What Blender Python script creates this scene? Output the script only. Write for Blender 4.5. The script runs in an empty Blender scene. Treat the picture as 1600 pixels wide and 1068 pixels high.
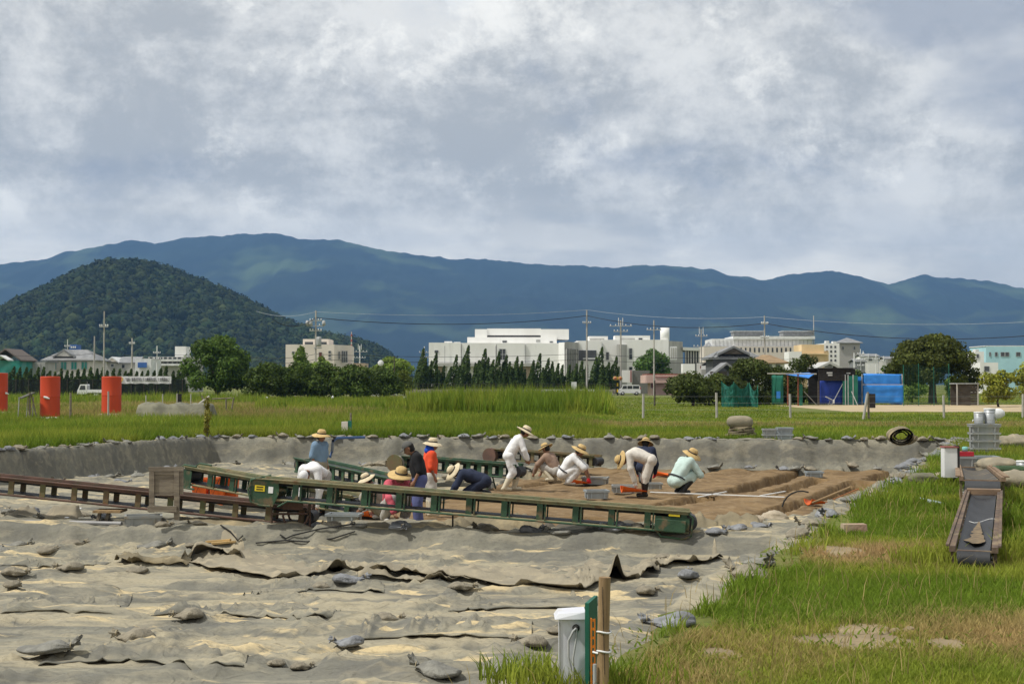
import bpy, math, random
import numpy as np
from mathutils import Vector, Matrix
from mathutils.geometry import tessellate_polygon
R = math.radians
random.seed(7); RNG = np.random.default_rng(11)
SC = bpy.context.scene
COL = SC.collection

# ------------------------------------------------------------------ camera, sky, sun, exposure
EYE, FPX, HOR = 1.8, 2222.0, 600.0          # eye height (m), focal length in photo pixels, photo row of the horizon
PITCH = math.atan((HOR - 534.0) / FPX)
cam_d = bpy.data.cameras.new('camera'); cam = bpy.data.objects.new('camera', cam_d); COL.objects.link(cam)
cam.location = (0, 0, EYE); cam.rotation_euler = (math.pi / 2 + PITCH, 0, 0)
cam_d.sensor_width = 36; cam_d.lens = 36 * FPX / 1600; cam_d.clip_start = 0.1; cam_d.clip_end = 40000
SC.camera = cam

SUN_AZ, SUN_EL = (-0.90, -0.30), R(57)       # horizontal direction towards the sun, elevation
sun_d = bpy.data.lights.new('sun', 'SUN'); sun_d.energy = 3.0; sun_d.angle = R(2.5); sun_d.color = (1, 0.955, 0.87)
sun = bpy.data.objects.new('sun', sun_d); COL.objects.link(sun)
_h = Vector((SUN_AZ[0], SUN_AZ[1], 0)).normalized()
SUNV = Vector((_h.x * math.cos(SUN_EL), _h.y * math.cos(SUN_EL), math.sin(SUN_EL)))
sun.rotation_euler = SUNV.to_track_quat('Z', 'Y').to_euler(); sun.location = SUNV * 300

W = bpy.data.worlds.new('World'); SC.world = W; W.use_nodes = True
def world_sky():
    nt = W.node_tree; N = nt.nodes; L = nt.links; N.clear()
    out = N.new('ShaderNodeOutputWorld'); bg = N.new('ShaderNodeBackground'); L.new(bg.outputs[0], out.inputs[0])
    def M(op, a, b=None, c=None, clamp=False):
        n = N.new('ShaderNodeMath'); n.operation = op; n.use_clamp = clamp
        for i, v in enumerate((a, b, c)):
            if v is None: continue
            if isinstance(v, (int, float)): n.inputs[i].default_value = v
            else: L.new(v, n.inputs[i])
        return n.outputs[0]
    def mix(f, a, b):
        n = N.new('ShaderNodeMix'); n.data_type = 'RGBA'
        for i, v in ((0, f), (6, a), (7, b)):
            if isinstance(v, tuple): n.inputs[i].default_value = (*v, 1)
            elif isinstance(v, (int, float)): n.inputs[i].default_value = v
            else: L.new(v, n.inputs[i])
        return n.outputs[2]
    def noise(vec, scale, detail=6, rough=0.55, dist=0.0, off=(0, 0, 0), stretch=(1, 1, 1)):
        mp = N.new('ShaderNodeMapping'); mp.inputs['Location'].default_value = off; mp.inputs['Scale'].default_value = stretch
        L.new(vec, mp.inputs[0])
        n = N.new('ShaderNodeTexNoise'); n.inputs['Scale'].default_value = scale; n.inputs['Detail'].default_value = detail
        n.inputs['Roughness'].default_value = rough; n.inputs['Distortion'].default_value = dist
        L.new(mp.outputs[0], n.inputs['Vector']); return n.outputs[0]
    def ramp(f, lo, hi):
        n = N.new('ShaderNodeMapRange'); n.interpolation_type = 'SMOOTHSTEP'
        n.inputs[1].default_value = lo; n.inputs[2].default_value = hi; L.new(f, n.inputs[0]); return n.outputs[0]
    tc = N.new('ShaderNodeTexCoord'); sp = N.new('ShaderNodeSeparateXYZ'); L.new(tc.outputs['Generated'], sp.inputs[0])
    zc = M('MAXIMUM', sp.outputs[2], 0.0); den = M('ADD', zc, 0.16)
    cb = N.new('ShaderNodeCombineXYZ'); L.new(M('DIVIDE', sp.outputs[0], den), cb.inputs[0]); L.new(M('DIVIDE', sp.outputs[1], den), cb.inputs[1])
    uv = cb.outputs[0]                                   # a flat cloud deck seen from below
    sky = N.new('ShaderNodeTexSky'); sky.sky_type = 'NISHITA'; sky.sun_disc = False
    sky.sun_elevation = SUN_EL; sky.sun_rotation = math.atan2(_h.x, _h.y)
    sc = N.new('ShaderNodeVectorMath'); sc.operation = 'SCALE'; sc.inputs['Scale'].default_value = 0.085; L.new(sky.outputs[0], sc.inputs[0])
    gen = tc.outputs['Generated']
    big = noise(uv, 0.8, 4, 0.5, 0.4, off=(3.1, 1.7, 0.4))
    mid = noise(uv, 2.4, 10, 0.58, 0.25, off=(7.3, 2.2, 1.0))
    puff = noise(gen, 8.5, 15, 0.70, 0.10, off=(0.4, 0.2, 3.0), stretch=(1, 1, 1.35))
    d = M('ADD', M('MULTIPLY', big, 0.25), M('ADD', M('MULTIPLY', mid, 0.15), M('MULTIPLY', puff, 0.60)))
    lit = ramp(d, 0.425, 0.575)                             # 0 thick grey bellies, 1 bright tops
    c = mix(lit, (0.39, 0.397, 0.395), (0.70, 0.69, 0.655))
    e = noise(gen, 12.0, 12, 0.66, 0.15, off=(5.2, 1.1, 0.0), stretch=(1, 1, 1.2))
    edge = M('MULTIPLY', ramp(e, 0.52, 0.61), M('ADD', M('MULTIPLY', lit, 0.8), 0.05))
    c = mix(edge, c, (0.86, 0.84, 0.78))
    deep = M('MULTIPLY', ramp(noise(gen, 4.6, 6, 0.5, 0.2, off=(1.35, 0.75, 0.31), stretch=(1, 1, 1.9)), 0.54, 0.68), 0.75)
    c = mix(deep, c, (0.25, 0.278, 0.335))
    lo = N.new('ShaderNodeMapRange'); lo.interpolation_type = 'SMOOTHSTEP'
    for i, v in ((1, 0.15), (2, 0.075), (3, 0.0), (4, 1.0)): lo.inputs[i].default_value = v
    L.new(zc, lo.inputs[0])
    st = noise(gen, 6.0, 8, 0.58, 0.2, off=(2, 8, 1), stretch=(1, 1, 4))
    c = mix(M('MULTIPLY', lo.outputs[0], 0.72), c, mix(ramp(st, 0.40, 0.62), (0.60, 0.595, 0.57), (0.95, 0.90, 0.79)))
    gap = M('MULTIPLY', ramp(mid, 0.60, 0.75), 0.25)
    c = mix(gap, c, sc.outputs[0])
    L.new(c, bg.inputs[0]); bg.inputs[1].default_value = 1.0
world_sky()
SC.view_settings.view_transform = 'Standard'; SC.view_settings.look = 'None'
SC.view_settings.exposure = 0.42; SC.view_settings.gamma = 1.0
SC.cycles.max_bounces = 6; SC.cycles.diffuse_bounces = 3; SC.cycles.glossy_bounces = 2
SC.cycles.transmission_bounces = 4; SC.cycles.transparent_max_bounces = 8; SC.cycles.volume_bounces = 0
SC.cycles.caustics_reflective = False; SC.cycles.caustics_refractive = False

# ------------------------------------------------------------------ photo pixel -> place
_F = Vector((0, math.cos(PITCH), math.sin(PITCH))); _U = Vector((0, -math.sin(PITCH), math.cos(PITCH)))
def ray(px, py): return _F + Vector(((px - 800) / FPX, 0, 0)) + _U * ((534 - py) / FPX)
def G(px, py, z=0.0):                        # where that direction meets level z
    r = ray(px, py); t = (z - EYE) / r.z; return Vector((r.x * t, r.y * t, z))
def P(px, py, Y):                            # where that direction meets the plane at distance Y
    r = ray(px, py); t = Y / r.y; return Vector((r.x * t, Y, EYE + r.z * t))
def XP(px, Y): return P(px, HOR, Y).x
def ZP(py, Y): return P(800, py, Y).z

# ------------------------------------------------------------------ noise in numpy
_T = RNG.random((64, 64, 64)).astype(np.float32)
def vnoise(x, y, z=0.0):
    x, y, z = np.broadcast_arrays(np.asarray(x, float), np.asarray(y, float), np.asarray(z, float))
    xi, yi, zi = np.floor(x).astype(int), np.floor(y).astype(int), np.floor(z).astype(int)
    u, v, w = x - xi, y - yi, z - zi
    u, v, w = u * u * (3 - 2 * u), v * v * (3 - 2 * v), w * w * (3 - 2 * w)
    g = lambda a, b, c: _T[(xi + a) & 63, (yi + b) & 63, (zi + c) & 63]
    l = lambda p, q, t: p + (q - p) * t
    return l(l(l(g(0,0,0), g(1,0,0), u), l(g(0,1,0), g(1,1,0), u), v), l(l(g(0,0,1), g(1,0,1), u), l(g(0,1,1), g(1,1,1), u), v), w)
def fbm(x, y, z=0.0, o=4, g=0.5):
    s, a, t = 0, 1.0, 0
    for k in range(o):
        f = 2.0 ** k
        s = s + a * vnoise(np.asarray(x) * f + 17.3 * k, np.asarray(y) * f + 5.1 * k, np.asarray(z) * f + 9.7 * k); t += a; a *= g
    return s / t
_TL = _T.tolist()
def svn(x, y, z=0.0):                        # the same noise for single points
    xi, yi, zi = math.floor(x), math.floor(y), math.floor(z); u, v, w = x - xi, y - yi, z - zi
    u, v, w = u * u * (3 - 2 * u), v * v * (3 - 2 * v), w * w * (3 - 2 * w); r = []
    for c in (0, 1):
        k = (zi + c) & 63; q = []
        for b in (0, 1): j = (yi + b) & 63; p0 = _TL[xi & 63][j][k]; q.append(p0 + (_TL[(xi + 1) & 63][j][k] - p0) * u)
        r.append(q[0] + (q[1] - q[0]) * v)
    return r[0] + (r[1] - r[0]) * w
def sfbm(x, y, z=0.0, o=4):
    s, a, t, f = 0.0, 1.0, 0.0, 1.0
    for k in range(o): s += a * svn(x * f + 17.3 * k, y * f + 5.1 * k, z * f + 9.7 * k); t += a; a *= .5; f *= 2
    return s / t
def sstep(a, b, x):
    t = np.clip((x - a) / (b - a), 0, 1); return t * t * (3 - 2 * t)

# ------------------------------------------------------------------ materials (procedural)
MATS = {}
def mat(name, c1, c2=None, scale=6.0, rough=0.75, bump=0.0, bscale=40.0, metal=0.0, detail=5, spec=0.3, stretch=(1, 1, 1), lo=0.38, hi=0.62, attr=False, transl=0.0, obj=True, spots=None):
    if name in MATS: return MATS[name]
    m = bpy.data.materials.new(name); m.use_nodes = True; nt = m.node_tree; N = nt.nodes; L = nt.links
    b = N['Principled BSDF']; b.inputs['Roughness'].default_value = rough; b.inputs['Metallic'].default_value = metal
    b.inputs['Specular IOR Level'].default_value = spec
    tc = N.new('ShaderNodeTexCoord'); mp = N.new('ShaderNodeMapping'); mp.inputs['Scale'].default_value = stretch
    L.new(tc.outputs['Object'], mp.inputs[0])
    def nz(s, d=detail):
        n = N.new('ShaderNodeTexNoise'); n.inputs['Scale'].default_value = s; n.inputs['Detail'].default_value = d
        L.new(mp.outputs[0], n.inputs['Vector']); return n.outputs[0]
    def mr(f, a, bb):
        n = N.new('ShaderNodeMapRange'); n.inputs[1].default_value = a; n.inputs[2].default_value = bb; L.new(f, n.inputs[0]); return n.outputs[0]
    c2 = c2 or tuple(v * 0.82 for v in c1)
    mx = N.new('ShaderNodeMix'); mx.data_type = 'RGBA'; L.new(mr(nz(scale), lo, hi), mx.inputs[0])
    mx.inputs[6].default_value = (*c2, 1); mx.inputs[7].default_value = (*c1, 1); col = mx.outputs[2]
    if spots:                                            # (colour, scale, low, high): rust, dirt, dust
        m2 = N.new('ShaderNodeMix'); m2.data_type = 'RGBA'; L.new(mr(nz(spots[1], 8), spots[2], spots[3]), m2.inputs[0])
        L.new(col, m2.inputs[6]); m2.inputs[7].default_value = (*spots[0], 1); col = m2.outputs[2]
    if attr:
        at = N.new('ShaderNodeAttribute'); at.attribute_name = 'col'
        m3 = N.new('ShaderNodeMix'); m3.data_type = 'RGBA'; m3.blend_type = 'MULTIPLY'; m3.inputs[0].default_value = 1
        L.new(col, m3.inputs[6]); L.new(at.outputs['Color'], m3.inputs[7]); col = m3.outputs[2]
    L.new(col, b.inputs['Base Color'])
    if bump:
        bp = N.new('ShaderNodeBump'); bp.inputs['Strength'].default_value = bump; bp.inputs['Distance'].default_value = 0.02
        L.new(nz(bscale, 4), bp.inputs['Height']); L.new(bp.outputs[0], b.inputs['Normal'])
    if transl:
        out = N['Material Output']; t = N.new('ShaderNodeBsdfTranslucent'); L.new(col, t.inputs[0])
        a = N.new('ShaderNodeMixShader'); a.inputs[0].default_value = transl
        L.new(b.outputs[0], a.inputs[1]); L.new(t.outputs[0], a.inputs[2]); L.new(a.outputs[0], out.inputs[0])
    MATS[name] = m; return m

# ------------------------------------------------------------------ objects
def nth(k):
    o = ['', 'first', 'second', 'third', 'fourth', 'fifth', 'sixth', 'seventh', 'eighth', 'ninth', 'tenth', 'eleventh', 'twelfth', 'thirteenth', 'fourteenth', 'fifteenth', 'sixteenth', 'seventeenth', 'eighteenth', 'nineteenth']
    if k < 20: return o[k]
    t = {2: ('twentieth', 'twenty'), 3: ('thirtieth', 'thirty'), 4: ('fortieth', 'forty'), 5: ('fiftieth', 'fifty'), 6: ('sixtieth', 'sixty')}[k // 10]
    return t[0] if k % 10 == 0 else t[1] + '-' + o[k % 10]
ORG = {}                                     # world position of an object's origin
def tag(o, label=None, cat=None, group=None, kind=None):
    if label: o['label'] = label
    if cat: o['category'] = cat
    if group: o['group'] = group
    if kind: o['kind'] = kind
    return o
def thing(name, label, cat, loc, group=None):
    o = bpy.data.objects.new(name, None); COL.objects.link(o); o.empty_display_size = 0.2
    o.location = loc; ORG[o.name] = Vector(loc); return tag(o, label, cat, group)
def link(name, me, m, parent=None, org=None):
    o = bpy.data.objects.new(name, me); COL.objects.link(o)
    for mm in (m if isinstance(m, (list, tuple)) else [m]): me.materials.append(mm)
    if parent is not None:
        o.parent = parent; ORG[o.name] = ORG[parent.name]
    else:
        ORG[o.name] = Vector(org or (0, 0, 0)); o.location = ORG[o.name]
    return o
def np_mesh(name, V, Fc, nv, cols=None, smooth=False):
    V = np.asarray(V, np.float32); Fc = np.asarray(Fc, np.int32)
    me = bpy.data.meshes.new(name); me.vertices.add(len(V)); me.vertices.foreach_set('co', V.ravel())
    nf = len(Fc); me.loops.add(nf * nv); me.loops.foreach_set('vertex_index', Fc.ravel())
    me.polygons.add(nf); me.polygons.foreach_set('loop_start', np.arange(nf, dtype=np.int32) * nv)
    if smooth: me.polygons.foreach_set('use_smooth', np.ones(nf, bool))
    if cols is not None:
        a = me.color_attributes.new('col', 'FLOAT_COLOR', 'POINT')
        c = np.ones((len(V), 4), np.float32); c[:, :3] = cols; a.data.foreach_set('color', c.ravel())
    me.update(calc_edges=True); return me
class MB:
    def __init__(s): s.v = []; s.f = []; s.mi = []; s.sm = []
    def add(s, V, Fs, mi=0, sm=False):
        b = len(s.v); s.v += [tuple(p) for p in V]; s.f += [tuple(i + b for i in f) for f in Fs]; s.mi += [mi] * len(Fs); s.sm += [sm] * len(Fs); return s
    def hexa(s, c, mi=0):                     # 8 corners: bottom 4 ccw, top 4 ccw
        return s.add(c, [(3, 2, 1, 0), (4, 5, 6, 7), (0, 1, 5, 4), (1, 2, 6, 5), (2, 3, 7, 6), (3, 0, 4, 7)], mi)
    def box(s, c, d, yaw=0.0, mi=0, taper=1.0):
        cx, cy, cz = c; a, b, h = d[0] / 2, d[1] / 2, d[2] / 2; co, si = math.cos(yaw), math.sin(yaw); out = []
        for z, t in ((-h, 1), (h, taper)):
            for x, y in ((-a, -b), (a, -b), (a, b), (-a, b)):
                out.append((cx + (x * co - y * si) * t, cy + (x * si + y * co) * t, cz + z))
        return s.hexa(out, mi)
    def b2(s, x0, x1, y0, y1, z0, z1, mi=0): return s.box(((x0 + x1) / 2, (y0 + y1) / 2, (z0 + z1) / 2), (x1 - x0, y1 - y0, z1 - z0), 0, mi)
    def prism(s, foot, z0, z1, mi=0):
        n = len(foot); V = [(x, y, z0) for x, y in foot] + [(x, y, z1) for x, y in foot]
        return s.add(V, [tuple(range(n - 1, -1, -1)), tuple(range(n, 2 * n))] + [(i, (i + 1) % n, n + (i + 1) % n, n + i) for i in range(n)], mi)
    def beam(s, a, b, w, h, mi=0, up=(0, 0, 1)):
        a, b = Vector(a), Vector(b); d = (b - a).normalized(); u = Vector(up)
        if abs(d.dot(u)) > 0.98: u = Vector((0, 1, 0))
        x = d.cross(u).normalized(); y = x.cross(d).normalized(); x *= w / 2; y *= h / 2
        return s.hexa([a - x - y, a + x - y, b + x - y, b - x - y, a - x + y, a + x + y, b + x + y, b - x + y], mi)
    def tube(s, pts, r, n=8, mi=0, caps=True, sm=True):
        pts = [Vector(p) for p in pts]; k = len(pts); rs = r if isinstance(r, (list, tuple)) else [r] * k; V = []; ref = Vector((0, 0, 1))
        for i, p in enumerate(pts):
            d = (pts[min(i + 1, k - 1)] - pts[max(i - 1, 0)]).normalized()
            x = d.cross(ref)
            if x.length < 0.1: x = d.cross(Vector((0, 1, 0)))
            x.normalize(); y = x.cross(d).normalized(); ref = y
            V += [p + (x * math.cos(t) + y * math.sin(t)) * rs[i] for t in (2 * math.pi * j / n for j in range(n))]
        Fs = [(i * n + j, i * n + (j + 1) % n, (i + 1) * n + (j + 1) % n, (i + 1) * n + j) for i in range(k - 1) for j in range(n)]
        s.add(V, Fs, mi, sm)
        if caps: s.add(V[:n], [tuple(range(n - 1, -1, -1))], mi); s.add(V[-n:], [tuple(range(n))], mi)
        return s
    def lathe(s, prof, c, n=16, mi=0, axis=(0, 0, 1), sm=True):
        q = Vector((0, 0, 1)).rotation_difference(Vector(axis)); c = Vector(c); V = []
        for r, z in prof: V += [c + q @ Vector((r * math.cos(2 * math.pi * j / n), r * math.sin(2 * math.pi * j / n), z)) for j in range(n)]
        return s.add(V, [(i * n + j, i * n + (j + 1) % n, (i + 1) * n + (j + 1) % n, (i + 1) * n + j) for i in range(len(prof) - 1) for j in range(n)], mi, sm)
    def me(s, name, off=(0, 0, 0)):
        m = bpy.data.meshes.new(name); o = Vector(off); m.from_pydata([tuple(Vector(v) - o) for v in s.v], [], s.f)
        if s.mi: m.polygons.foreach_set('material_index', s.mi); m.polygons.foreach_set('use_smooth', s.sm)
        m.update(); return m
    def build(s, name, m, parent=None, org=None):
        off = ORG[parent.name] if parent is not None else Vector(org if org is not None else s.base())
        return link(name, s.me(name, off), m, parent, None if parent is not None else off)
    def base(s):
        a = np.array([tuple(v) for v in s.v]); return ((a[:, 0].min() + a[:, 0].max()) / 2, (a[:, 1].min() + a[:, 1].max()) / 2, a[:, 2].min())
def npobj(name, V, Fc, nv, m, parent=None, cols=None, smooth=False, org=None):
    V = np.asarray(V, float)
    off = ORG[parent.name] if parent is not None else Vector(org if org is not None else ((V[:, 0].min() + V[:, 0].max()) / 2, (V[:, 1].min() + V[:, 1].max()) / 2, V[:, 2].min()))
    return link(name, np_mesh(name, V - np.array(off), Fc, nv, cols, smooth), m, parent, None if parent is not None else off)
def copy_tree(o, loc, rz=0.0, scale=1.0, label=None):
    def cp(a, par):
        c = a.copy(); COL.objects.link(c); c.parent = par
        for ch in list(a.children): cp(ch, c)
        return c
    r = cp(o, None); r.location = loc; r.rotation_euler = (0, 0, rz); r.scale = (scale,) * 3 if not isinstance(scale, tuple) else scale
    if label: r['label'] = label
    return r
# ------------------------------------------------------------------ THE LAND
NR, FR, FL, NL = (0.0, 8.3), (14.1, 45.4), (-10.3, 48.4), (-23.0, 8.6)      # rim of the dig at ground level
PIT = np.array([NR, FR, FL, NL])
ZU, ZN = -0.92, -1.25                                                        # worked level, sheeted level nearer the camera
def edge_dist(x, y, i):                                                      # inward distance from rim edge i, and position along it
    a, b = PIT[i], PIT[(i + 1) % 4]; d = b - a; L = np.hypot(*d); d = d / L; n = np.array([-d[1], d[0]])
    return (x - a[0]) * n[0] + (y - a[1]) * n[1], (x - a[0]) * d[0] + (y - a[1]) * d[1]
_s0, _s1 = G(0, 822, ZU), G(1100, 838, ZU)
def stepd(x, y): return y - (_s0.y + (x - _s0.x) * (_s1.y - _s0.y) / (_s1.x - _s0.x))   # >0 on the worked level
def pit_z(x, y):
    D = []
    for i in range(4):
        d, s = edge_dist(x, y, i)
        d = d + 0.22 * (fbm(s * 0.9, i * 7.0, 1.3) - 0.5) + 0.26 * (fbm(s * 2.3 + 0.8 * d, i * 5 + d * 0.5, 4.0, 3) - 0.5)
        D.append(d)
    d = np.minimum(np.minimum(D[0], D[1]), np.minimum(D[2], D[3]))
    st = stepd(x, y) + 0.35 * (fbm(x * 0.55, y * 0.2, 2.2, 3) - 0.5) + 0.20 * (fbm(x * 2.8, y * 0.4, 3.1, 3) - 0.5)
    w = sstep(-0.22, 0.12, st)
    fl = ZN + (ZU - ZN) * w
    near = 1 - w
    # laid sheets: broad waves across the view, creases, puckers
    warp = 1.5 * fbm(x * 0.25, y * 0.25, 8.0, 3)
    fl = fl + near * (0.12 * (fbm(x * 0.25 + warp, y * 0.85, 5.0, 4) - 0.5) + 0.055 * (fbm(x * 0.9, y * 2.4 + warp, 6.0, 4) - 0.5))
    rg = 1 - np.abs(2 * fbm(x * 0.35 + warp, y * 1.1 + 0.4 * warp, 7.0, 4) - 1)
    fl = fl + near * 0.11 * np.clip((rg - 0.86) / 0.14, 0, 1) ** 1.5
    fl = fl + w * (0.14 * (fbm(x * 0.6, y * 0.9, 9.0, 4) - 0.5) + 0.10 * np.clip((rg - 0.8) / 0.2, 0, 1))
    fl = fl + 0.030 * (fbm(x * 2.2, y * 5.5 + warp, 2.0, 4) - 0.5)
    r2 = 1 - np.abs(2 * fbm(x * 1.1 + 2 * warp, y * 2.6, 12.0, 3) - 1); fl = fl + 0.05 * np.clip((r2 - 0.9) / 0.1, 0, 1) ** 1.3
    t = sstep(0.0, 0.34, d)
    rim = 0.035 + 0.10 * (fbm(x * 1.8, y * 1.8, 3.0, 4) - 0.42)
    d = np.where((d < 0) & (D[0] <= d + 1e-9), d * 0.5, d)              # on the right the sheet laps further over the grass
    rim = np.where(d < -0.04, rim - 0.11 * sstep(-0.04, -0.30, d) - 0.02, rim)
    return rim * (1 - t) + fl * t, d
# the worked earth: soil laid bare, with cut trenches (pixels of the photograph read on the worked level)
SOIL = [(545, 800), (640, 821), (840, 825), (1080, 829), (1180, 827), (1275, 800), (1420, 742), (1400, 728), (1275, 725), (1130, 722), (960, 719), (860, 725), (800, 748), (740, 770), (640, 785)]
SOILW = np.array([[G(a, b, ZU).x, G(a, b, ZU).y] for a, b in SOIL])
def inpoly(x, y, poly):
    ins = np.zeros(np.shape(x), bool); n = len(poly)
    for i in range(n):
        x0, y0 = poly[i]; x1, y1 = poly[(i + 1) % n]
        c = ((y0 > y) != (y1 > y)) & (x < (x1 - x0) * (y - y0) / (y1 - y0 + 1e-12) + x0); ins ^= c
    return ins
def grid_obj(name, x0, x1, y0, y1, step, zf, keep, m, **kw):
    xs, ys = np.arange(x0, x1, step), np.arange(y0, y1, step); X, Y = np.meshgrid(xs, ys)
    Z = zf(X, Y); nx, ny = len(xs), len(ys); K = keep(X, Y)
    c = K[:-1, :-1] & K[1:, :-1] & K[:-1, 1:] & K[1:, 1:]; j, i = np.nonzero(c)
    a = j * nx + i; Fc = np.stack([a, a + 1, a + nx + 1, a + nx], 1)
    used = np.unique(Fc); rm = -np.ones(nx * ny, int); rm[used] = np.arange(len(used))
    V = np.stack([X.ravel(), Y.ravel(), Z.ravel()], 1)[used]
    return npobj(name, V, rm[Fc], 4, m, smooth=True, org=(0, 0, 0), **kw)

def sheet_mat():
    m = bpy.data.materials.new('grey ground sheet with sand dust'); m.use_nodes = True; nt = m.node_tree; N = nt.nodes; L = nt.links; b = N['Principled BSDF']
    tc = N.new('ShaderNodeTexCoord')
    def nz(s, d=6, st=(1, 1, 1), dist=0.0):
        mp = N.new('ShaderNodeMapping'); mp.inputs['Scale'].default_value = st; L.new(tc.outputs['Object'], mp.inputs[0])
        n = N.new('ShaderNodeTexNoise'); n.inputs['Scale'].default_value = s; n.inputs['Detail'].default_value = d; n.inputs['Distortion'].default_value = dist
        n.inputs['Roughness'].default_value = 0.6; L.new(mp.outputs[0], n.inputs['Vector']); return n.outputs[0]
    def mr(f, a, c, t0=0.0, t1=1.0):
        n = N.new('ShaderNodeMapRange'); n.interpolation_type = 'SMOOTHSTEP'
        for i, v in ((1, a), (2, c), (3, t0), (4, t1)): n.inputs[i].default_value = v
        L.new(f, n.inputs[0]); return n.outputs[0]
    def mix(f, a, c):
        n = N.new('ShaderNodeMix'); n.data_type = 'RGBA'; L.new(f, n.inputs[0])
        for i, v in ((6, a), (7, c)):
            if isinstance(v, tuple): n.inputs[i].default_value = (*v, 1)
            else: L.new(v, n.inputs[i])
        return n.outputs[2]
    def mul(a, c):
        n = N.new('ShaderNodeMath'); n.operation = 'MULTIPLY'
        for i, v in enumerate((a, c)):
            if isinstance(v, float): n.inputs[i].default_value = v
            else: L.new(v, n.inputs[i])
        return n.outputs[0]
    ge = N.new('ShaderNodeNewGeometry'); sx = N.new('ShaderNodeSeparateXYZ'); L.new(ge.outputs['Normal'], sx.inputs[0])
    flat = mr(sx.outputs[2], 0.90, 0.99)  # flat parts take dust; steep sheet stays darker, shade put into its colour
    col = mix(mr(nz(0.7, 5), 0.35, 0.65), (0.145, 0.142, 0.122), (0.215, 0.207, 0.165))  # clean sheet darkened so the steep walls look less lit
    col = mix(mr(nz(9, 5), 0.4, 0.75, 0.0, 0.5), col, (0.12, 0.118, 0.108))
    col = mix(mul(mul(mr(nz(0.9, 7, (0.45, 1.3, 1), 0.6), 0.42, 0.62), flat), 0.9), col, (0.37, 0.325, 0.225))  # sand dust, brightened on flat parts to balance the darkened walls
    col = mix(mul(mr(nz(1.3, 8, (0.35, 1.5, 1), 0.8), 0.57, 0.62), flat), col, (0.56, 0.45, 0.26))
    col = mix(mr(nz(3.2, 9, (0.28, 1.5, 1), 0.4), 0.46, 0.66, 0.0, 0.5), col, (0.34, 0.31, 0.23))
    col = mix(mr(nz(22, 6, (0.6, 1.3, 1)), 0.45, 0.75, 0.0, 0.45), col, (0.10, 0.095, 0.08))
    L.new(col, b.inputs['Base Color']); b.inputs['Roughness'].default_value = 0.85; b.inputs['Specular IOR Level'].default_value = 0.2
    bp = N.new('ShaderNodeBump'); bp.inputs['Strength'].default_value = 0.6; bp.inputs['Distance'].default_value = 0.03
    def ridge(s, st, dist):                                            # sharp creases of stiff sheeting
        q = nz(s, 2, st, dist); m1 = N.new('ShaderNodeMath'); m1.operation = 'MULTIPLY_ADD'; m1.inputs[1].default_value = 2; m1.inputs[2].default_value = -1; L.new(q, m1.inputs[0])
        m2 = N.new('ShaderNodeMath'); m2.operation = 'ABSOLUTE'; L.new(m1.outputs[0], m2.inputs[0]); return mr(m2.outputs[0], 0.0, 0.10, 1.0, 0.0)
    b2 = N.new('ShaderNodeBump'); b2.inputs['Strength'].default_value = 0.55; b2.inputs['Distance'].default_value = 0.035
    ad = N.new('ShaderNodeMath'); ad.operation = 'ADD'; L.new(ridge(0.9, (0.5, 1.3, 1), 0.9), ad.inputs[0]); L.new(mul(ridge(2.3, (0.6, 1.1, 1), 0.7), 0.5), ad.inputs[1])
    L.new(mr(sx.outputs[2], 0.75, 0.98, 0.08, 0.5), b2.inputs['Strength']); L.new(ad.outputs[0], b2.inputs['Height']); L.new(b2.outputs[0], bp.inputs['Normal'])
    a = N.new('ShaderNodeMath'); a.operation = 'ADD'; L.new(nz(5, 6, (0.5, 1.4, 1), 0.5), a.inputs[0]); L.new(mul(nz(60, 2), 0.25), a.inputs[1])
    L.new(a.outputs[0], bp.inputs['Height']); L.new(bp.outputs[0], b.inputs['Normal'])
    return m
SHEET = sheet_mat()
SOILM = mat('damp brown earth', (0.215, 0.143, 0.070), (0.135, 0.086, 0.040), 1.6, 0.95, 0.8, 14, detail=9, spots=((0.27, 0.195, 0.11), 5.0, 0.52, 0.75))
SH_SOIL = SOILW.mean(0) + (SOILW - SOILW.mean(0)) * 0.975
o = grid_obj('ground_sheet', -24.5, 15.6, 7.2, 50.0, 0.09, lambda x, y: pit_z(x, y)[0] - 0.45 * (inpoly(x, y, SH_SOIL) & (pit_z(x, y)[1] > 0.5)),
             lambda x, y: pit_z(x, y)[1] > -0.34, SHEET)
tag(o, kind='structure')
TREN = [([(1140, 767), (1185, 757), (1250, 737), (1290, 729)], 0.75, 0.27), ([(1150, 818), (1192, 802), (1225, 790), (1290, 774), (1345, 752)], 0.7, 0.24),
        ([(1210, 768), (1240, 760), (1285, 746)], 0.45, 0.2), ([(1010, 790), (1045, 786), (1100, 775)], 0.6, 0.22), ([(1080, 740), (1110, 733), (1150, 725)], 0.5, 0.16),
        ([(1360, 748), (1405, 733)], 0.5, 0.18), ([(780, 763), (850, 754), (905, 748)], 0.5, 0.15), ([(940, 722), (1010, 727), (1070, 722)], 0.4, 0.14), ([(730, 800), (820, 812), (930, 808)], 0.8, 0.14), ([(905, 745), (960, 738), (1010, 730)], 0.35, 0.12)]
TRENW = [(np.array([[G(a, b, ZU).x, G(a, b, ZU).y] for a, b in t[0]]), t[1], t[2]) for t in TREN]
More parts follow.
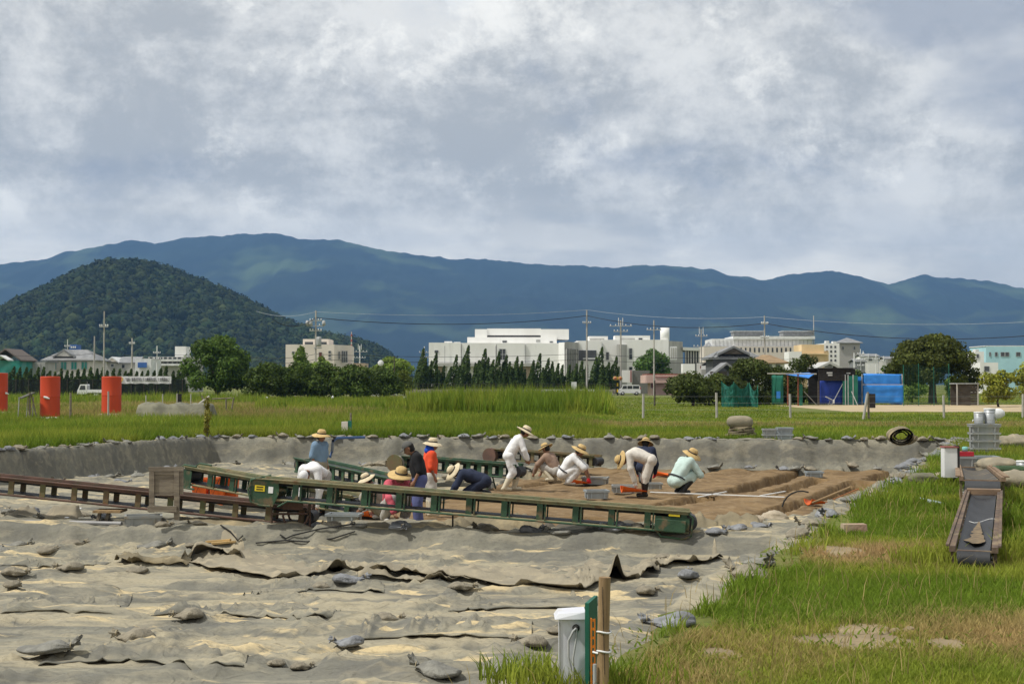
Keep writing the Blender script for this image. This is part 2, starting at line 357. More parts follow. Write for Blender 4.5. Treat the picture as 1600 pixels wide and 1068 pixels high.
def soil_z(x, y):
    z = ZU - 0.02 + 0.07 * (fbm(x * 0.8, y * 0.8, 1.0, 5) - 0.5) + 0.075 * (fbm(x * 3.5, y * 3.5, 2.0, 5) - 0.5)
    fur = (x - 0.384 * y); z = z + 0.028 * np.sin(fur * 4.2 + 2.5 * fbm(x * 0.5, y * 0.3, 3.0, 3)) * sstep(3, 8, x + 4)
    wob = 0.22 * (fbm(x * 2.2, y * 2.2, 6.0, 3) - 0.5)
    for pl, w, dep in TRENW:
        best = np.full(np.shape(x), 9.0)
        for i in range(len(pl) - 1):
            a, b = pl[i], pl[i + 1]; d = b - a; L2 = d @ d
            t = np.clip(((x - a[0]) * d[0] + (y - a[1]) * d[1]) / L2, 0, 1)
            qx, qy = x - (a[0] + d[0] * t), y - (a[1] + d[1] * t)
            best = np.minimum(best, np.hypot(qx, qy))
        z = z - 1.25 * dep * (1 - sstep(w * 0.44, w * 0.54, best + wob))
    return z
o = grid_obj('excavated_soil', SOILW[:, 0].min() - .3, SOILW[:, 0].max() + .3, SOILW[:, 1].min() - .3, SOILW[:, 1].max() + .3, 0.07, soil_z,
             lambda x, y: inpoly(x, y, SOILW.mean(0) + (SOILW - SOILW.mean(0)) * 1.03) & (pit_z(x, y)[1] > 0.2), SOILM)
tag(o, kind='structure')

def ground_mat():
    m = bpy.data.materials.new('field earth and low turf'); m.use_nodes = True; nt = m.node_tree; N = nt.nodes; L = nt.links; b = N['Principled BSDF']
    tc = N.new('ShaderNodeTexCoord')
    def nz(s, d=6):
        n = N.new('ShaderNodeTexNoise'); n.inputs['Scale'].default_value = s; n.inputs['Detail'].default_value = d; L.new(tc.outputs['Object'], n.inputs['Vector']); return n.outputs[0]
    def mix(f, lo, hi, a, c):
        r = N.new('ShaderNodeMapRange'); r.inputs[1].default_value = lo; r.inputs[2].default_value = hi; L.new(f, r.inputs[0])
        n = N.new('ShaderNodeMix'); n.data_type = 'RGBA'; L.new(r.outputs[0], n.inputs[0])
        for i, v in ((6, a), (7, c)):
            if isinstance(v, tuple): n.inputs[i].default_value = (*v, 1)
            else: L.new(v, n.inputs[i])
        return n.outputs[2]
    col = mix(nz(0.05, 4), 0.4, 0.6, (0.10, 0.14, 0.028), (0.15, 0.17, 0.04))
    col = mix(nz(0.6, 8), 0.45, 0.7, col, (0.17, 0.15, 0.06))
    col = mix(nz(7, 8), 0.5, 0.75, col, (0.075, 0.085, 0.02))
    L.new(col, b.inputs['Base Color']); b.inputs['Roughness'].default_value = 0.95; b.inputs['Specular IOR Level'].default_value = 0.1
    bp = N.new('ShaderNodeBump'); bp.inputs['Strength'].default_value = 0.7; bp.inputs['Distance'].default_value = 0.05; L.new(nz(9, 6), bp.inputs['Height']); L.new(bp.outputs[0], b.inputs['Normal'])
    return m
GROUND = ground_mat()
_B = 14000
outer = [(-_B, -300, 0), (_B, -300, 0), (_B, 13000, 0), (-_B, 13000, 0)]
hole = [(x, y, 0) for x, y in PIT]
tri = tessellate_polygon([[Vector(p) for p in outer], [Vector(p) for p in reversed(hole)]])
allp = outer + list(reversed(hole))
mb = MB(); mb.add(allp, [tuple(t) for t in tri])
gm = mb.me('ground')
import bmesh
bm = bmesh.new(); bm.from_mesh(gm); bmesh.ops.recalc_face_normals(bm, faces=bm.faces)
if sum(f.normal.z for f in bm.faces) < 0: bmesh.ops.reverse_faces(bm, faces=bm.faces)
bm.to_mesh(gm); bm.free()
tag(link('ground', gm, GROUND), kind='structure')
# bare sandy yard in front of the sheds, a farm track, a road by the school wall
SAND = mat('pale sandy earth', (0.46, 0.37, 0.23), (0.36, 0.29, 0.18), 0.4, 0.95, 0.3, 6)
def flat(name, pts, z, m): return tag(MB().add([(x, y, z) for x, y in pts], [tuple(range(len(pts)))]).build(name, m, org=(0, 0, 0)), kind='structure')
def irregular(x0, x1, ya, yb, n, amp):
    a = [(x0 + (x1 - x0) * i / n, ya + amp * (random.random() - .5)) for i in range(n + 1)]
    b = [(x0 + (x1 - x0) * i / n, yb + amp * (random.random() - .5)) for i in range(n, -1, -1)]; return a + b
flat('yard', irregular(XP(1245, 110), 75, 93, 124, 26, 2.0), 0.012, SAND)
flat('road', [(-160, 205), (60, 238), (60, 246), (-160, 213)], 0.016, mat('worn asphalt', (0.075, 0.075, 0.075), (0.06, 0.06, 0.06), 0.5, 0.9))
# bare patches worn in the lawn
def patch(name, px, py, rx, ry, m, z=0.006):
    c = G(px, py); pts = []
    for k in range(70):
        t = 2 * math.pi * k / 70; r = 0.62 + 1.1 * sfbm(1.6 * math.cos(t) + px, 1.6 * math.sin(t), 2.0, 4)
        pts.append((c.x + rx * r * math.cos(t), c.y + ry * r * math.sin(t)))
    return flat(name, pts, z, m)
EARTH = mat('dry bare earth', (0.30, 0.235, 0.14), (0.21, 0.165, 0.10), 3.0, 0.95, 0.8, 25)
BARE = [(1350, 992, 0.40, 0.46), (1305, 1003, 0.26, 0.28), (1300, 862, 0.35, 0.4), (1120, 1022, 0.14, 0.16), (1480, 1010, 0.12, 0.2)]
for k, (a, b, c, d) in enumerate(BARE): patch('bare_earth', a, b, c, d, EARTH, 0.006 + 0.004 * k)

# ------------------------------------------------------------------ mountains and the wooded hill
def lerp_prof(pts, x): return np.interp(x, [p[0] for p in pts], [p[1] for p in pts])
RIDGE = [(-700, 455), (-400, 440), (-150, 428), (0, 414), (60, 408), (130, 387), (160, 384), (205, 374), (240, 379), (300, 369), (360, 367), (430, 367), (480, 377), (525, 376), (570, 385), (640, 397), (700, 404), (760, 405), (830, 412), (900, 414), (950, 419), (1010, 416), (1060, 420), (1110, 422), (1150, 435), (1195, 438), (1240, 431), (1300, 426), (1345, 433), (1390, 445), (1440, 430), (1490, 434), (1540, 437), (1600, 452), (1700, 462), (1900, 440), (2300, 470)]
def mountain():
    Y0, Y1 = 5200.0, 8600.0; nx, ny = 850, 66
    px = np.linspace(-700, 2300, nx); t = np.linspace(0, 1.25, ny); PX, T = np.meshgrid(px, t)
    yr = 8000.0; X = (PX - 800) / FPX * yr; Yw = Y0 + (yr - Y0) * T
    H = EYE + (HOR - lerp_prof(RIDGE, PX)) / FPX * yr
    prof = np.where(T <= 1, np.clip(T, 0, 1) ** 1.25, 1 - 1.6 * (T - 1))
    u = X / 700.0
    gul = 1 - np.abs(2 * fbm(u + 0.5 * fbm(u * 2, T * 2, 3.0, 3), T * 0.9, 4.0, 5) - 1)
    Z = H * prof + (gul - 0.6) * 210 * np.clip(T * (1.02 - T) * 4, 0, 1) ** 0.8 * (T < 1.02) + 14 * (fbm(u * 14, T * 14, 5.0, 4) - 0.5) * np.clip(T * 3, 0, 1)
    Z = np.where(T <= 0.02, -5, Z)
    # small tree-line roughness on the crest
    Z = Z + 20 * (fbm(X / 60.0, T * 30, 6.0, 4) - 0.5) * np.clip(T * 2, 0, 1)
    V = np.stack([X.ravel(), Yw.ravel(), Z.ravel()], 1); j, i = np.meshgrid(np.arange(ny - 1), np.arange(nx - 1), indexing='ij'); a = (j * nx + i).ravel()
    m = mat('distant forest', (0.013, 0.020, 0.011), (0.007, 0.011, 0.007), 0.004, 0.95, 0.0, detail=10, spots=((0.06, 0.085, 0.03), 0.0020, 0.55, 0.72), spec=0.05)
    tag(npobj('mountain', V, np.stack([a, a + 1, a + nx + 1, a + nx], 1), 4, m, smooth=True, org=(0, 0, 0)), kind='structure')
mountain()
HILLP = [(-420, 600), (-300, 575), (-200, 548), (-100, 520), (0, 492), (50, 470), (100, 438), (140, 414), (175, 405), (215, 403), (255, 410), (300, 428), (350, 452), (400, 475), (450, 497), (500, 514), (540, 522), (575, 533), (600, 545), (640, 585), (680, 604)]
def hill():
    yr, half = 1800.0, 430.0
    def zf(X, Y):
        pxs = 800 + X / yr * FPX
        h = EYE + (HOR - lerp_prof(HILLP, pxs)) / FPX * yr
        v = np.clip((Y - yr) / half, -1, 1)
        return np.maximum(h * (1 - np.abs(v) ** 1.6) - 12 + 16 * (fbm(X / 90, Y / 90, 1.0, 4) - 0.5) * sstep(0, 40, h), -3)
    xs = np.linspace(-1080, -80, 110); ys = np.linspace(yr - half, yr + half, 60); X, Y = np.meshgrid(xs, ys); Z = zf(X, Y)
    nx, ny = len(xs), len(ys); V = np.stack([X.ravel(), Y.ravel(), Z.ravel()], 1)
    j, i = np.meshgrid(np.arange(ny - 1), np.arange(nx - 1), indexing='ij'); a = (j * nx + i).ravel()
    tag(npobj('hill', V, np.stack([a, a + 1, a + nx + 1, a + nx], 1), 4, mat('dark green wood floor', (0.02, 0.032, 0.012), None, 0.02, 0.95), smooth=True, org=(0, 0, 0)), kind='structure')  # even dark green ground below the tree crowns
    # crowns of the wood: thousands of lumpy tree tops that read as one mass
    n = 8000
    cx = RNG.uniform(-1060, -95, n); cy = RNG.uniform(yr - half, yr + 60, n); cz = zf(cx, cy)
    ok = cz > -1; cx, cy, cz = cx[ok], cy[ok], cz[ok]; n = len(cx)
    import bmesh as _b
    bm = _b.new(); _b.ops.create_icosphere(bm, subdivisions=1, radius=1.0); bm.verts.ensure_lookup_table()
    sv = np.array([v.co[:] for v in bm.verts]); sf = np.array([[v.index for v in f.verts] for f in bm.faces]); bm.free()
    r = RNG.uniform(4.5, 9.5, n) * (0.8 + 0.5 * fbm(cx / 60, cy / 60, 3.0, 2)); zz = cz + r * 0.35
    Vs = sv[None] * r[:, None, None] * np.stack([RNG.uniform(.85, 1.2, n), RNG.uniform(.85, 1.2, n), RNG.uniform(.75, 1.15, n)], 1)[:, None, :]
    dsp = 1 + 0.55 * (fbm(Vs[..., 0] / 3.2 + cx[:, None], Vs[..., 1] / 3.2 + cy[:, None], Vs[..., 2] / 3.2, 3) - 0.5)
    Vs = Vs * dsp[..., None] + np.stack([cx, cy, zz], 1)[:, None, :]
    Fs = sf[None] + (np.arange(n) * len(sv))[:, None, None]
    tone = (0.55 + 0.9 * RNG.random(n)) * (0.6 + 0.8 * fbm(cx / 120, cy / 120, 7.0, 3)); hue = RNG.random(n)
    col = np.stack([tone * (0.85 + 0.5 * hue), tone * (1 + 0.1 * hue), tone * (0.8 + 0.3 * (1 - hue))], 1)
    cols = np.repeat(col, len(sv), 0)
    m = mat('hill wood foliage', (0.027, 0.042, 0.014), (0.016, 0.027, 0.010), 0.6, 0.9, 0.0, attr=True, spec=0.1)
    o = npobj('woodland', Vs.reshape(-1, 3), Fs.reshape(-1, 3), 3, m, cols=cols, smooth=False, org=(0, 0, 0))
    tag(o, 'dense dark green woodland covering the rounded hill', 'woodland', kind='stuff')
    per = 30; d = RNG.normal(0, 1, (n, per, 3)); d[..., 2] = np.abs(d[..., 2]) * 1.1 - .25; d[..., 1] -= .35; d /= np.linalg.norm(d, axis=2)[..., None]
    C = np.stack([cx, cy, zz], 1)[:, None] + d * (r[:, None, None] * RNG.uniform(.88, 1.12, (n, per, 1))); sz = np.repeat(r, per) * RNG.uniform(.13, .27, n * per)
    Nn = d.reshape(-1, 3) + RNG.normal(0, .5, (n * per, 3)); Nn /= np.linalg.norm(Nn, axis=1)[:, None]; a = np.cross(Nn, RNG.normal(0, 1, (n * per, 3))); a /= np.linalg.norm(a, axis=1)[:, None]; b = np.cross(Nn, a) * sz[:, None] * .7; a = a * sz[:, None]; C = C.reshape(-1, 3)
    V = np.stack([C - a, C - b, C + a, C + b], 1).reshape(-1, 3); cc = np.repeat(np.repeat(col, per, 0) * RNG.uniform(.7, 1.4, (n * per, 1)), 4, 0)
    tag(npobj('woodland_leaves', V, np.arange(len(V)).reshape(-1, 4), 4, m, cols=cc, org=(0, 0, 0)), 'leafy tree tops of the woodland on the rounded hill', 'woodland', kind='stuff')
hill()
def haze():
    m = bpy.data.materials.new('blue summer air'); m.use_nodes = True; nt = m.node_tree; nt.nodes.remove(nt.nodes['Principled BSDF'])
    v = nt.nodes.new('ShaderNodeVolumePrincipled'); v.inputs['Color'].default_value = (0.27, 0.54, 1.0, 1); v.inputs['Density'].default_value = 7.8e-5; v.inputs['Anisotropy'].default_value = 0.1
    nt.links.new(v.outputs[0], nt.nodes['Material Output'].inputs['Volume'])
    mb = MB(); mb.b2(-6500, 6500, -200, 8900, -6, 900); o = mb.build('haze', m, org=(0, 0, 0)); tag(o, 'pale blue summer haze over the plain', 'haze', kind='stuff')
haze()
# ------------------------------------------------------------------ GRASS
def blades(x, y, z, h, w, lean, col, tipd=1.0):
    n = len(x); a = RNG.uniform(0, 2 * np.pi, n); b = a + RNG.normal(0, 0.9, n) + 1.57
    dx, dy = np.cos(a) * w / 2, np.sin(a) * w / 2; lx, ly = np.cos(b) * lean * h, np.sin(b) * lean * h
    p0 = np.stack([x - dx, y - dy, z], 1); p1 = np.stack([x + dx, y + dy, z], 1)
    m0 = np.stack([x - dx * .8 + lx * .35, y - dy * .8 + ly * .35, z + h * .6], 1); m1 = np.stack([x + dx * .8 + lx * .35, y + dy * .8 + ly * .35, z + h * .6], 1)
    tp = np.stack([x + lx, y + ly, z + h], 1)
    V = np.stack([p0, p1, m1, m0, tp], 1).reshape(-1, 3); k = np.arange(n)[:, None] * 5
    Fc = np.concatenate([k + np.array([0, 1, 2]), k + np.array([0, 2, 3]), k + np.array([3, 2, 4])], 0)
    return V, Fc, np.repeat(col, 5, 0)
def tri_blades(x, y, z, h, w, lean, col):
    n = len(x); a = RNG.uniform(0, 2 * np.pi, n); b = RNG.uniform(0, 2 * np.pi, n); dx, dy = np.cos(a) * w / 2, np.sin(a) * w / 2
    V = np.stack([np.stack([x - dx, y - dy, z], 1), np.stack([x + dx, y + dy, z], 1), np.stack([x + np.cos(b) * lean * h, y + np.sin(b) * lean * h, z + h], 1)], 1).reshape(-1, 3)
    return V, np.arange(n * 3).reshape(-1, 3), np.repeat(col, 3, 0)
GRASSM = mat('grass blades', (1, 1, 1), (0.9, 0.9, 0.9), 3.0, 0.7, attr=True, transl=0.5, spec=0.12)
GRN, YEL, DRY, DRK = np.array([.185, .275, .030]), np.array([.31, .355, .050]), np.array([.47, .36, .15]), np.array([.055, .115, .022])
def outside_pit(x, y, m=0.0): 
    d = np.min([edge_dist(x, y, i)[0] for i in range(4)], 0); return d < -m
def bare(x, y):
    b = np.zeros(len(x), bool)
    for px, py, rx, ry in BARE:
        c = G(px, py); q = np.hypot((x - c.x) / rx, (y - c.y) / ry); b |= q + 1.8 * (fbm(x * 3, y * 3, 4.0, 4) - 0.5) < 0.80 + .25 * RNG.random(len(x))
    return b
CLEAR = [((4.55, 13.95), (6.15, 18.85), .19), ((6.55, 19.9), (9.55, 29.5), .22)]
def clear(x, y):
    k = np.zeros(len(x), bool)
    for a, b, r in CLEAR:
        d = np.array(b) - np.array(a); t = np.clip(((x - a[0]) * d[0] + (y - a[1]) * d[1]) / (d @ d), 0, 1); k |= np.hypot(x - a[0] - d[0] * t, y - a[1] - d[1] * t) < r
    return k
def gcol(x, y, dry, n):
    t = fbm(x * 0.5, y * 0.5, 11.0, 4)[:, None]; u = RNG.random((n, 1))
    c = GRN * (1 - sstep(.42, .62, t)) + YEL * sstep(.42, .62, t)
    c = c * (1 - dry[:, None] * (u < dry[:, None])) + DRY * dry[:, None] * (u < dry[:, None])
    return c * RNG.uniform(.7, 1.25, (n, 1))
def pick(x0, x1, y0, y1, n, pw):                                  # denser close by
    u = RNG.random(n); y = (y0 ** (1 - pw) + u * (y1 ** (1 - pw) - y0 ** (1 - pw))) ** (1 / (1 - pw))
    return x0(y) + RNG.random(n) * (x1(y) - x0(y)), y
def lawn():
    VV, FF, CC, b = [], [], [], 0
    def put(t):
        nonlocal b
        VV.append(t[0]); FF.append(t[1] + b); CC.append(t[2]); b += len(t[0])
    # mown turf beside the dig
    x, y = pick(lambda y: 0.384 * (y - 8.3) - 0.4, lambda y: 0.40 * y + 1.5, 6.0, 50.0, 390000, 1.8)
    k = outside_pit(x, y, 0.12) & (edge_dist(x, y, 0)[0] < -.28 - .45 * fbm(x * 1.5, y * 1.5, 8.0, 3)) & ~clear(x, y) & ~bare(x, y) & (RNG.random(len(x)) < 0.35 + 1.2 * fbm(x * 2.5, y * 2.5, 3.0, 3)); x, y = x[k], y[k]; n = len(x)
    dry = np.clip(0.16 + 2.0 * (fbm(x * 0.55, y * 0.4, 21.0, 4) - 0.50), 0, .9) * np.where(y < 16, 1.7, .4)
    d0, s0 = edge_dist(x, y, 0); tall = sstep(-0.9, -0.25, d0) * (0.25 + 1.2 * fbm(s0 * 0.8, 0 * s0, 31.0, 3))
    h = (0.022 + 0.045 * RNG.random(n)) * (0.6 + 0.9 * fbm(x * 1.3, y * 1.3, 5.0, 3)) * (1 + 0.7 * tall) * np.where(y > 17, 1.15, 1)
    h *= 1 + 0.9 * sstep(.55, .7, fbm(x * 0.9, y * 0.9, 44.0, 2)) * (y > 15)
    w = 0.0032 + 0.00056 * y
    cg = gcol(x, y, dry, n); ln = RNG.uniform(.3, 1.0, n); a = y < 11.5; b_ = ~a
    put(blades(x[a], y[a], 0 * x[a], h[a], w[a], ln[a], cg[a])); put(tri_blades(x[b_], y[b_], 0 * x[b_], h[b_], w[b_] * 1.25, ln[b_], cg[b_]))
    # taller tufts: by the rim, round the conveyors and the stake
    T = [(1345, 790, .95, 850, .42), (1300, 800, .6, 380, .36), (1385, 770, .8, 450, .38), (1120, 925, .45, 420, .26), (1060, 955, .35, 330, .22), (1010, 985, .3, 230, .2), (1470, 880, .5, 600, .30), (1575, 870, .7, 900, .42), (1580, 820, .7, 700, .45), (1590, 790, .6, 500, .4), (1520, 900, .5, 420, .16),
         (850, 1068, .30, 330, .28), (905, 1075, .2, 220, .2), (990, 1065, .35, 250, .22), (1160, 905, .4, 300, .24), (1215, 860, .5, 350, .26), (1440, 790, .7, 300, .25), (1500, 800, .25, 260, .3), (1250, 835, .45, 320, .3), (800, 1062, .22, 140, .26), (940, 1080, .3, 260, .25), (1545, 760, 1.2, 400, .3), (1420, 740, .8, 260, .3)]
    for px, py, r, n, hh in T:
        c = G(px, py); a = RNG.uniform(0, 6.28, n); q = r * np.sqrt(RNG.random(n)); x, y = c.x + q * np.cos(a), c.y + q * np.sin(a)
        k = ((outside_pit(x, y, -0.12) & (edge_dist(x, y, 0)[0] < -.3)) | (py > 1045)) & ~clear(x, y); x, y = x[k], y[k]; n = len(x)
        put(blades(x, y, 0 * x, .72 * hh * RNG.uniform(.3, 1.1, n), np.full(n, 0.006 + 0.00055 * c.y), RNG.uniform(.15, .7, n), gcol(x, y, np.full(n, .06), n) * (0.85 + .3 * RNG.random((n, 1)))))
    # dry stalks standing above the turf
    x, y = pick(lambda y: 0.384 * (y - 8.3) - 0.2, lambda y: 0.40 * y + 1.5, 6.0, 32.0, 2600, 1.5); k = outside_pit(x, y, .05) & ~clear(x, y); x, y = x[k], y[k]; n = len(x)
    put(blades(x, y, 0 * x, RNG.uniform(.10, .34, n) ** 1.2, 0.0025 + 0.00035 * y, RNG.uniform(.1, .9, n), DRY[None] * RNG.uniform(.6, 1.2, (n, 1))))
    # flat broad leaves of weeds
    x, y = pick(lambda y: 0.384 * (y - 8.3) - 0.2, lambda y: 0.40 * y + 1.5, 6.0, 30.0, 9000, 1.6); k = outside_pit(x, y, .05) & ~clear(x, y) & (fbm(x * 1.1, y * 1.1, 71.0, 3) > .54); x, y = x[k], y[k]; n = len(x)
    put(blades(x, y, 0 * x + .01, RNG.uniform(.02, .06, n), 0.012 + 0.0006 * y, RNG.uniform(.8, 2.0, n), GRN[None] * RNG.uniform(.6, 1.1, (n, 1))))
    o = npobj('lawn_grass', np.concatenate(VV), np.concatenate(FF), 3, GRASSM, cols=np.concatenate(CC), org=(0, 0, 0))
    tag(o, 'short patchy green and straw coloured turf beside the dig', 'grass', kind='stuff')
lawn()
def field():
    VV, FF, CC, b = [], [], [], 0
    def put(t):
        nonlocal b
        VV.append(t[0]); FF.append(t[1] + b); CC.append(t[2]); b += len(t[0])
    x, y = pick(lambda y: -0.42 * y - 4, lambda y: 0.42 * y + 4, 33.0, 250.0, 330000, 1.55)
    px = 800 + x / y * FPX
    rough = 1 - sstep(900, 985, px + 0.35 * (y - 50))                        # left: long meadow, right: mown
    k = outside_pit(x, y, 0.15) & ~((y > 90) & (y < 126) & (px > 1235)) & ~((y > 196) & (y < 252) & (x < 62)); x, y, px, rough = x[k], y[k], px[k], rough[k]; n = len(x)
    straw = sstep(56, 60, y) * (1 - sstep(66, 72, y)) * sstep(860, 960, px) * 0.75 + 0.8 * sstep(.46, .62, fbm(x * .06, y * .05, 15.0, 4)) * rough * sstep(62, 80, y)
    dry = np.clip(straw + 0.55 * (fbm(x * .2, y * .12, 25.0, 4) - .42), 0, .85)
    h = (0.10 + 0.12 * RNG.random(n)) * (1 - rough) + rough * (0.22 + 0.38 * RNG.random(n)) * (0.5 + fbm(x * .35, y * .35, 8.0, 3))
    h *= (1 - 0.45 * (1 - rough) * sstep(56, 62, y)) * (1 - .3 * rough)
    c = gcol(x, y, dry, n); c = c * (.62 + .62 * fbm(x * .22, y * .16, 35.0, 4))[:, None] * np.where(rough > .5, .92, 1.0)[:, None]
    put(tri_blades(x, y, 0 * x, h, 0.010 + 0.00055 * y, RNG.uniform(.2, .8, n), c))
    # longer grass just behind the left and far rim
    for i, (s0, s1, n, hh) in ((1, (0), (24), 14000), (2, 0, 40, 16000)) if False else []: pass
    n = 26000; e = RNG.integers(1, 3, n); t = RNG.random(n); off = -0.15 - 1.6 * RNG.random(n) ** 1.5
    A = PIT[e]; B = PIT[(e + 1) % 4]; d = B - A; L = np.hypot(d[:, 0], d[:, 1])[:, None]; nn = np.stack([-d[:, 1], d[:, 0]], 1) / L
    q = A + d * t[:, None] + nn * off[:, None]; x, y = q[:, 0], q[:, 1]; k = outside_pit(x, y, 0.2); x, y = x[k], y[k]; n = len(x)
    lf = 1 - sstep(-3, 3, x)
    put(tri_blades(x, y, 0 * x, (0.12 + .25 * lf) * RNG.uniform(.4, 1.1, n), np.full(n, .035), RNG.uniform(.2, .7, n), gcol(x, y, np.full(n, .08), n) * (.75 + .2 * RNG.random((n, 1)))))
    o = npobj('meadow_grass', np.concatenate(VV), np.concatenate(FF), 3, GRASSM, cols=np.concatenate(CC), org=(0, 0, 0))
    tag(o, 'meadow grass of the field beyond the dig', 'grass', kind='stuff')
    # tall weeds (goldenrod and reeds)
    n = 26000
    px = np.concatenate([RNG.uniform(640, 965, 15000), RNG.uniform(400, 700, 6000), RNG.uniform(-60, 420, 5000)]); y = np.concatenate([RNG.uniform(82, 112, 15000), RNG.uniform(96, 135, 6000), RNG.uniform(130, 175, 5000)])
    x = (px - 800) / FPX * y; ed = np.minimum(sstep(0, 25, 968 - px), 1)
    c = gcol(x, y, np.full(n, .03), n) * (0.7 + .45 * fbm(x * .4, y * .4, 5.0, 3))[:, None]
    hh = np.where(np.arange(n) < 15000, 1.55, np.where(np.arange(n) < 21000, .8, 1.0)) * ed
    h = hh * RNG.uniform(.45, 1.1, n) * (0.45 + 1.0 * fbm(x * .5, y * .35, 9.0, 3)); w = np.full(n, 0.11)
    t1 = tri_blades(x, y, 0 * x, h, w, RNG.uniform(.05, .45, n), c)
    o = npobj('weeds', t1[0], t1[1], 3, GRASSM, cols=t1[2], org=(0, 0, 0)); tag(o, 'tall bright green weeds standing in the middle of the field', 'weeds', kind='stuff')
field()

# ------------------------------------------------------------------ TREES AND SHRUBS
LEAFM = mat('leaf mass', (1, 1, 1), (0.85, 0.85, 0.85), 2.0, 0.65, attr=True, transl=0.25, spec=0.2)
BARK = mat('bark', (0.11, 0.085, 0.06), (0.06, 0.048, 0.036), 5.0, 0.95, 0.6, 20)
def leaf_quads(C, Nn, size, col):
    n = len(C); Nn = Nn + RNG.normal(0, .55, (n, 3)); Nn /= np.linalg.norm(Nn, axis=1)[:, None] + 1e-9
    a = np.cross(Nn, RNG.normal(0, 1, (n, 3))); a /= np.linalg.norm(a, axis=1)[:, None] + 1e-9; b = np.cross(Nn, a)
    s = (size * RNG.uniform(.6, 1.35, n))[:, None]; a = a * s; b = b * s * .62
    V = np.stack([C - a, C - b * .9 + a * .1, C + a, C + b], 1).reshape(-1, 3)
    return V, np.arange(n * 4).reshape(-1, 4), np.repeat(col, 4, 0)
def lump_leaves(lumps, n, size, base, vary=.35):
    L = np.array([[*c, *(r if isinstance(r, tuple) else (r, r, r))] for c, r in lumps]); wts = (L[:, 3] * L[:, 5]); wts /= wts.sum()
    k = RNG.choice(len(L), n, p=wts); d = RNG.normal(0, 1, (n, 3)); d /= np.linalg.norm(d, axis=1)[:, None]
    q = RNG.uniform(.62, 1.06, n)[:, None]; rr = L[k, 3:6]; pert = 1 + .5 * (fbm(d[:, 0] * 2.2 + k, d[:, 1] * 2.2, d[:, 2] * 2.2, 2) - .5)[:, None]
    C = L[k, :3] + d * rr * q * pert
    tone = (1 - vary + 2 * vary * RNG.random(len(L)))[k] * RNG.uniform(.75, 1.25, n)
    hue = RNG.random(n)[:, None] * .25
    col = np.array(base)[None] * tone[:, None] * (1 + hue * np.array([1.1, .35, -.4]))
    keep = C[:, 2] > 0.02
    return C[keep], d[keep], np.full(keep.sum(), size), col[keep]
def grow(name, label, cat, loc, lumps, n, size, base, trunk_r=0.2, group=None, limbs=True, crown='crown', vary=.35):
    t = thing(name, label, cat, loc, group); L0 = Vector(loc)
    wl = [((L0.x + c[0], L0.y + c[1], L0.z + c[2]), r) for c, r in lumps]
    C, d, s, col = lump_leaves(wl, n, size, base, vary); V, Fc, cc = leaf_quads(C, d, s, col * 1.45)
    npobj(crown, V, Fc, 4, LEAFM, t, cc)
    zc = sum(c[2] for c, r in lumps) / len(lumps); mb = MB()
    fork = L0 + Vector((0, 0, zc * .5))
    mb.tube([L0 + Vector((0, 0, -.05)), L0 + Vector((random.uniform(-.1, .1), 0, zc * .25)), fork], [trunk_r * 1.25, trunk_r, trunk_r * .8], 9)
    if limbs:
        for c, r in lumps[:: max(1, len(lumps) // 8)]:
            e = L0 + Vector(c); mb.tube([fork, fork.lerp(e, .5) + Vector((0, 0, .15)), e], [trunk_r * .6, trunk_r * .4, trunk_r * .12], 6)
    mb.build('trunk', BARK, t); return t
def dome_lumps(w, h, z0, n, rmin, rmax, dep=None, flat=.8):
    dep = dep or w * .8; out = []
    for _ in range(n):
        a = random.uniform(0, 6.283); u = random.random() ** .5; zz = random.random()
        k = math.sqrt(max(0, 1 - zz ** 2)); r = random.uniform(rmin, rmax)
        out.append(((u * k * math.cos(a) * (w / 2 - r * .6), u * k * math.sin(a) * (dep / 2 - r * .6), z0 + r * .6 + zz * (h - z0 - 1.6 * r)), (r, r, r * flat)))
    return out
def at(px, Y): return (XP(px, Y), Y, 0.0)
M1 = 1 / FPX
grow('camphor_tree', 'broad round dark green tree standing between the white banner and the hedge', 'tree', at(340, 172), dome_lumps(9.2, 8.2, 1.0, 46, .9, 1.6), 15000, .19, (.045, .085, .013), .3)
for k, (px, Y, w, h, lab) in enumerate([(415, 168, 5.0, 4.2, 'dark green rounded bush right beside the broad round tree'), (455, 170, 5.5, 4.4, 'dark green bush below the left wing of the cream building'), (505, 172, 5.6, 4.3, 'dark green bush in front of the pole with the transformer'), (552, 171, 5.4, 4.0, 'dark green bush below the right corner of the cream building'), (600, 176, 4.6, 3.7, 'dark green bush beside the white bus shelter roof')]):
    grow('hedge_bush', lab, 'bush', at(px, Y), dome_lumps(w * 1.3, h * 1.12, .2, 34, .7, 1.2), 7500, .17, (.042, .072, .011), .14, 'bushes along the back of the field')
grow('young_tree', 'small bright green conical tree in front of the cream building', 'tree', at(470, 182), [((0, 0, 2.5), 1.3), ((.1, 0, 4), 1.2), ((-.1, 0, 5.3), .9), ((.7, 0, 3.5), .9), ((-.8, 0, 3.4), .9), ((0, 0, 6.2), .5)], 3800, .16, (.075, .13, .02), .12)
grow('young_tree', 'small light green leafy tree beside the transformer pole', 'tree', at(500, 186), [((0, 0, 3), 1.1), ((.4, 0, 4.3), .8), ((-.6, 0, 4.0), .8), ((.2, 0, 5.0), .5)], 1800, .15, (.10, .16, .025), .1)
grow('cherry_tree', 'wide pale green umbrella shaped tree behind the satellite dish', 'tree', at(614, 240), dome_lumps(8.4, 7.0, 2.8, 34, .9, 1.5, flat=.65), 8500, .22, (.115, .175, .03), .22)
grow('round_tree', 'small yellow green tree beside the first juniper of the row', 'tree', at(632, 215), dome_lumps(4.0, 4.4, .4, 14, .6, 1.0), 2600, .17, (.085, .12, .016), .12)
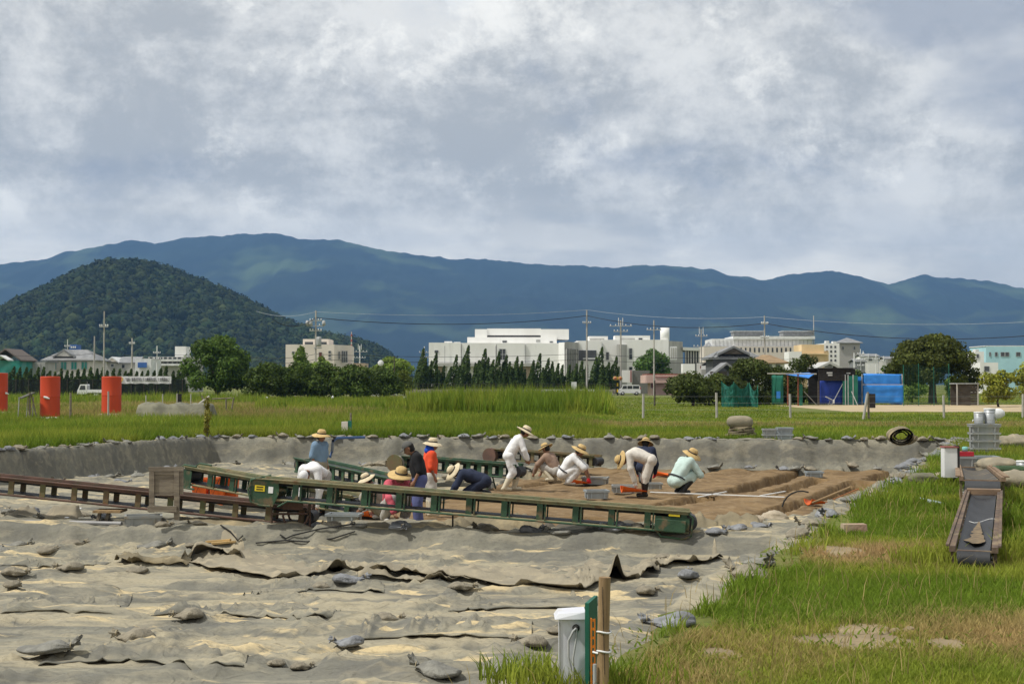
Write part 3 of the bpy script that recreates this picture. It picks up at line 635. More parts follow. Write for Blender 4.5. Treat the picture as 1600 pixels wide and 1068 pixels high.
grow('ivy_covered_tree', 'full rounded mid green tree in front of the white block with round chimney', 'tree', at(1020, 285), dome_lumps(8.6, 9.6, .4, 40, 1.1, 1.8), 9000, .25, (.06, .12, .025), .3)
for px, Y, w, h, lab in [(1082, 117, 4.6, 3.1, 'dense dark bush with a white scrap on it beside the pink house'), (1128, 121, 4.2, 3.0, 'dark olive bush behind the left end of the green net'), (1172, 124, 4.6, 4.4, 'tall dark bush rising behind the green net'), (1215, 126, 3.6, 3.7, 'dark bush behind the rusty carport posts'), (1255, 133, 4.4, 4.9, 'dark pruned tree behind the blue carport sheet')]:
    grow('field_bush', lab, 'bush', at(px, Y), dome_lumps(w * 1.3, h, .02, 34, .5, 1.0), 8000, .12, (.040, .058, .012), .12, 'bushes by the sheds')
# big spreading camphor by the yard
lp = dome_lumps(9.4, 7.0, 1.5, 84, .65, 1.2, flat=.65) + [((-3.4, 0, 3.0), .8), ((3.5, 0, 2.6), .9), ((3.9, 0, 1.8), .7), ((2.6, 0, 1.6), .7)]
grow('spreading_tree', 'big spreading dark olive tree with a thick trunk beside the sandy yard', 'tree', at(1457, 131), lp, 26000, .15, (.050, .066, .012), .34)
for px, Y, w, h, lab, c in [(1560, 112, 3.6, 3.4, 'yellow green leafy shrub beside the plank shed', (.14, .165, .022)), (1598, 118, 4.0, 4.0, 'yellow green shrub below the light blue building', (.13, .155, .022)), (1490, 140, 3.0, 2.8, 'bright green shrub behind the plank shed', (.09, .15, .025)), (1425, 138, 3.4, 2.6, 'light green shrub behind the big green net', (.10, .17, .03)), (1388, 150, 4.6, 4.4, 'dark green tree behind the blue sheeted shed', (.05, .085, .018)), (1340, 152, 4, 3.6, 'low dark green tree behind the black roofed shed', (.05, .085, .018))]:
    grow('yard_shrub', lab, 'shrub', at(px, Y), dome_lumps(w, h, .2, 16, .4, .8), 2800, .13, c, .08, 'shrubs by the yard')
# row of dragon junipers by the school wall: leaning flame-shaped spires
def juniper(px, Y, h, w, label, group):
    loc = at(px, Y); t = thing('juniper_tree', label, 'tree', loc, group); L0 = np.array(loc); Cs, Ds = [], []
    nsp = max(4, int(w * 2.6))
    sp = [(0, 0, 1.0)] + [(random.uniform(-w / 2, w / 2), random.uniform(-w / 3, w / 3), random.uniform(.35, .8)) for _ in range(nsp)]
    for sx, sy, k in sp:
        n = int(470 * k * (h / 7)); u = RNG.random(n) ** .75; a = RNG.uniform(0, 6.28, n); hh = h * k
        lean = .10 * hh * u ** 1.5
        r = (.13 * hh) * (1 - u) ** .75 * (0.65 + .7 * fbm(u * 7 + sx, a * .8, sy, 2)) + .04
        Cs.append(np.stack([L0[0] + sx * (1 - .35 * u) + r * np.cos(a) + lean, L0[1] + sy + r * np.sin(a), L0[2] + .12 + hh * u], 1)); Ds.append(np.stack([np.cos(a), np.sin(a), .6 + 0 * a], 1))
    C, D = np.concatenate(Cs), np.concatenate(Ds); n = len(C)
    col = np.array([.055, .10, .02]) * RNG.uniform(.6, 1.35, (n, 1)) * (1 + RNG.random((n, 1)) * .3 * np.array([1.0, .3, -.3]))
    V, Fc, cc = leaf_quads(C, D, np.full(n, .23), col); npobj('crown', V, Fc, 4, LEAFM, t, cc)
    MB().tube([L0 - np.array([0, 0, .05]), L0 + np.array([0, 0, h * .5])], [.14, .06], 7).build('trunk', BARK, t)
JUN = [(655, 545), (660, 560), (676, 552), (690, 572), (708, 556), (725, 541), (752, 546), (758, 560), (774, 550), (786, 556), (792, 566), (803, 558), (811, 565), (829, 564), (838, 553), (852, 561), (859, 566), (868, 569), (875, 571), (886, 571), (897, 570), (905, 565), (913, 570), (934, 543), (947, 567), (958, 558)]
for k, (px, top) in enumerate(JUN):
    Y = 262 + random.uniform(-3, 3); h = ZP(top, Y); juniper(px, Y, h, h * random.uniform(.42, .6), nth(k + 1) + ' flame shaped juniper along the stone wall counted from the bus shelter', 'junipers along the stone wall')
for k in range(30):
    px = 18 + k * 9.2 + random.uniform(-2, 2); Y = 232; h = ZP(582 - random.uniform(0, 9), Y)
    juniper(px, Y, h, h * .55, nth(k + 1) + ' small spiky juniper of the hedge counted from the brown roofed house', 'junipers of the left hedge')
# vine on a stake at the pit corner, leafy stems
g0 = G(323, 683)
grow('vine_on_stake', 'yellowing vine climbing a stake at the corner of the dig', 'plant', tuple(g0), [((0, 0, .35), (.11, .11, .25)), ((.03, 0, .75), (.13, .12, .3)), ((0, 0, 1.15), (.1, .1, .25))], 500, .045, (.15, .15, .03), .02, limbs=False, crown='leaves')
# ------------------------------------------------------------------ TOWN BEHIND THE FIELD
WHITE = mat('white render wall', (0.83, 0.83, 0.81), (0.76, 0.755, 0.73), 0.25, 0.85, spots=((0.56, 0.55, 0.52), 0.5, 0.60, 0.85), stretch=(1, 1, .25))
CONC = mat('grey concrete', (0.46, 0.455, 0.43), (0.36, 0.355, 0.335), 0.5, 0.9, stretch=(1, 1, .3))
CREAM = mat('cream wall', (0.74, 0.67, 0.60), (0.66, 0.60, 0.53), 0.3, 0.85)
DGLASS = mat('dark window glass', (0.03, 0.035, 0.04), (0.05, 0.055, 0.06), 0.5, 0.12, spec=0.6)
TILE = mat('grey roof tiles', (0.25, 0.255, 0.26), (0.18, 0.185, 0.19), 1.2, 0.6)
TIMB = mat('weathered dark timber', (0.10, 0.085, 0.07), (0.06, 0.05, 0.04), 1.5, 0.9, stretch=(1, 1, 8))
PINK = mat('pink render', (0.60, 0.42, 0.36), (0.52, 0.36, 0.31), 0.5, 0.85)
BEIGE = mat('yellow beige wall', (0.72, 0.55, 0.32), (0.64, 0.48, 0.28), 0.3, 0.85)
LBLUE = mat('light blue wall', (0.42, 0.67, 0.74), (0.37, 0.60, 0.67), 0.3, 0.85)
STEELW = mat('white painted steel', (0.75, 0.76, 0.76), (0.62, 0.63, 0.63), 1.0, 0.5)
GREYM = mat('galvanised grey', (0.42, 0.43, 0.43), (0.32, 0.33, 0.33), 2.0, 0.55)
POLEM = mat('concrete pole', (0.44, 0.42, 0.38), (0.34, 0.325, 0.30), 1.0, 0.9)
BROWNR = mat('red brown roof', (0.22, 0.075, 0.05), (0.16, 0.055, 0.04), 1.0, 0.7)
STONE = mat('rubble stone wall', (0.36, 0.32, 0.29), (0.20, 0.18, 0.165), 1.6, 0.95, 0.6, 5, spots=((0.12, 0.115, 0.10), 2.5, 0.55, 0.65))
BLUEP = mat('blue painted panel', (0.05, 0.14, 0.42), (0.04, 0.11, 0.34), 1.0, 0.5)
NETG = mat('green netting strands', (0.02, 0.16, 0.115), (0.015, 0.12, 0.09), 1.0, 0.8)
class Bld:
    """a building whose faces are read off the photograph at the distance Y of its front"""
    def __init__(s, name, label, px, Y, cat='building', group=None): s.Y = Y; s.t = thing(name, label, cat, (XP(px, Y), Y, 0), group)
    def blk(s, name, px0, px1, top, m, bot=None, dy=0.0, dep=10.0, parent=None):
        Y = s.Y + dy; mb = MB(); mb.b2(XP(px0, Y), XP(px1, Y), Y, Y + dep, 0.0 if bot is None else ZP(bot, Y), ZP(top, Y)); return mb.build(name, m, parent or s.t)
    def win(s, px0, px1, top, bot, dy=0.0, m=None, name='window', frame=True, cols=1, rows=1):
        Y = s.Y + dy; x0, x1, z0, z1 = XP(px0, Y), XP(px1, Y), ZP(bot, Y), ZP(top, Y)
        g = MB(); g.b2(x0, x1, Y - .05, Y + .12, z0, z1); o = g.build(name, m or DGLASS, s.t)
        if frame:
            f = MB(); w = .09
            for i in range(cols + 1): x = x0 + (x1 - x0) * i / cols; f.b2(x - w / 2, x + w / 2, Y - .10, Y - .053, z0, z1)
            for i in range(rows + 1): z = z0 + (z1 - z0) * i / rows; f.b2(x0 + w / 2, x1 - w / 2, Y - .097, Y - .056, z - w / 2, z + w / 2)
            f.build('frame', GREYM, o)
        return o
    def poly(s, name, foot, top, m, bot=None):
        mb = MB(); mb.prism([(XP(a, s.Y + d), s.Y + d) for a, d in foot], 0 if bot is None else ZP(bot, s.Y), ZP(top, s.Y)); return mb.build(name, m, s.t)
def hip_roof(mb, x0, x1, y0, y1, z0, z1, ridge=.5, ov=.6, thick=.18, axis='x'):
    x0 -= ov; x1 += ov; y0 -= ov; y1 += ov; cx, cy = (x0 + x1) / 2, (y0 + y1) / 2
    if axis == 'x': h = (x1 - x0) * ridge / 2; r = [(cx - h, cy, z1), (cx + h, cy, z1)]
    else: h = (y1 - y0) * ridge / 2; r = [(cx, cy - h, z1), (cx, cy + h, z1)]
    b = [(x0, y0, z0), (x1, y0, z0), (x1, y1, z0), (x0, y1, z0)]; lo = [(x, y, z - thick) for x, y, z in b]
    V = lo + b + r
    f = [(3, 2, 1, 0)] + [(i, (i + 1) % 4, 4 + (i + 1) % 4, 4 + i) for i in range(4)]
    f += [(4, 5, 9, 8), (5, 6, 9), (6, 7, 8, 9), (7, 4, 8)] if axis == 'x' else [(4, 5, 8), (5, 6, 9, 8), (6, 7, 9), (7, 4, 8, 9)]
    return mb.add(V, f)
def gable_roof(mb, x0, x1, y0, y1, z0, z1, ov=.5, thick=.16, axis='x'):
    x0 -= ov; x1 += ov; y0 -= ov; y1 += ov; cx, cy = (x0 + x1) / 2, (y0 + y1) / 2
    if axis == 'y': # ridge runs away from the camera, the gable faces it
        V = [(x0, y0, z0), (cx, y0, z1), (x1, y0, z0), (x0, y1, z0), (cx, y1, z1), (x1, y1, z0)]
    else: V = [(x0, y0, z0), (x0, cy, z1), (x0, y1, z0), (x1, y0, z0), (x1, cy, z1), (x1, y1, z0)]
    lo = [(x, y, z - thick) for x, y, z in V]; n = 6
    mb.add(V + lo, [(0, 1, 4, 3), (1, 2, 5, 4), (6, 9, 10, 7), (7, 10, 11, 8), (0, 6, 7, 1), (1, 7, 8, 2), (3, 4, 10, 9), (4, 5, 11, 10), (0, 3, 9, 6), (2, 8, 11, 5)]); return mb
# the long white school complex
b = Bld('school_building', 'long white flat roofed building with a stepped penthouse behind the juniper row', 785, 300)
b.blk('wall', 670, 720, 535, WHITE, dep=16); b.blk('wall', 721, 775, 535.5, WHITE, dy=.3, dep=15); b.blk('wall', 776, 820, 535.8, WHITE, dy=-.2, dep=15); b.blk('wall', 821, 873, 536, WHITE, dy=.2, dep=15)
b.blk('upper_wall', 730, 870, 526.5, WHITE, bot=540, dy=4, dep=10); b.blk('penthouse', 742, 761, 514, WHITE, bot=530, dy=5.5, dep=7); b.blk('penthouse', 845, 889, 514, WHITE, bot=530, dy=5.4, dep=7); b.blk('penthouse_roof', 761, 845, 513, WHITE, bot=523.5, dy=5.8, dep=7); b.blk('penthouse_recess', 761, 845, 523.5, DGLASS, bot=528, dy=6.6, dep=5)
b.blk('canopy', 676, 837, 567, CONC, bot=572, dy=-1.5, dep=3)
for a, c in ((699, 704), (729, 733), (800, 804), (838, 842)): b.blk('column', a, c, 572, WHITE, dy=-1.3, dep=.5)
b.blk('ground_floor_recess', 684, 692, 572, mat('tan wall', (0.42, 0.33, 0.24)), dy=-.35, dep=.6); b.blk('ground_floor_recess', 810, 834, 572, mat('tan wall', None), dy=-.35, dep=.5)
b.win(780, 790, 545, 562, dy=-.2, cols=2, rows=2); b.win(785, 792, 532, 535, dy=4); b.win(679, 685, 547, 551); b.win(859, 864, 533, 535, dy=4); b.win(838, 844, 531, 534, dy=4, m=CONC)
b.blk('roof_unit', 694, 706, 533, STEELW, bot=536, dy=5, dep=2); b.blk('roof_unit', 709, 719, 534, STEELW, bot=536, dy=5, dep=2)
for px in (694.5, 774, 820): b.blk('downpipe', px, px + .7, 540, GREYM, dy=-.5, dep=.15)
# wing angled towards the right with tall fins
b.poly('end_wing', [(873, 0), (882, -2.5), (903, 5), (903, 18), (873, 18)], 535, WHITE); b.poly('wing_fascia', [(883, -2.9), (904, 4.6), (904.5, 7), (884, -.2)], 534, CONC, bot=545)
for k in range(6):
    q = k / 5; b.poly('fin', [(884 + 18 * q, -2.6 + 6.5 * q), (885.2 + 18 * q, -3.4 + 6.5 * q), (886 + 18 * q, -2.2 + 6.5 * q)], 545, CONC)
b = Bld('school_annex', 'white block with a round chimney and small windows linked to the long building', 985, 306)
b.blk('wall', 901, 940, 532, WHITE, dep=10); b.blk('link_recess', 904, 932, 547, DGLASS, bot=563, dy=-.2, dep=.5); b.blk('balcony_rail', 911, 931, 559, STEELW, bot=561, dy=-.6, dep=.3)
b.blk('roof_box', 920, 950, 525, WHITE, bot=533, dy=2, dep=5); b.blk('roof_box_slot', 922, 944, 528.5, CONC, bot=531, dy=1.9, dep=.3); b.blk('roof_box', 961, 1016, 524, WHITE, bot=533, dy=2, dep=5); b.blk('roof_box_slot', 970, 992, 528, CONC, bot=531, dy=1.9, dep=.3); b.blk('roof_box_slot', 998, 1004, 528, DGLASS, bot=531, dy=1.9, dep=.3)
b.blk('wall', 940, 1045, 530.5, WHITE, dy=1.2, dep=12); b.poly('projecting_bay', [(964, .8), (980, 2.5), (980, 1.3), (968, -1.2), (964, -1)], 538, CONC)
b.win(947, 951.5, 550, 562, dy=1.2); b.win(983, 988, 544, 561, dy=1.2, cols=1, rows=2); b.win(983, 988, 573, 578, dy=1.2)
q = MB(); q.lathe([(0, 0), (1.0, 0), (1.0, ZP(512, 309) - ZP(532, 309)), (.8, ZP(512, 309) - ZP(532, 309)), (.8, 0.5), (0, .5)], (XP(1039, 309), 309, ZP(532, 309)), 14); q.build('chimney', WHITE, b.t)
b.poly('angled_wing', [(1045, 1.2), (1067, 7), (1067, 18), (1045, 18)], 532, CONC); b.poly('end_wing', [(1067, 6), (1094, 11), (1094, 22), (1067, 22)], 541, WHITE, bot=546)
b.poly('end_wing_wall', [(1070, 8.5), (1093, 12.5), (1093, 21), (1070, 21)], 546, DGLASS)
for k in range(6): q = k / 5; b.poly('column', [(1070.6 + 20.5 * q, 7.3 + 4.2 * q), (1072.8 + 20.5 * q, 7.7 + 4.2 * q), (1072.8 + 20.5 * q, 8.5 + 4.2 * q), (1070.6 + 20.5 * q, 8.1 + 4.2 * q)], 546, CONC)
b.blk('scaffold_window', 1047, 1058, 541, STEELW, bot=562, dy=-.3, dep=.15)
for k in range(3): b.win(1048 + 3.5 * k, 1050.4 + 3.5 * k, 543, 560, dy=-.35, m=CONC, frame=False, name='pane')
b.blk('low_wall', 1067, 1086, 568, WHITE, dy=-6, dep=3)
b = Bld('gate_wall', 'white panel and grey corrugated wall behind the white van', 995, 262)
b.blk('panel', 972, 988, 578, WHITE, bot=597, dep=.5); b.blk('grey_wall', 988, 1015, 578.5, mat('corrugated grey', (0.19, 0.185, 0.17), (0.14, 0.135, 0.125), 3, .8, stretch=(8, 1, .5)), dy=.3, dep=.5); b.blk('panel_post', 985, 987, 578, mat('dull red trim', (0.30, 0.10, 0.09)), bot=597, dy=-.2, dep=.15)
b = Bld('pink_house', 'low pink flat roofed house beside the dark bushes', 1040, 240)
b.blk('wall', 1020, 1078, 590, PINK, dep=9); b.blk('fascia', 1010, 1080, 585.5, PINK, bot=598, dy=-1.5, dep=11); b.blk('fascia_strip', 1024, 1056, 588.3, mat('dull red trim', None), bot=589.3, dy=-1.6, dep=.09); b.win(1017, 1021, 597, 606, m=mat('dull red trim', None)); b.blk('roof_edge', 1012, 1078, 583.6, BROWNR, bot=585.5, dy=-1, dep=10)  # thin dull red strip across the fascia
# beige block on the left of the school
b = Bld('cream_building', 'cream coloured two storey block with a slotted rooftop box', 499, 290)
b.blk('wall', 446, 522, 538, CREAM, dep=14); b.poly('side_wall', [(522, 0), (549, 6), (553, 20), (522, 20)], 538.3, CREAM); b.blk('roof_box', 473, 513, 529.5, CREAM, bot=538.5, dy=2, dep=8); b.blk('roof_slot', 476, 510, 534, DGLASS, bot=538, dy=1.9, dep=.3); b.blk('roof_pillar', 489, 497, 533, CREAM, bot=538.5, dy=1.7, dep=.3)
for q in ((456, 460, 549, 554), (513, 517, 548, 552), (513, 517, 554, 557), (513, 517, 559, 561)): b.win(*q)
b.win(498, 503, 550, 560, m=BROWNR); b.win(529, 531, 549, 561, dy=1.3); b.win(534, 543, 548, 566, dy=2.2, cols=3, rows=2); b.blk('low_annex', 552, 571, 567, mat('tan wall', None), dy=3, dep=6)
# traditional houses, left
b = Bld('tiled_house', 'traditional house with a wide grey hip and gable tiled roof behind green netting', 104, 270)
Y = 270; b.blk('wall', 76, 146, 560, mat('pale plaster', (0.6, 0.58, 0.54)), dep=9); mb = MB(); hip_roof(mb, XP(67, Y), XP(148, Y), Y, Y + 9, ZP(562, Y), ZP(546, Y + 4), .42, .4); r = mb.build('roof', TILE, b.t)
mb = MB(); gable_roof(mb, XP(84, Y), XP(113, Y), Y + .5, Y + 6, ZP(556, Y), ZP(545, Y), .3, .35, 'y'); mb.build('gable', TILE, r)
mb = MB(); mb.add([(XP(86, Y), Y + .3, ZP(556.5, Y)), (XP(99, Y), Y + .3, ZP(548, Y)), (XP(111, Y), Y + .3, ZP(556.5, Y))], [(0, 1, 2)]); mb.build('gable_wall', mat('pale plaster', None), r)
for k in range(4): b.win(79 + k * 16, 88 + k * 16, 565, 577, m=mat('teal net panel', (0.03, 0.25, 0.22), (0.10, 0.30, 0.28), .5, .8), cols=2)
b = Bld('blue_sign_building', 'blue rooftop sign box rising behind the tiled house', 114, 320); b.blk('sign_box', 108, 120, 538, BLUEP, bot=548, dep=3); b.blk('wall', 100, 128, 548, CONC, dep=8)
for i in range(3): b.blk('sign_mark', 110 + i * 3, 112 + i * 3, 540.5, STEELW, bot=543.5, dy=-.1, dep=.06)
b = Bld('brown_house', 'house with a brown gable roof and small white porch gable beyond the hedge', 10, 255); Y = 255
b.blk('wall', -8, 30, 563, mat('teal net panel', None), dep=8); mb = MB(); gable_roof(mb, XP(-14, Y), XP(31, Y), Y, Y + 8, ZP(562, Y), ZP(545, Y + 4), .4, .25, 'y'); mb.build('roof', mat('brown tile', (.14, .115, .10)), b.t)
mb = MB(); gable_roof(mb, XP(-10, Y - 3), XP(11, Y - 3), Y - 3, Y - .6, ZP(562, Y), ZP(555, Y), .2, .2, 'y'); mb.build('porch_roof', STEELW, b.t)
b = Bld('shed_row', 'long low grey sheet metal shed between the two tiled houses', 50, 262); b.blk('wall', 31, 70, 566, CONC, dep=6); b.blk('roof', 30, 72, 564, TILE, bot=566, dep=7)
for k in range(5): b.blk('rib', 34 + 7 * k, 34.6 + 7 * k, 567, GREYM, dy=-.1, dep=.09)
b = Bld('white_gable_house', 'small house with a bright white gable and grey roof behind the hedge', 178, 285); Y = 285
b.blk('wall', 166, 212, 566, CONC, dep=8); mb = MB(); gable_roof(mb, XP(167, Y), XP(185, Y), Y - .6, Y + 6, ZP(565, Y), ZP(557, Y), .2, .25, 'y'); mb.build('gable_roof', STEELW, b.t)
mb = MB(); mb.add([(XP(168, Y), Y - .7, ZP(565, Y)), (XP(176, Y), Y - .7, ZP(558.5, Y)), (XP(184, Y), Y - .7, ZP(565, Y))], [(0, 1, 2)]); mb.build('gable_wall', CREAM, b.t); mb = MB(); gable_roof(mb, XP(184, Y), XP(214, Y), Y, Y + 8, ZP(566, Y), ZP(557, Y + 4), .2, .2); mb.build('roof', TILE, b.t); b.win(173, 178, 568, 573, dy=-.8); b.win(190, 195, 569, 575)
b = Bld('blue_panel_shop', 'low white shop with a blue sign panel behind the hedge', 220, 280); b.blk('wall', 211, 236, 560, STEELW, dep=8); b.blk('sign_panel', 215, 229, 566, BLUEP, bot=574, dy=-.3, dep=.2)
b = Bld('apartment_block', 'grey two storey apartment block with a white stair tower beside the broad tree', 258, 330); b.blk('wall', 231, 300, 557, CONC, dep=12); b.blk('stair_tower', 273, 290, 541, WHITE, bot=557, dy=2, dep=5)
for r_ in range(2): b.blk('balcony', 233, 285, 561 + 7 * r_, STEELW, bot=564 + 7 * r_, dy=-1.2, dep=1.1)
for r_ in range(2):
    for k in range(7): b.win(234 + 7.3 * k, 238.6 + 7.3 * k, 557.8 + 7 * r_, 561.5 + 7 * r_, frame=False)
# right: gymnasium hall, apartment, tower, houses
b = Bld('gymnasium_hall', 'long pale hall with a grey ribbed roof and a row of slit windows', 1190, 430)
b.blk('wall', 1100, 1255, 541, mat('pale pink wall', (0.70, 0.63, 0.56)), dep=20); b.blk('band', 1113, 1270, 529, STEELW, bot=541, dy=3, dep=16); b.blk('eaves', 1146, 1274, 525, STEELW, bot=529.5, dy=2, dep=18)
b.poly('main_roof', [(1100, 3), (1148, 3), (1148, 22), (1100, 22)], 541, TILE, bot=543)
mb = MB(); Y = 430; z = ZP(525, Y); mb.add([(XP(1099, Y), Y + 2, ZP(541, Y)), (XP(1148, Y), Y + 2, ZP(541, Y)), (XP(1148, Y), Y + 14, ZP(527, Y)), (XP(1122, Y), Y + 14, ZP(528, Y))], [(0, 1, 2, 3)]); mb.build('sloped_roof', TILE, b.t)
for a, c in ((1147, 1193), (1224, 1272)): b.blk('roof_monitor', a, c, 517, TILE, bot=524, dy=6, dep=6); b.blk('monitor_roof', a - 1, c + 1, 516.5, GREYM, bot=518, dy=5.4, dep=7)
for k in range(14): b.win(1157 + 7 * k, 1159.6 + 7 * k, 543, 550, frame=False)
for k in range(26): b.blk('rib', 1118 + 6 * k, 1118.5 + 6 * k, 531, GREYM, bot=540, dy=2.8, dep=.15)
b = Bld('beige_building', 'yellow beige flat roofed building in front of the hall', 1272, 350); b.blk('wall', 1253, 1288, 538, BEIGE, dep=10); b.blk('wall', 1288, 1295, 548, BEIGE, dy=.5, dep=9); b.blk('canopy', 1252, 1296, 551.5, BEIGE, bot=553.5, dy=-1, dep=1); b.win(1261, 1265, 555, 560); b.blk('white_porch', 1233, 1253, 549, WHITE, dy=-2, dep=6)
b = Bld('white_apartment', 'white building beside the grey tower with a pyramid roof', 1300, 365); b.blk('wall', 1288, 1312, 536, WHITE, dep=10); b.blk('roof_unit', 1291, 1296, 532, STEELW, bot=536, dep=2); b.blk('roof_unit', 1302, 1307, 533, STEELW, bot=536, dep=2)
for i in range(3):
    for j in range(4): b.win(1291 + 6.5 * i, 1294 + 6.5 * i, 540 + 7 * j, 543.5 + 7 * j, frame=False)
b = Bld('grey_tower', 'square grey tower with a shallow pyramid roof', 1323, 380); Y = 380; b.blk('wall', 1312, 1344, 535, mat('warm grey wall', (0.42, 0.40, 0.38)), dep=5.5); mb = MB(); hip_roof(mb, XP(1312, Y), XP(1344, Y), Y, Y + 5.5, ZP(535, Y), ZP(527.5, Y + 2.7), .04, .7); mb.build('roof', TILE, b.t); b.win(1316, 1319, 541, 546); b.win(1334, 1337, 541, 546)
b = Bld('light_blue_building', 'light blue flat roofed building behind the yellow green shrubs', 1580, 340); b.blk('wall', 1541, 1640, 541, LBLUE, dep=12); b.blk('parapet', 1540, 1640, 539.6, STEELW, bot=541, dep=12)
for a, c in ((1546, 1548.5), (1555, 1559), (1564, 1570), (1571, 1577), (1588, 1595), (1605, 1612)): b.win(a, c, 550, 556.5)
b = Bld('white_houses', 'white house with rooftop tanks behind the big spreading tree', 1535, 300); b.blk('wall', 1523, 1538, 549, WHITE, dep=8); b.blk('roof_unit', 1525, 1530, 545.5, STEELW, bot=549, dep=2); b.blk('wall', 1532, 1560, 566, WHITE, dy=-15, dep=8); b.win(1526, 1530, 553, 559); b.win(1538, 1546, 572, 580, dy=-15)
b = Bld('grey_tiled_house', 'two storey traditional house with a grey gabled tile roof above the bushes', 1150, 215); Y = 215
b.blk('wall', 1114, 1187, 559, mat('slate grey boards', (0.115, 0.12, 0.13), (.09, .095, .10), 2, .8, stretch=(1, 1, 6)), dep=8); mb = MB(); hip_roof(mb, XP(1111, Y), XP(1189, Y), Y, Y + 8, ZP(558, Y), ZP(545, Y + 4), .35, .4, .3); r = mb.build('roof', TILE, b.t)
mb = MB(); gable_roof(mb, XP(1124, Y), XP(1168, Y), Y - .3, Y + 5, ZP(552, Y), ZP(540, Y), .3, .35, 'y'); mb.build('gable', TILE, r); mb = MB(); mb.add([(XP(1129, Y), Y - .5, ZP(553, Y)), (XP(1146, Y), Y - .5, ZP(544.5, Y)), (XP(1163, Y), Y - .5, ZP(553, Y))], [(0, 1, 2)]); mb.build('gable_wall', TIMB, r)
mb = MB(); gable_roof(mb, XP(1096, Y), XP(1150, Y), Y - 8, Y - 2, ZP(590, Y), ZP(566, Y - 6), .3, .35, 'y'); mb.build('lower_roof', TILE, b.t); b.blk('lower_wall', 1098, 1148, 590, TIMB, dy=-7.8, dep=6); b.blk('lower_gable_wall', 1110, 1136, 580, TIMB, dy=-7.6, dep=.3, bot=590)
for k in range(12): mb = MB(); x = XP(1113 + 6.6 * k, Y); mb.beam((x, Y - .45, ZP(558, Y) + .02), (x + (XP(1150, Y) - x) * .3, Y + 2.4, ZP(549.5, Y + 2.4)), .13, .13); mb.build('tile_ridge', TILE, r)
b = Bld('rust_roof_house', 'house with a long red brown roof behind the grey tiled house', 1118, 250); Y = 250; b.blk('wall', 1096, 1150, 566, CONC, dep=6); mb = MB(); mb.add([(XP(1094, Y), Y, ZP(572, Y)), (XP(1135, Y), Y, ZP(544, Y)), (XP(1135, Y + 5), Y + 5, ZP(544, Y)), (XP(1094, Y + 5), Y + 5, ZP(572, Y)), (XP(1135, Y), Y, ZP(548, Y)), (XP(1094, Y), Y, ZP(576, Y))], [(0, 1, 2, 3), (0, 5, 4, 1)]); mb.build('roof', BROWNR, b.t); b.blk('white_fence', 1096, 1130, 571, STEELW, bot=577, dy=-3, dep=.2)
b = Bld('brown_roof_house', 'house with a tan hipped roof left of the sheds', 1205, 200); Y = 200; b.blk('wall', 1180, 1226, 566, WHITE, dep=7); mb = MB(); hip_roof(mb, XP(1180, Y), XP(1228, Y), Y, Y + 7, ZP(566, Y), ZP(554, Y + 3.5), .2, .5); mb.build('roof', mat('tan tile', (.30, .21, .12), (.22, .155, .09), 1, .8), b.t)
for k in range(3): b.win(1186 + 13 * k, 1193 + 13 * k, 569, 574, cols=2)
b = Bld('grey_gable_house', 'low house with a pale grey gable roof directly behind the black roofed shed', 1295, 175); Y = 175; b.blk('wall', 1278, 1320, 575, WHITE, dep=6); mb = MB(); gable_roof(mb, XP(1278, Y), XP(1314, Y), Y, Y + 6, ZP(575, Y), ZP(564.5, Y), .3, .3, 'y'); mb.build('roof', mat('pale grey tile', (.5, .5, .49)), b.t); b.win(1288, 1301, 571, 574, dy=-.1, m=TIMB)
for px, Y, w, top, m, nm in ((1360, 330, 26, 552, WHITE, 'pale house among the thin white poles'), (1395, 320, 22, 556, CONC, 'grey house among the thin white poles'), (1345, 290, 14, 560, TILE, 'dark roofed house beside the grey tower'), (1416, 175, 26, 578, CREAM, 'cream house seen through the green net')):
    b = Bld('distant_house', nm, px, Y); b.blk('wall', px - w / 2, px + w / 2, top + 4, m, dep=6); mb = MB(); gable_roof(mb, XP(px - w / 2, Y), XP(px + w / 2, Y), Y, Y + 6, ZP(top + 4, Y), ZP(top, Y), .3, .2); mb.build('roof', TILE, b.t); b.win(px - 3, px + 3, top + 7, top + 11)
# stone retaining wall by the junipers, with guard rail, sign and shelter
w = thing('stone_wall', 'low rough grey stone wall below the juniper row', 'wall', (XP(800, 254), 254, 0)); mb = MB(); x0, x1 = XP(636, 254), XP(962, 254)
nseg = 60
for i in range(nseg):
    a, c = x0 + (x1 - x0) * i / nseg, x0 + (x1 - x0) * (i + 1) / nseg; mb.b2(a, c - .03, 254 + random.uniform(-.08, .08), 255, -.1, .88 + random.uniform(-.06, .08))
mb.build('masonry', STONE, w); mb = MB()
for i in range(41): x = x0 + (x1 - x0) * i / 40; mb.b2(x - .03, x + .03, 254.6, 254.66, .9, 1.9)
for z in (1.0, 1.4, 1.85): mb.b2(x0, x1, 254.67, 254.70, z, z + .035)
mb.build('wire_fence', TIMB, w)
w = thing('guard_rail', 'long white guard rail beside the utility pole', 'guard rail', (XP(890, 240), 240, 0)); MB().b2(XP(848, 240), XP(931, 240), 239.9, 240.1, .55, .95).build('rail', STEELW, w)
for px in (850, 870, 890, 910, 929): MB().b2(XP(px, 240) - .06, XP(px, 240) + .06, 240.12, 240.24, 0, .9).build('post', GREYM, w)
w = thing('notice_board', 'small white board standing behind the white guard rail', 'board', (XP(897, 243), 243, 0)); MB().b2(XP(893, 243), XP(901, 243), 243, 243.1, .9, 2.2).build('panel', STEELW, w); MB().b2(XP(896.5, 243), XP(897.5, 243), 243.12, 243.22, 0, 2.1).build('post', GREYM, w)
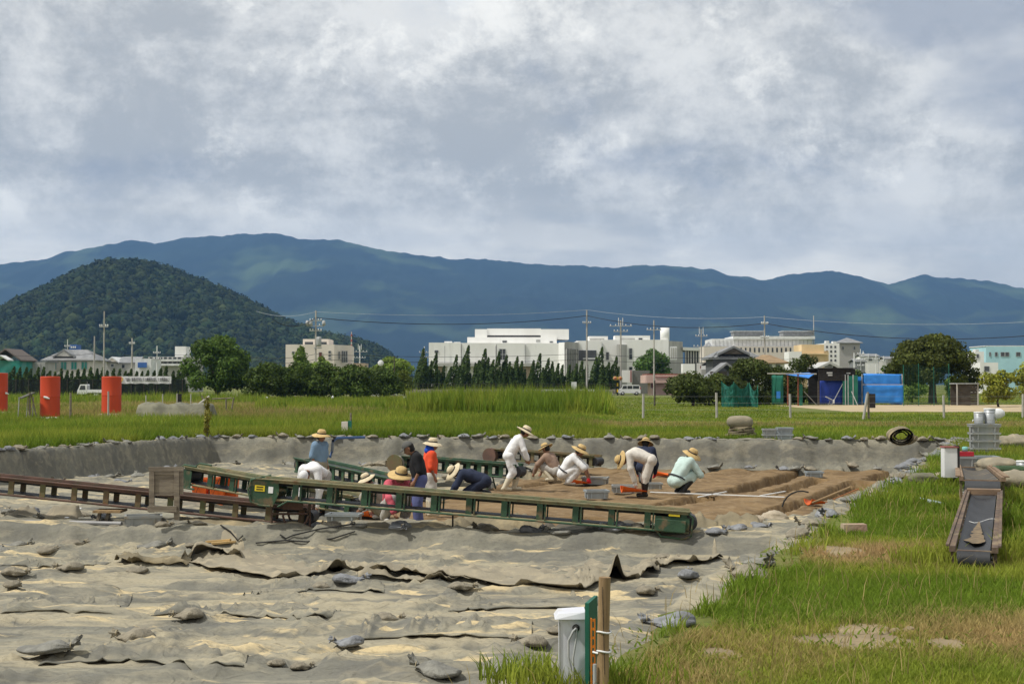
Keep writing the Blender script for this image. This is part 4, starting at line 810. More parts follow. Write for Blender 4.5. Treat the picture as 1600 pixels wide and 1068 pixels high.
w = thing('bus_shelter', 'small shelter with a flat white roof between bush and juniper row', 'shelter', (XP(603, 205), 205, 0)); MB().b2(XP(587, 205), XP(620, 205), 204, 207, ZP(590.5, 205), ZP(588.5, 205)).build('roof', STEELW, w)
for px in (590, 616, 619): MB().b2(XP(px, 205), XP(px, 205) + .12, 205, 205.12, 0, ZP(590.7, 205)).build('post', STEELW, w)
MB().b2(XP(581, 208), XP(604, 208), 208, 208.3, 0, ZP(598, 208)).build('back_wall', CONC, w)
w = thing('satellite_dish', 'round white dish on a mast in front of the pale green tree', 'dish', (XP(595, 220), 220, 0)); q = ZP(567, 220); MB().lathe([(0, .12), (.28, .05), (.46, .0), (.46, -.03), (.25, .0), (0, .05)], (XP(595, 220), 219.8, q), 16, axis=(0, -1, .1)).build('dish', STEELW, w); MB().tube([(XP(595, 220), 220, 0), (XP(595, 220), 220, q)], .05).build('mast', GREYM, w)

# ------------------------------------------------------------------ POLES AND WIRES
def pole(px, Y, top, label, arms=(), xform=False, r=.16, m=None, twin=False, bands=False):
    z = ZP(top, Y); x = XP(px, Y); t = thing('utility_pole', label, 'pole', (x, Y, 0), 'utility poles in the town')
    MB().tube([(x, Y, 0), (x, Y, z)], [r, r * .68], 10).build('shaft', m or POLEM, t)
    if twin:
        for s in (-.35, .35): MB().tube([(x + s, Y, z - .9), (x + s, Y, z + .4)], .06, 6).build('top_rod', STEELW, t)
    for dz, w in arms:
        a = MB().b2(x - w, x + w, Y - .22, Y - .13, z - dz - .06, z - dz + .06).build('cross_arm', GREYM, t)
        for s in (-.9, -.45, .45, .9): MB().lathe([(0, 0), (.07, 0), (.09, .12), (.05, .24), (0, .26)], (x + s * w, Y - .175, z - dz + .062), 8).build('insulator', STEELW, a)
    if xform:
        c = MB().lathe([(0, -.75), (.36, -.72), (.38, -.3), (.38, .3), (.36, .7), (0, .75)], (x + .5, Y - .2, z - 4.6), 14).build('transformer', GREYM, t); MB().b2(x - .2, x + .9, Y - .35, Y + .05, z - 5.6, z - 5.45).build('bracket', GREYM, t)
        for s in (-1.2, -.7, 1.2): MB().lathe([(0, 0), (.25, 0), (.28, .3), (.2, .7), (0, .75)], (x + s, Y - .2, z - 2.2), 8).build('switch', GREYM, t)
    if bands:
        for k in range(9): MB().tube([(x, Y, z - .5 - k * 1.1), (x, Y, z - 1.0 - k * 1.1)], r * 1.05, 10).build('red_band', mat('dull red trim', None), t)
    return x, Y, z
p0 = pole(162, 182, 486, 'tall thin pole rising above the red pillar beside the banner', ((2.0, .55),), r=.12)
p1 = pole(493, 210, 485, 'utility pole with transformer and crowded arms in front of the cream building', ((1.5, .9), (2.3, 1.3), (3.0, .9)), True)
p2 = pole(917, 236, 484, 'tall utility pole standing at the white guard rail', ((2.2, .7),), r=.17)
p3 = pole(970, 238, 500, 'utility pole with a twin rod top beside the crossing signal', ((1.0, 1.9), (1.9, 1.2)), r=.19, twin=True)
p4 = pole(1022, 232, 500, 'utility pole with one cross arm in front of the rounded tree', ((1.6, 1.2),), r=.15)
p5 = pole(1096, 260, 514, 'twin topped utility pole beside the grey tiled house', ((1.3, 1.1), (3.2, 1.5)), twin=True, r=.14)
p6 = pole(1195, 205, 493, 'tall grey utility pole in front of the long pale hall', ((1.2, .5), (3.2, .6)), r=.14)
p7 = pole(147, 240, 525, 'short concrete pole right of the tiled house', r=.16); p8 = pole(206, 250, 528, 'thick concrete pole behind the white gable house', ((1.0, .5),), r=.2); p9 = pole(245, 270, 540, 'white pole with two short arms in front of the apartment block', ((1.4, .7), (2.6, .8)), r=.14, m=STEELW)
pole(549, 300, 518, 'red and white banded mast beside the cream building', r=.16, bands=True); pole(562, 330, 540, 'white lattice topped pole right of the cream building', ((1.4, 1.8), (2.8, 1.4)), r=.2, m=STEELW, twin=True); pole(663, 330, 541, 'white pole with arms left of the long white building', ((1.4, 1.2), (2.6, 1.0)), r=.16, m=STEELW)
pole(616, 200, 556, 'short dark pole at the end of the bus shelter', r=.09, m=TIMB); pole(105, 300, 530, 'white mast behind the tiled house roof', ((1.5, .6),), r=.1, m=STEELW); pole(1272, 440, 493, 'tall thin mast at the end of the pale hall', r=.22, m=GREYM); pole(1335, 155, 551, 'white pole behind the black roofed shed', r=.1, m=STEELW)
for k, (px, top) in enumerate(((1349, 548), (1357, 552), (1369, 553), (1381, 556))): pole(px, 300 + 6 * k, top, nth(k + 1) + ' thin white pole of the cluster counted from the grey tower', ((1.2, .8),), r=.13, m=STEELW)
pole(1345, 250, 545, 'white pole with three arms beside the grey tower', ((1, .6), (2, .8), (3, .6)), r=.1, m=STEELW)
WIRE = mat('black cable', (0.02, 0.02, 0.022), None, 2, .6); WIREL = mat('bright cable', (0.45, 0.5, 0.55), None, 2, .5)
def wire(label, pts, sag, r, m):
    mb = MB(); path = []
    for (a, b_) in zip(pts[:-1], pts[1:]):
        a, b_ = Vector(a), Vector(b_)
        for k in range(13):
            q = k / 12; p = a.lerp(b_, q); p.z -= sag * 4 * q * (1 - q); path.append(p)
    path = [p for i, p in enumerate(path) if i == 0 or (p - path[i - 1]).length > .01]
    tag(mb.tube(path, r, 5).build('power_line', m), label, 'cable', 'overhead cables')
E_ = lambda px, py, Y: P(px, py, Y)
wire('heavy black cable strung from the transformer pole along the tops of the tall poles', [E_(425, 498, 205), E_(493, 496, 210), E_(917, 493, 236), E_(1195, 505, 205), E_(1610, 524, 190)], 1.2, .05, WIRE)
wire('thin pale cable above the heavy black one', [E_(400, 486, 215), E_(493, 487, 210), E_(917, 484, 236), E_(1195, 495, 205), E_(1620, 502, 190)], .7, .022, WIREL)
wire('black cable crossing in front of the white school walls', [E_(380, 556, 215), E_(493, 553, 210), E_(917, 552, 236), E_(1195, 556, 205), E_(1260, 556, 205)], .5, .03, WIRE)
wire('lower black cable crossing in front of the white school walls', [E_(400, 563, 215), E_(493, 561, 210), E_(917, 561, 236), E_(1195, 563, 205)], .5, .03, WIRE)
wire('cable running along above the left hedge', [E_(-10, 553, 240), E_(147, 552, 240), E_(206, 553, 250), E_(400, 548, 260)], .4, .03, WIRE)

# ------------------------------------------------------------------ VEHICLES, BANNER, CROSSING SIGNAL
TYRE = mat('black rubber', (0.02, 0.02, 0.02), None, 3, .8); CARW = mat('white car paint', (0.78, 0.79, 0.80), (0.74, 0.75, 0.76), 1, .25, spec=.5)
def wheels(t, xs, ys, r=.3):
    for x in xs:
        for y, s in ys:
            w = MB().lathe([(.0, -.09), (r, -.09), (r, .09), (0, .09)], (x, y, r), 16, axis=(0, 1, 0)).build('wheel', TYRE, t); MB().lathe([(0, .0), (r * .6, 0), (r * .6, .03), (0, .04)], (x, y + s * .092, r), 12, axis=(0, s, 0)).build('rim', GREYM, w)
def truck():
    Y = 198; x0, x1 = XP(120.5, Y), XP(160.5, Y); t = thing('pickup_truck', 'small white flatbed truck parked before the dark hedge', 'truck', ((x0 + x1) / 2, Y, 0)); d = 1.4
    cab = MB(); c = x0 + 1.35
    foot = [(x0, .45), (x0 + .05, .95), (x0 + .42, 1.78), (c - .08, 1.8), (c, 1.72), (c, .45)]
    V = [(x, Y, z) for x, z in foot] + [(x, Y + d, z) for x, z in foot]; n = len(foot)
    cab.add(V, [tuple(range(n)), tuple(range(2 * n - 1, n - 1, -1))] + [(i, n + i, n + (i + 1) % n, (i + 1) % n) for i in range(n)]); cab.build('cab', CARW, t)
    MB().add([(x0 + .30, Y - .012, 1.02), (c - .18, Y - .012, 1.02), (c - .22, Y - .012, 1.62), (x0 + .50, Y - .012, 1.62)], [(0, 1, 2, 3)]).build('side_window', DGLASS, t)
    MB().add([(x0 + .06, Y + .1, 1.03), (x0 + .06, Y + d - .1, 1.03), (x0 + .38, Y + d - .1, 1.68), (x0 + .38, Y + .1, 1.68)], [(0, 3, 2, 1)]).build('windscreen', DGLASS, t)
    MB().b2(c + .06, x1, Y, Y + d, .62, .72).build('bed_floor', CARW, t)
    for y in (Y, Y + d - .05): MB().b2(c + .06, x1, y - .004, y + .05, .721, 1.05).build('bed_side', CARW, t)
    MB().b2(x1 - .05, x1 + .01, Y + .06, Y + d - .06, .721, 1.05).build('tailgate', CARW, t); MB().b2(x0 + .1, x1 - .1, Y + .3, Y + d - .3, .35, .6).build('chassis', TYRE, t)
    MB().b2(c + .01, c + .05, Y + .1, Y + d - .1, .75, 1.6).build('guard_frame', GREYM, t); wheels(t, (x0 + .62, x1 - .75), ((Y + .1, -1), (Y + d - .1, 1))); MB().b2(x0 - .02, x0 + .02, Y + .1, Y + .35, .72, .86).build('headlight', GREYM, t)
truck()
def van():
    Y = 233; x0, x1 = XP(967, Y), XP(1001, Y); d = 1.6; t = thing('white_van', 'white minivan parked on the road before the corrugated wall', 'van', ((x0 + x1) / 2, Y, 0)); L = x1 - x0
    prof = [(0, .35), (0.02, .75), (.10, .95), (.32, 1.05), (.62, 1.62), (.8, 1.7), (L - .35, 1.7), (L - .08, 1.5), (L, .95), (L, .35)]
    n = len(prof); V = [(x0 + x, Y, z) for x, z in prof] + [(x0 + x, Y + d, z) for x, z in prof]
    MB().add(V, [tuple(range(n)), tuple(range(2 * n - 1, n - 1, -1))] + [(i, n + i, n + (i + 1) % n, (i + 1) % n) for i in range(n)]).build('body', CARW, t)
    for a, c, k in ((.52, 1.3, .2), (1.4, 2.2, 0), (2.3, L - .25, 0)): MB().add([(x0 + a, Y - .012, 1.05), (x0 + c, Y - .012, 1.05), (x0 + c, Y - .012, 1.55), (x0 + a + k, Y - .012, 1.55)], [(0, 1, 2, 3)]).build('side_window', DGLASS, t)
    MB().add([(x0 + .33, Y + .1, 1.08), (x0 + .33, Y + d - .1, 1.08), (x0 + .6, Y + d - .15, 1.6), (x0 + .6, Y + .15, 1.6)], [(0, 3, 2, 1)]).build('windscreen', DGLASS, t)
    MB().b2(x1 - .1, x1 + .01, Y - .02, Y + .2, .95, 1.35).build('tail_light', mat('red lamp', (.45, .02, .02), None, 2, .3), t); MB().b2(x0 - .01, x0 + .2, Y - .015, Y + .2, .72, .88).build('headlight', GREYM, t); wheels(t, (x0 + .65, x1 - .65), ((Y + .05, -1), (Y + d - .05, 1)))
van()
def banner():
    Y = 205; x0, x1, z0, z1 = XP(183, Y), XP(267.5, Y), ZP(599, Y), ZP(587.5, Y); t = thing('banner', 'long white banner with black lettering hung on the dark hedge fence', 'banner', ((x0 + x1) / 2, Y, 0)); n = 40; V, Fs = [], []
    for i in range(n + 1):
        x = x0 + (x1 - x0) * i / n; wv = .02 * math.sin(i * 1.3) + .02 * math.sin(i * .5)
        for z, s in ((z0 + .03 * math.sin(i * .8), 0), (z1 - .02 * math.sin(i * 1.9) ** 2, 1)):
            V += [(x, Y + wv, z), (x, Y + wv + .03, z)]
    for i in range(n): a = i * 4; Fs += [(a, a + 4, a + 6, a + 2), (a + 1, a + 3, a + 7, a + 5), (a + 2, a + 6, a + 7, a + 3), (a, a + 1, a + 5, a + 4)]
    Fs += [(0, 2, 3, 1), (n * 4, n * 4 + 1, n * 4 + 3, n * 4 + 2)]
    MB().add(V, Fs).build('cloth', mat('white banner cloth', (0.74, 0.73, 0.77), (.68, .67, .71), 1, .8), t)
    c = bpy.data.curves.new('lettering', 'FONT'); c.body = '「飛鳥・藤原の宮都とその関連資産群」を世界遺産に!'; c.extrude = .01; c.resolution_u = 3
    tmp = bpy.data.objects.new('lettering', c); COL.objects.link(tmp); me = bpy.data.meshes.new_from_object(tmp.evaluated_get(bpy.context.evaluated_depsgraph_get())); bpy.data.objects.remove(tmp)
    a = np.array([v.co[:] for v in me.vertices]); lo, hi = a.min(0), a.max(0); X0, X1 = XP(196, Y), XP(264.5, Y); s = (X1 - X0) / (hi[0] - lo[0]); H = (z1 - z0) * .52; zc = ZP(592.6, Y)
    o = link('lettering', me, mat('black print', (.015, .015, .02), None, 2, .7), t)
    for v in me.vertices: v.co = Vector((X0 + (v.co.x - lo[0]) * s, Y - .07 + v.co.z, zc + ((v.co.y - lo[1]) / (hi[1] - lo[1]) - .5) * H)) - ORG[t.name]
    q = MB(); cx, cz = XP(189.5, Y), ZP(593, Y)                         # orange-yellow swirl mark
    for r0, col in ((.30, 0),):
        pts = [(cx + (.30 - .02 * k) * math.cos(2.4 - k * .38), Y - .06, cz + .42 * (1 - k / 30) * math.sin(2.4 - k * .38)) for k in range(14)]; q.tube(pts, [.03 + .05 * math.sin(math.pi * k / 13) for k in range(14)], 6)
    q.build('emblem', mat('orange print', (.75, .38, .08), (.7, .5, .12), 2, .7), t)
    for px in (184, 212, 240, 267): MB().tube([(XP(px, Y), Y + .12, 0), (XP(px, Y), Y + .12, z1 + .05)], .03).build('post', TIMB, t)
banner()
w = thing('net_fence', 'dark mesh fence standing in front of the left juniper hedge', 'fence', (XP(140, 215), 215, 0))
for k in range(15): x = XP(5 + k * 20, 215); MB().tube([(x, 215, 0), (x, 215, 2.6)], .04).build('post', TIMB, w)
mb = MB()
for k in range(300): x = XP(2, 215) + (XP(290, 215) - XP(2, 215)) * k / 299; mb.b2(x - .02, x + .02, 215.05, 215.06, .1, 2.5)
for k in range(26): z = .1 + k * .096; mb.b2(XP(2, 215), XP(290, 215), 215.062, 215.07, z - .018, z + .018)
mb.build('mesh', mat('black netting', (.012, .014, .014), None, 2, .9), w)
w = thing('crossing_signal', 'rail crossing signal with yellow and black post and two round lamp heads', 'signal', (XP(965, 231), 231, 0)); x = XP(965, 231)
for k in range(6): MB().tube([(x, 231, k * .5), (x, 231, k * .5 + .5)], .13, 10).build('band', mat('yellow paint', (.6, .40, .04)) if k % 2 else TYRE, w)
for s in (-.42, .42): h = MB().lathe([(0, 0), (.36, 0), (.36, .1), (0, .12)], (x + s, 230.8, 2.75), 14, axis=(0, -1, 0)).build('lamp_head', mat('tan lamp board', (.45, .27, .12)), w); MB().lathe([(0, 0), (.13, 0), (.1, .06), (0, .07)], (x + s, 230.67, 2.75), 10, axis=(0, -1, 0)).build('lamp', mat('red lamp', None), h)
# ------------------------------------------------------------------ SHEDS, NETS AND FENCE BY THE YARD
BTARP = mat('bright blue tarpaulin', (0.03, 0.24, 0.72), (0.025, 0.19, 0.60), 1.5, 0.5, 0.5, 3, spec=.4)
DTARP = mat('deep blue tarpaulin', (0.018, 0.05, 0.33), (0.014, 0.04, 0.26), 1.5, 0.55, 0.4, 3)
GREENS = mat('green steel sheet', (0.02, 0.17, 0.115), (0.016, 0.13, 0.09), 1.5, 0.6)
RUST = mat('rusty steel', (0.24, 0.075, 0.035), (0.13, 0.045, 0.025), 5, 0.85, spots=((.07, .03, .02), 9, .55, .7))
BLACKB = mat('black boards', (0.016, 0.014, 0.013), (0.03, 0.026, 0.023), 2, .85, stretch=(1, 1, 7))
WOODG = mat('grey weathered wood', (0.24, 0.205, 0.155), (0.155, 0.13, 0.10), 3.0, .9, .4, 30, stretch=(1, 1, 5))
WOODT = mat('tan stake wood', (0.36, 0.25, 0.13), (0.24, 0.16, 0.085), 5.0, .85, .4, 30, stretch=(3, 3, .4))
def cloth(name, px0, px1, top, bot, Y, m, parent, amp=.08, thick=.03, n=26, rows=8, seed=0.0, lean=0.0):
    x0, x1, z0, z1 = XP(px0, Y), XP(px1, Y), max(0.03, ZP(bot, Y)), ZP(top, Y); V = []
    for s in (0, 1):
        for j in range(rows + 1):
            for i in range(n + 1):
                u, v = i / n, j / rows; x = x0 + (x1 - x0) * u; z = z0 + (z1 - z0) * v
                w = amp * (sfbm(u * 9 + seed, v * 2.2, seed, 3) - .5) * 2 * (1.1 - .7 * v) + lean * (1 - v)
                V.append((x, Y - w + s * thick, z + (.05 * (svn(u * 5, seed) - .5) if j in (0, rows) else 0)))
    N = (n + 1) * (rows + 1); Fs = []
    for j in range(rows):
        for i in range(n):
            a = j * (n + 1) + i; Fs += [(a, a + 1, a + n + 2, a + n + 1), (N + a, N + a + n + 1, N + a + n + 2, N + a + 1)]
    rim = [(j, 0) for j in range(rows + 1)] 
    for i in range(n): b_ = rows * (n + 1) + i; Fs += [(i, N + i, N + i + 1, i + 1), (b_, b_ + 1, N + b_ + 1, N + b_)]
    for j in range(rows): a = j * (n + 1); c = a + n; Fs += [(a, a + n + 1, N + a + n + 1, N + a), (c, N + c, N + c + n + 1, c + n + 1)]
    q = MB(); q.add(V, Fs, 0, True); return q.build(name, m, parent)
Y = 123.0
s = thing('blue_sheeted_shed', 'shed wrapped in bright blue tarpaulin beside the green fence panels', 'shed', (XP(1380, Y), Y, 0))
cloth('front_sheet', 1349, 1411, 601, 629.5, Y, BTARP, s, .10, seed=3.1); cloth('upper_sheet', 1350, 1407, 585, 600.6, Y + .1, BTARP, s, .05, seed=5.3)
MB().tube([(XP(1347, Y), Y - .12, ZP(600.6, Y)), (XP(1412, Y), Y - .12, ZP(600.8, Y))], .035).build('rope', GREYM, s)
for px in (1348, 1411): MB().tube([(XP(px, Y), Y + .25, 0), (XP(px, Y), Y + .25, ZP(584, Y))], .05).build('post', GREYM, s)
mb = MB(); mb.add([(XP(1349, Y), Y + .2, ZP(584.8, Y)), (XP(1408, Y), Y + .2, ZP(586.5, Y)), (XP(1409, Y + 4), Y + 4, ZP(584, Y)), (XP(1350, Y + 4), Y + 4, ZP(582.5, Y)), (XP(1349, Y), Y + .2, ZP(585.3, Y)), (XP(1408, Y), Y + .2, ZP(587, Y)), (XP(1409, Y + 4), Y + 4, ZP(584.5, Y)), (XP(1350, Y + 4), Y + 4, ZP(583, Y))], [(0, 1, 2, 3), (7, 6, 5, 4), (4, 5, 1, 0), (5, 6, 2, 1), (6, 7, 3, 2), (7, 4, 0, 3)]); mb.build('roof_sheet', BTARP, s)
for px in (1350, 1410): MB().b2(XP(px, Y) - .05, XP(px, Y) + .05, Y + .4, Y + 4, .05, ZP(588, Y)).build('side_sheet', BTARP, s)
s = thing('black_roofed_shed', 'dark timber shed with a black board front over a deep blue curtain', 'shed', (XP(1300, Y), Y, 0))
MB().b2(XP(1276, Y), XP(1337, Y), Y - .5, Y + 4, ZP(575.8, Y), ZP(574.5, Y)).build('roof', BLACKB, s)
for k in range(10): a = 1277 + k * 5.8; MB().b2(XP(a, Y), XP(a + 5.6, Y), Y - .4, Y - .3 + .02 * (k % 2), ZP(594.5, Y), ZP(576.2, Y)).build('board', BLACKB, s)
for a, c, t_, b_ in ((1290, 1299, 581, 583.5), (1292, 1299, 584.5, 587), (1321, 1327, 582, 583.6)): MB().b2(XP(a, Y), XP(c, Y), Y - .44, Y - .415, ZP(b_, Y), ZP(t_, Y)).build('pale_patch', GREYM, s)
cloth('curtain', 1281, 1316, 594, 631, Y, DTARP, s, .09, seed=8.0)
for px in (1278, 1317, 1336): MB().b2(XP(px, Y) - .07, XP(px, Y) + .07, Y - .25, Y - .11, 0, ZP(595, Y)).build('post', TIMB, s)
MB().b2(XP(1276.5, Y), XP(1337, Y), Y + 3.6, Y + 3.7, .02, ZP(576, Y)).build('back_wall', BLACKB, s)
MB().beam((XP(1296, Y), Y - .8, .05), (XP(1315, Y), Y - .5, ZP(599, Y)), .05, .05).build('leaning_pole', GREYM, s)
t = thing('folded_chair', 'white folding chair tipped over before the deep blue curtain', 'chair', (XP(1298, 121.5), 121.5, 0)); x = XP(1298, 121.5)
MB().beam((x - .45, 121.5, .75), (x + .05, 121.5, .5), .4, .04).build('seat', STEELW, t)
for a, c in (((x - .2, 121.4, .6), (x - .05, 121.4, 0)), ((x + .05, 121.6, .5), (x + .2, 121.6, 0)), ((x - .25, 121.6, 0), (x + .1, 121.6, .55))): MB().tube([a, c], .018, 6).build('leg', GREYM, t)
MB().b2(x + .15, x + .3, 121.45, 121.5, .15, .5).build('backrest', STEELW, t)
s = thing('green_panel_fence', 'green corrugated steel panels standing between the two blue sheds', 'fence', (XP(1330, 122), 122, 0))
for k, (a, c, t_) in enumerate(((1317, 1321, 595), (1321.3, 1325, 594), (1325.4, 1332.5, 587), (1333, 1341, 586))): MB().b2(XP(a, 122), XP(c, 122), 122 + .05 * k, 122.06 + .05 * k, .04, ZP(t_, 122)).build('panel', GREENS, s)
for px in (1320.9, 1325.2, 1333): MB().tube([(XP(px, 121.8), 121.8, 0), (XP(px, 121.8), 121.8, ZP(585, 122))], .04).build('post', GREYM, s)
MB().beam((XP(1333, 121), 121.6, 1.2), (XP(1340, 121), 121, 0), .05, .05).build('brace', GREYM, s)
s = thing('carport', 'open carport of rusty posts with a torn blue sheet roof', 'carport', (XP(1230, Y), Y, 0))
for px in (1231, 1247): MB().tube([(XP(px, 119), 119, 0), (XP(px, 119), 119, ZP(584, 119))], .07, 8).build('rusty_post', RUST, s)
MB().tube([(XP(1199, 119), 119, ZP(583.5, 119)), (XP(1276, 119), 119, ZP(584, 119))], .05, 8).build('beam', POLEM, s)
mb = MB(); mb.add([(XP(1229, 119), 118.9, ZP(584.5, 119)), (XP(1262, 119), 118.6, ZP(590, 119)), (XP(1271, 119), 118.8, ZP(584, 119)), (XP(1266, 121), 121.5, ZP(581.5, 119)), (XP(1226, 121), 121.5, ZP(583, 119)), (XP(1229, 119), 118.9, ZP(585.2, 119)), (XP(1262, 119), 118.6, ZP(590.6, 119)), (XP(1271, 119), 118.8, ZP(584.6, 119)), (XP(1266, 121), 121.5, ZP(582.2, 119)), (XP(1226, 121), 121.5, ZP(583.6, 119))], [(0, 1, 2, 3, 4), (9, 8, 7, 6, 5), (0, 5, 6, 1), (1, 6, 7, 2), (2, 7, 8, 3), (3, 8, 9, 4), (4, 9, 5, 0)]); mb.build('torn_sheet', BTARP, s)
for a, c in ((1204, 1228),): cloth('green_sheet', 1206, 1224, 586, 631, 120.5, GREENS, s, .12, seed=2.0)
MB().b2(XP(1214, 120), XP(1220, 120), 120.2, 120.26, ZP(622, 120), ZP(611, 120)).build('blue_patch', BTARP, s); MB().b2(XP(1249, 120), XP(1254, 120), 120, 120.05, 0, ZP(600, 120)).build('green_board', GREENS, s); MB().beam((XP(1256, 120), 120, 1.2), (XP(1276, 120), 120, .05), .05, .05).build('brace', POLEM, s)
s = thing('plank_shed', 'small brown shed of horizontal planks under the spreading tree', 'shed', (XP(1512, 120), 120, 0))
for k in range(8): MB().b2(XP(1495, 120), XP(1528, 120), 120 + .02 * (k % 2), 120.06 + .02 * (k % 2), .06 + k * .215, .26 + k * .215).build('plank', TIMB, s)
for px in (1495, 1527.5): MB().b2(XP(px, 120) - .05, XP(px, 120) + .05, 119.9, 119.995, 0, 1.9).build('post', POLEM, s)
MB().b2(XP(1494, 120), XP(1530, 120), 119.8, 122, 1.82, 1.9).build('roof', GREYM, s); MB().b2(XP(1495.5, 120), XP(1527, 120), 121.8, 121.9, .02, 1.8).build('back_wall', TIMB, s)
def net(name, label, foot, z1f, step, r, m=NETG, sag=.1, seed=0):
    """a real net: crossing strands hung between the foot points"""
    t = thing(name, label, 'net', (foot[0][0], foot[0][1], 0)); mb = MB()
    pts = [Vector((x, y, 0)) for x, y in foot]; L = sum((b - a).length for a, b in zip(pts, pts[1:])); n = int(L / step)
    def pos(u):
        d = u * L
        for a, b in zip(pts, pts[1:]):
            l = (b - a).length
            if d <= l: return a.lerp(b, d / l)
            d -= l
        return pts[-1]
    rows = 10
    for i in range(n + 1):
        u = i / n; p = pos(u); h = z1f(u); mb.tube([(p.x + .12 * (svn(u * 30 + seed, k * .5) - .5), p.y + sag * (sfbm(u * 12 + seed, k * .35) - .5) * 2, .03 + (h - .03) * k / rows) for k in range(rows + 1)], r, 3, caps=False, sm=False)
    for j in range(int(2.0 / step)):
        v = (j + .5) / int(2.0 / step); mb.tube([(pos(i / 30).x, pos(i / 30).y + sag * (sfbm(i / 30 * 12 + seed, v * 3.5) - .5) * 2, .03 + (z1f(i / 30) - .03) * v) for i in range(31)], r, 3, caps=False, sm=False)
    mb.build('mesh', m, t)
    for i in range(4): p = pos(i / 3); MB().tube([(p.x, p.y + .05, 0), (p.x, p.y + .05, z1f(i / 3) + .1)], .03, 6).build('post', GREENS, t)
    return t
net('green_net', 'draped green net standing in front of the dark bushes', [(XP(1128, 112), 112), (XP(1145, 110), 110), (XP(1170, 112), 112), (XP(1184, 110), 110)], lambda u: 1.95 - .55 * abs(math.sin(u * 9)) * (.4 + u) , .045, .011, sag=.25)
net('backstop_net', 'tall dark green net hung in front of the spreading tree', [(XP(1412, 118), 118), (XP(1483, 118), 118)], lambda u: 3.3 + .15 * math.sin(u * 7), .09, .007, mat('dark green netting', (.010, .05, .035), None, 2, .9), sag=.08, seed=4)
for px, top in ((1005, 615), (1120, 613), (1235, 615), (1475, 617), (1598, 615)):
    c = G(px, 653); tag(MB().tube([(c.x, c.y, 0), (c.x + random.uniform(-.03, .03), c.y, ZP(top, c.y))], .065, 8).build('fence_post', POLEM), {1005: 'weathered post with a tangle on its top beside the tall weeds', 1120: 'grey fence post in front of the dark bush', 1235: 'grey fence post in front of the carport', 1475: 'slim grey fence post in front of the spreading tree', 1598: 'grey fence post in line with the plank shed'}[px], 'post', 'posts of the wire fence')
c = G(1352, 655); w = thing('braced_post', 'pair of crossed grey fence posts beside a black board', 'post', tuple(c), 'posts of the wire fence'); MB().tube([(c.x - .1, c.y, 0), (c.x + .12, c.y, 1.32)], .07, 8).build('leaning_post', POLEM, w); MB().tube([(c.x + .22, c.y + .15, 0), (c.x + .18, c.y + .15, 1.4)], .06, 8).build('upright', WOODG, w)
c = G(1362, 638); w = thing('black_board', 'black rectangular board standing on the edge of the yard', 'board', tuple(c)); MB().b2(c.x - .28, c.x + .28, c.y, c.y + .05, .05, 1.1).build('panel', BLACKB, w); MB().b2(c.x - .25, c.x - .19, c.y + .055, c.y + .1, 0, 1.05).build('stake', WOODG, w)
c0, c1 = G(1005, 653), G(1598, 653); w = thing('wire_fence', 'thin wire fence strung between the grey posts across the field', 'fence', tuple(c0)); mb = MB()
for z in (.45, .8, 1.15): mb.tube([(c0.x, c0.y - .08, z), (c1.x, c1.y - .08, z)], .003, 4)
mb.build('wires', GREYM, w)

# ------------------------------------------------------------------ RED PILLARS AND THINGS IN THE MEADOW
REDP = mat('vermilion pillar paint', (0.56, 0.062, 0.018), (0.46, 0.048, 0.015), .8, .55, spots=((.35, .05, .02), 1.2, .6, .8), stretch=(1, 1, .3))
for px, by, top, lab in ((-4, 646, 583, 'vermilion pillar with a white knob on its side at the meadow edge'), (78, 654.5, 588.5, 'vermilion pillar with a white mark beside the slanted sign stand'), (174, 649.5, 588.5, 'vermilion pillar in front of the white banner end')):
    c = G(px, by); r = 15 / FPX * c.y; h = ZP(top, c.y); t = thing('red_pillar', lab, 'pillar', tuple(c), 'vermilion pillars')
    MB().lathe([(0, .10), (r, .10), (r, .14), (r, h * .515), (r, h * .52), (r * 1.012, h * .522), (r * 1.012, h * .535), (r * 1.005, h * .54), (r, h * .545), (r, h * .98), (r, h), (r * .96, h + .02), (0, h + .03)], c, 40).build('shaft', REDP, t)
    MB().lathe([(0, 0), (r * 1.35, 0), (r * 1.35, .08), (r * 1.2, .13), (0, .13)], c, 32).build('base', mat('white stone base', (.62, .60, .55), (.5, .48, .44), 2, .9), t)
    if px < 100: q = Vector((c.x + (0.98 * r if px < 0 else -.02), c.y - (.3 * r if px < 0 else r + .03), h * .5)); MB().tube([q + Vector((-.14, 0, .06)), q + Vector((0, 0, .02)), q + Vector((.16, 0, -.03))], [.05, .07, .03], 7).build('white_mark', STEELW, t)
def stick(name, px, by, top, r, label, m=WOODG, lean=(0, 0), cat='stake', z=0.0, n=7):
    c = G(px, by, z); return tag(MB().tube([c, (c.x + lean[0], c.y + lean[1], ZP(top, c.y))], [r, r * .9], n).build(name, m), label, cat)
stick('wooden_post', 110, 655, 613, .06, 'weathered wooden post standing between two vermilion pillars'); stick('wooden_post', 169, 655, 611, .05, 'grey post directly in front of the vermilion pillar by the banner', POLEM)
c = G(45, 655); t = thing('sign_stand', 'small slanted information panel on thin legs beside the vermilion pillar', 'sign', tuple(c)); k = c.y / FPX
MB().beam((c.x - 12 * k, c.y - .2, ZP(622, c.y)), (c.x + 5 * k, c.y + .2, ZP(613, c.y)), .65, .05).build('panel', mat('dark panel', (.09, .09, .07)), t)
for a, b_ in ((-15, -.2), (-6, .2), (3, .2)): MB().tube([(c.x + a * k, c.y + b_, 0), (c.x + (a + 2) * k, c.y + b_, ZP(620, c.y))], .025, 6).build('leg', GREYM, t)
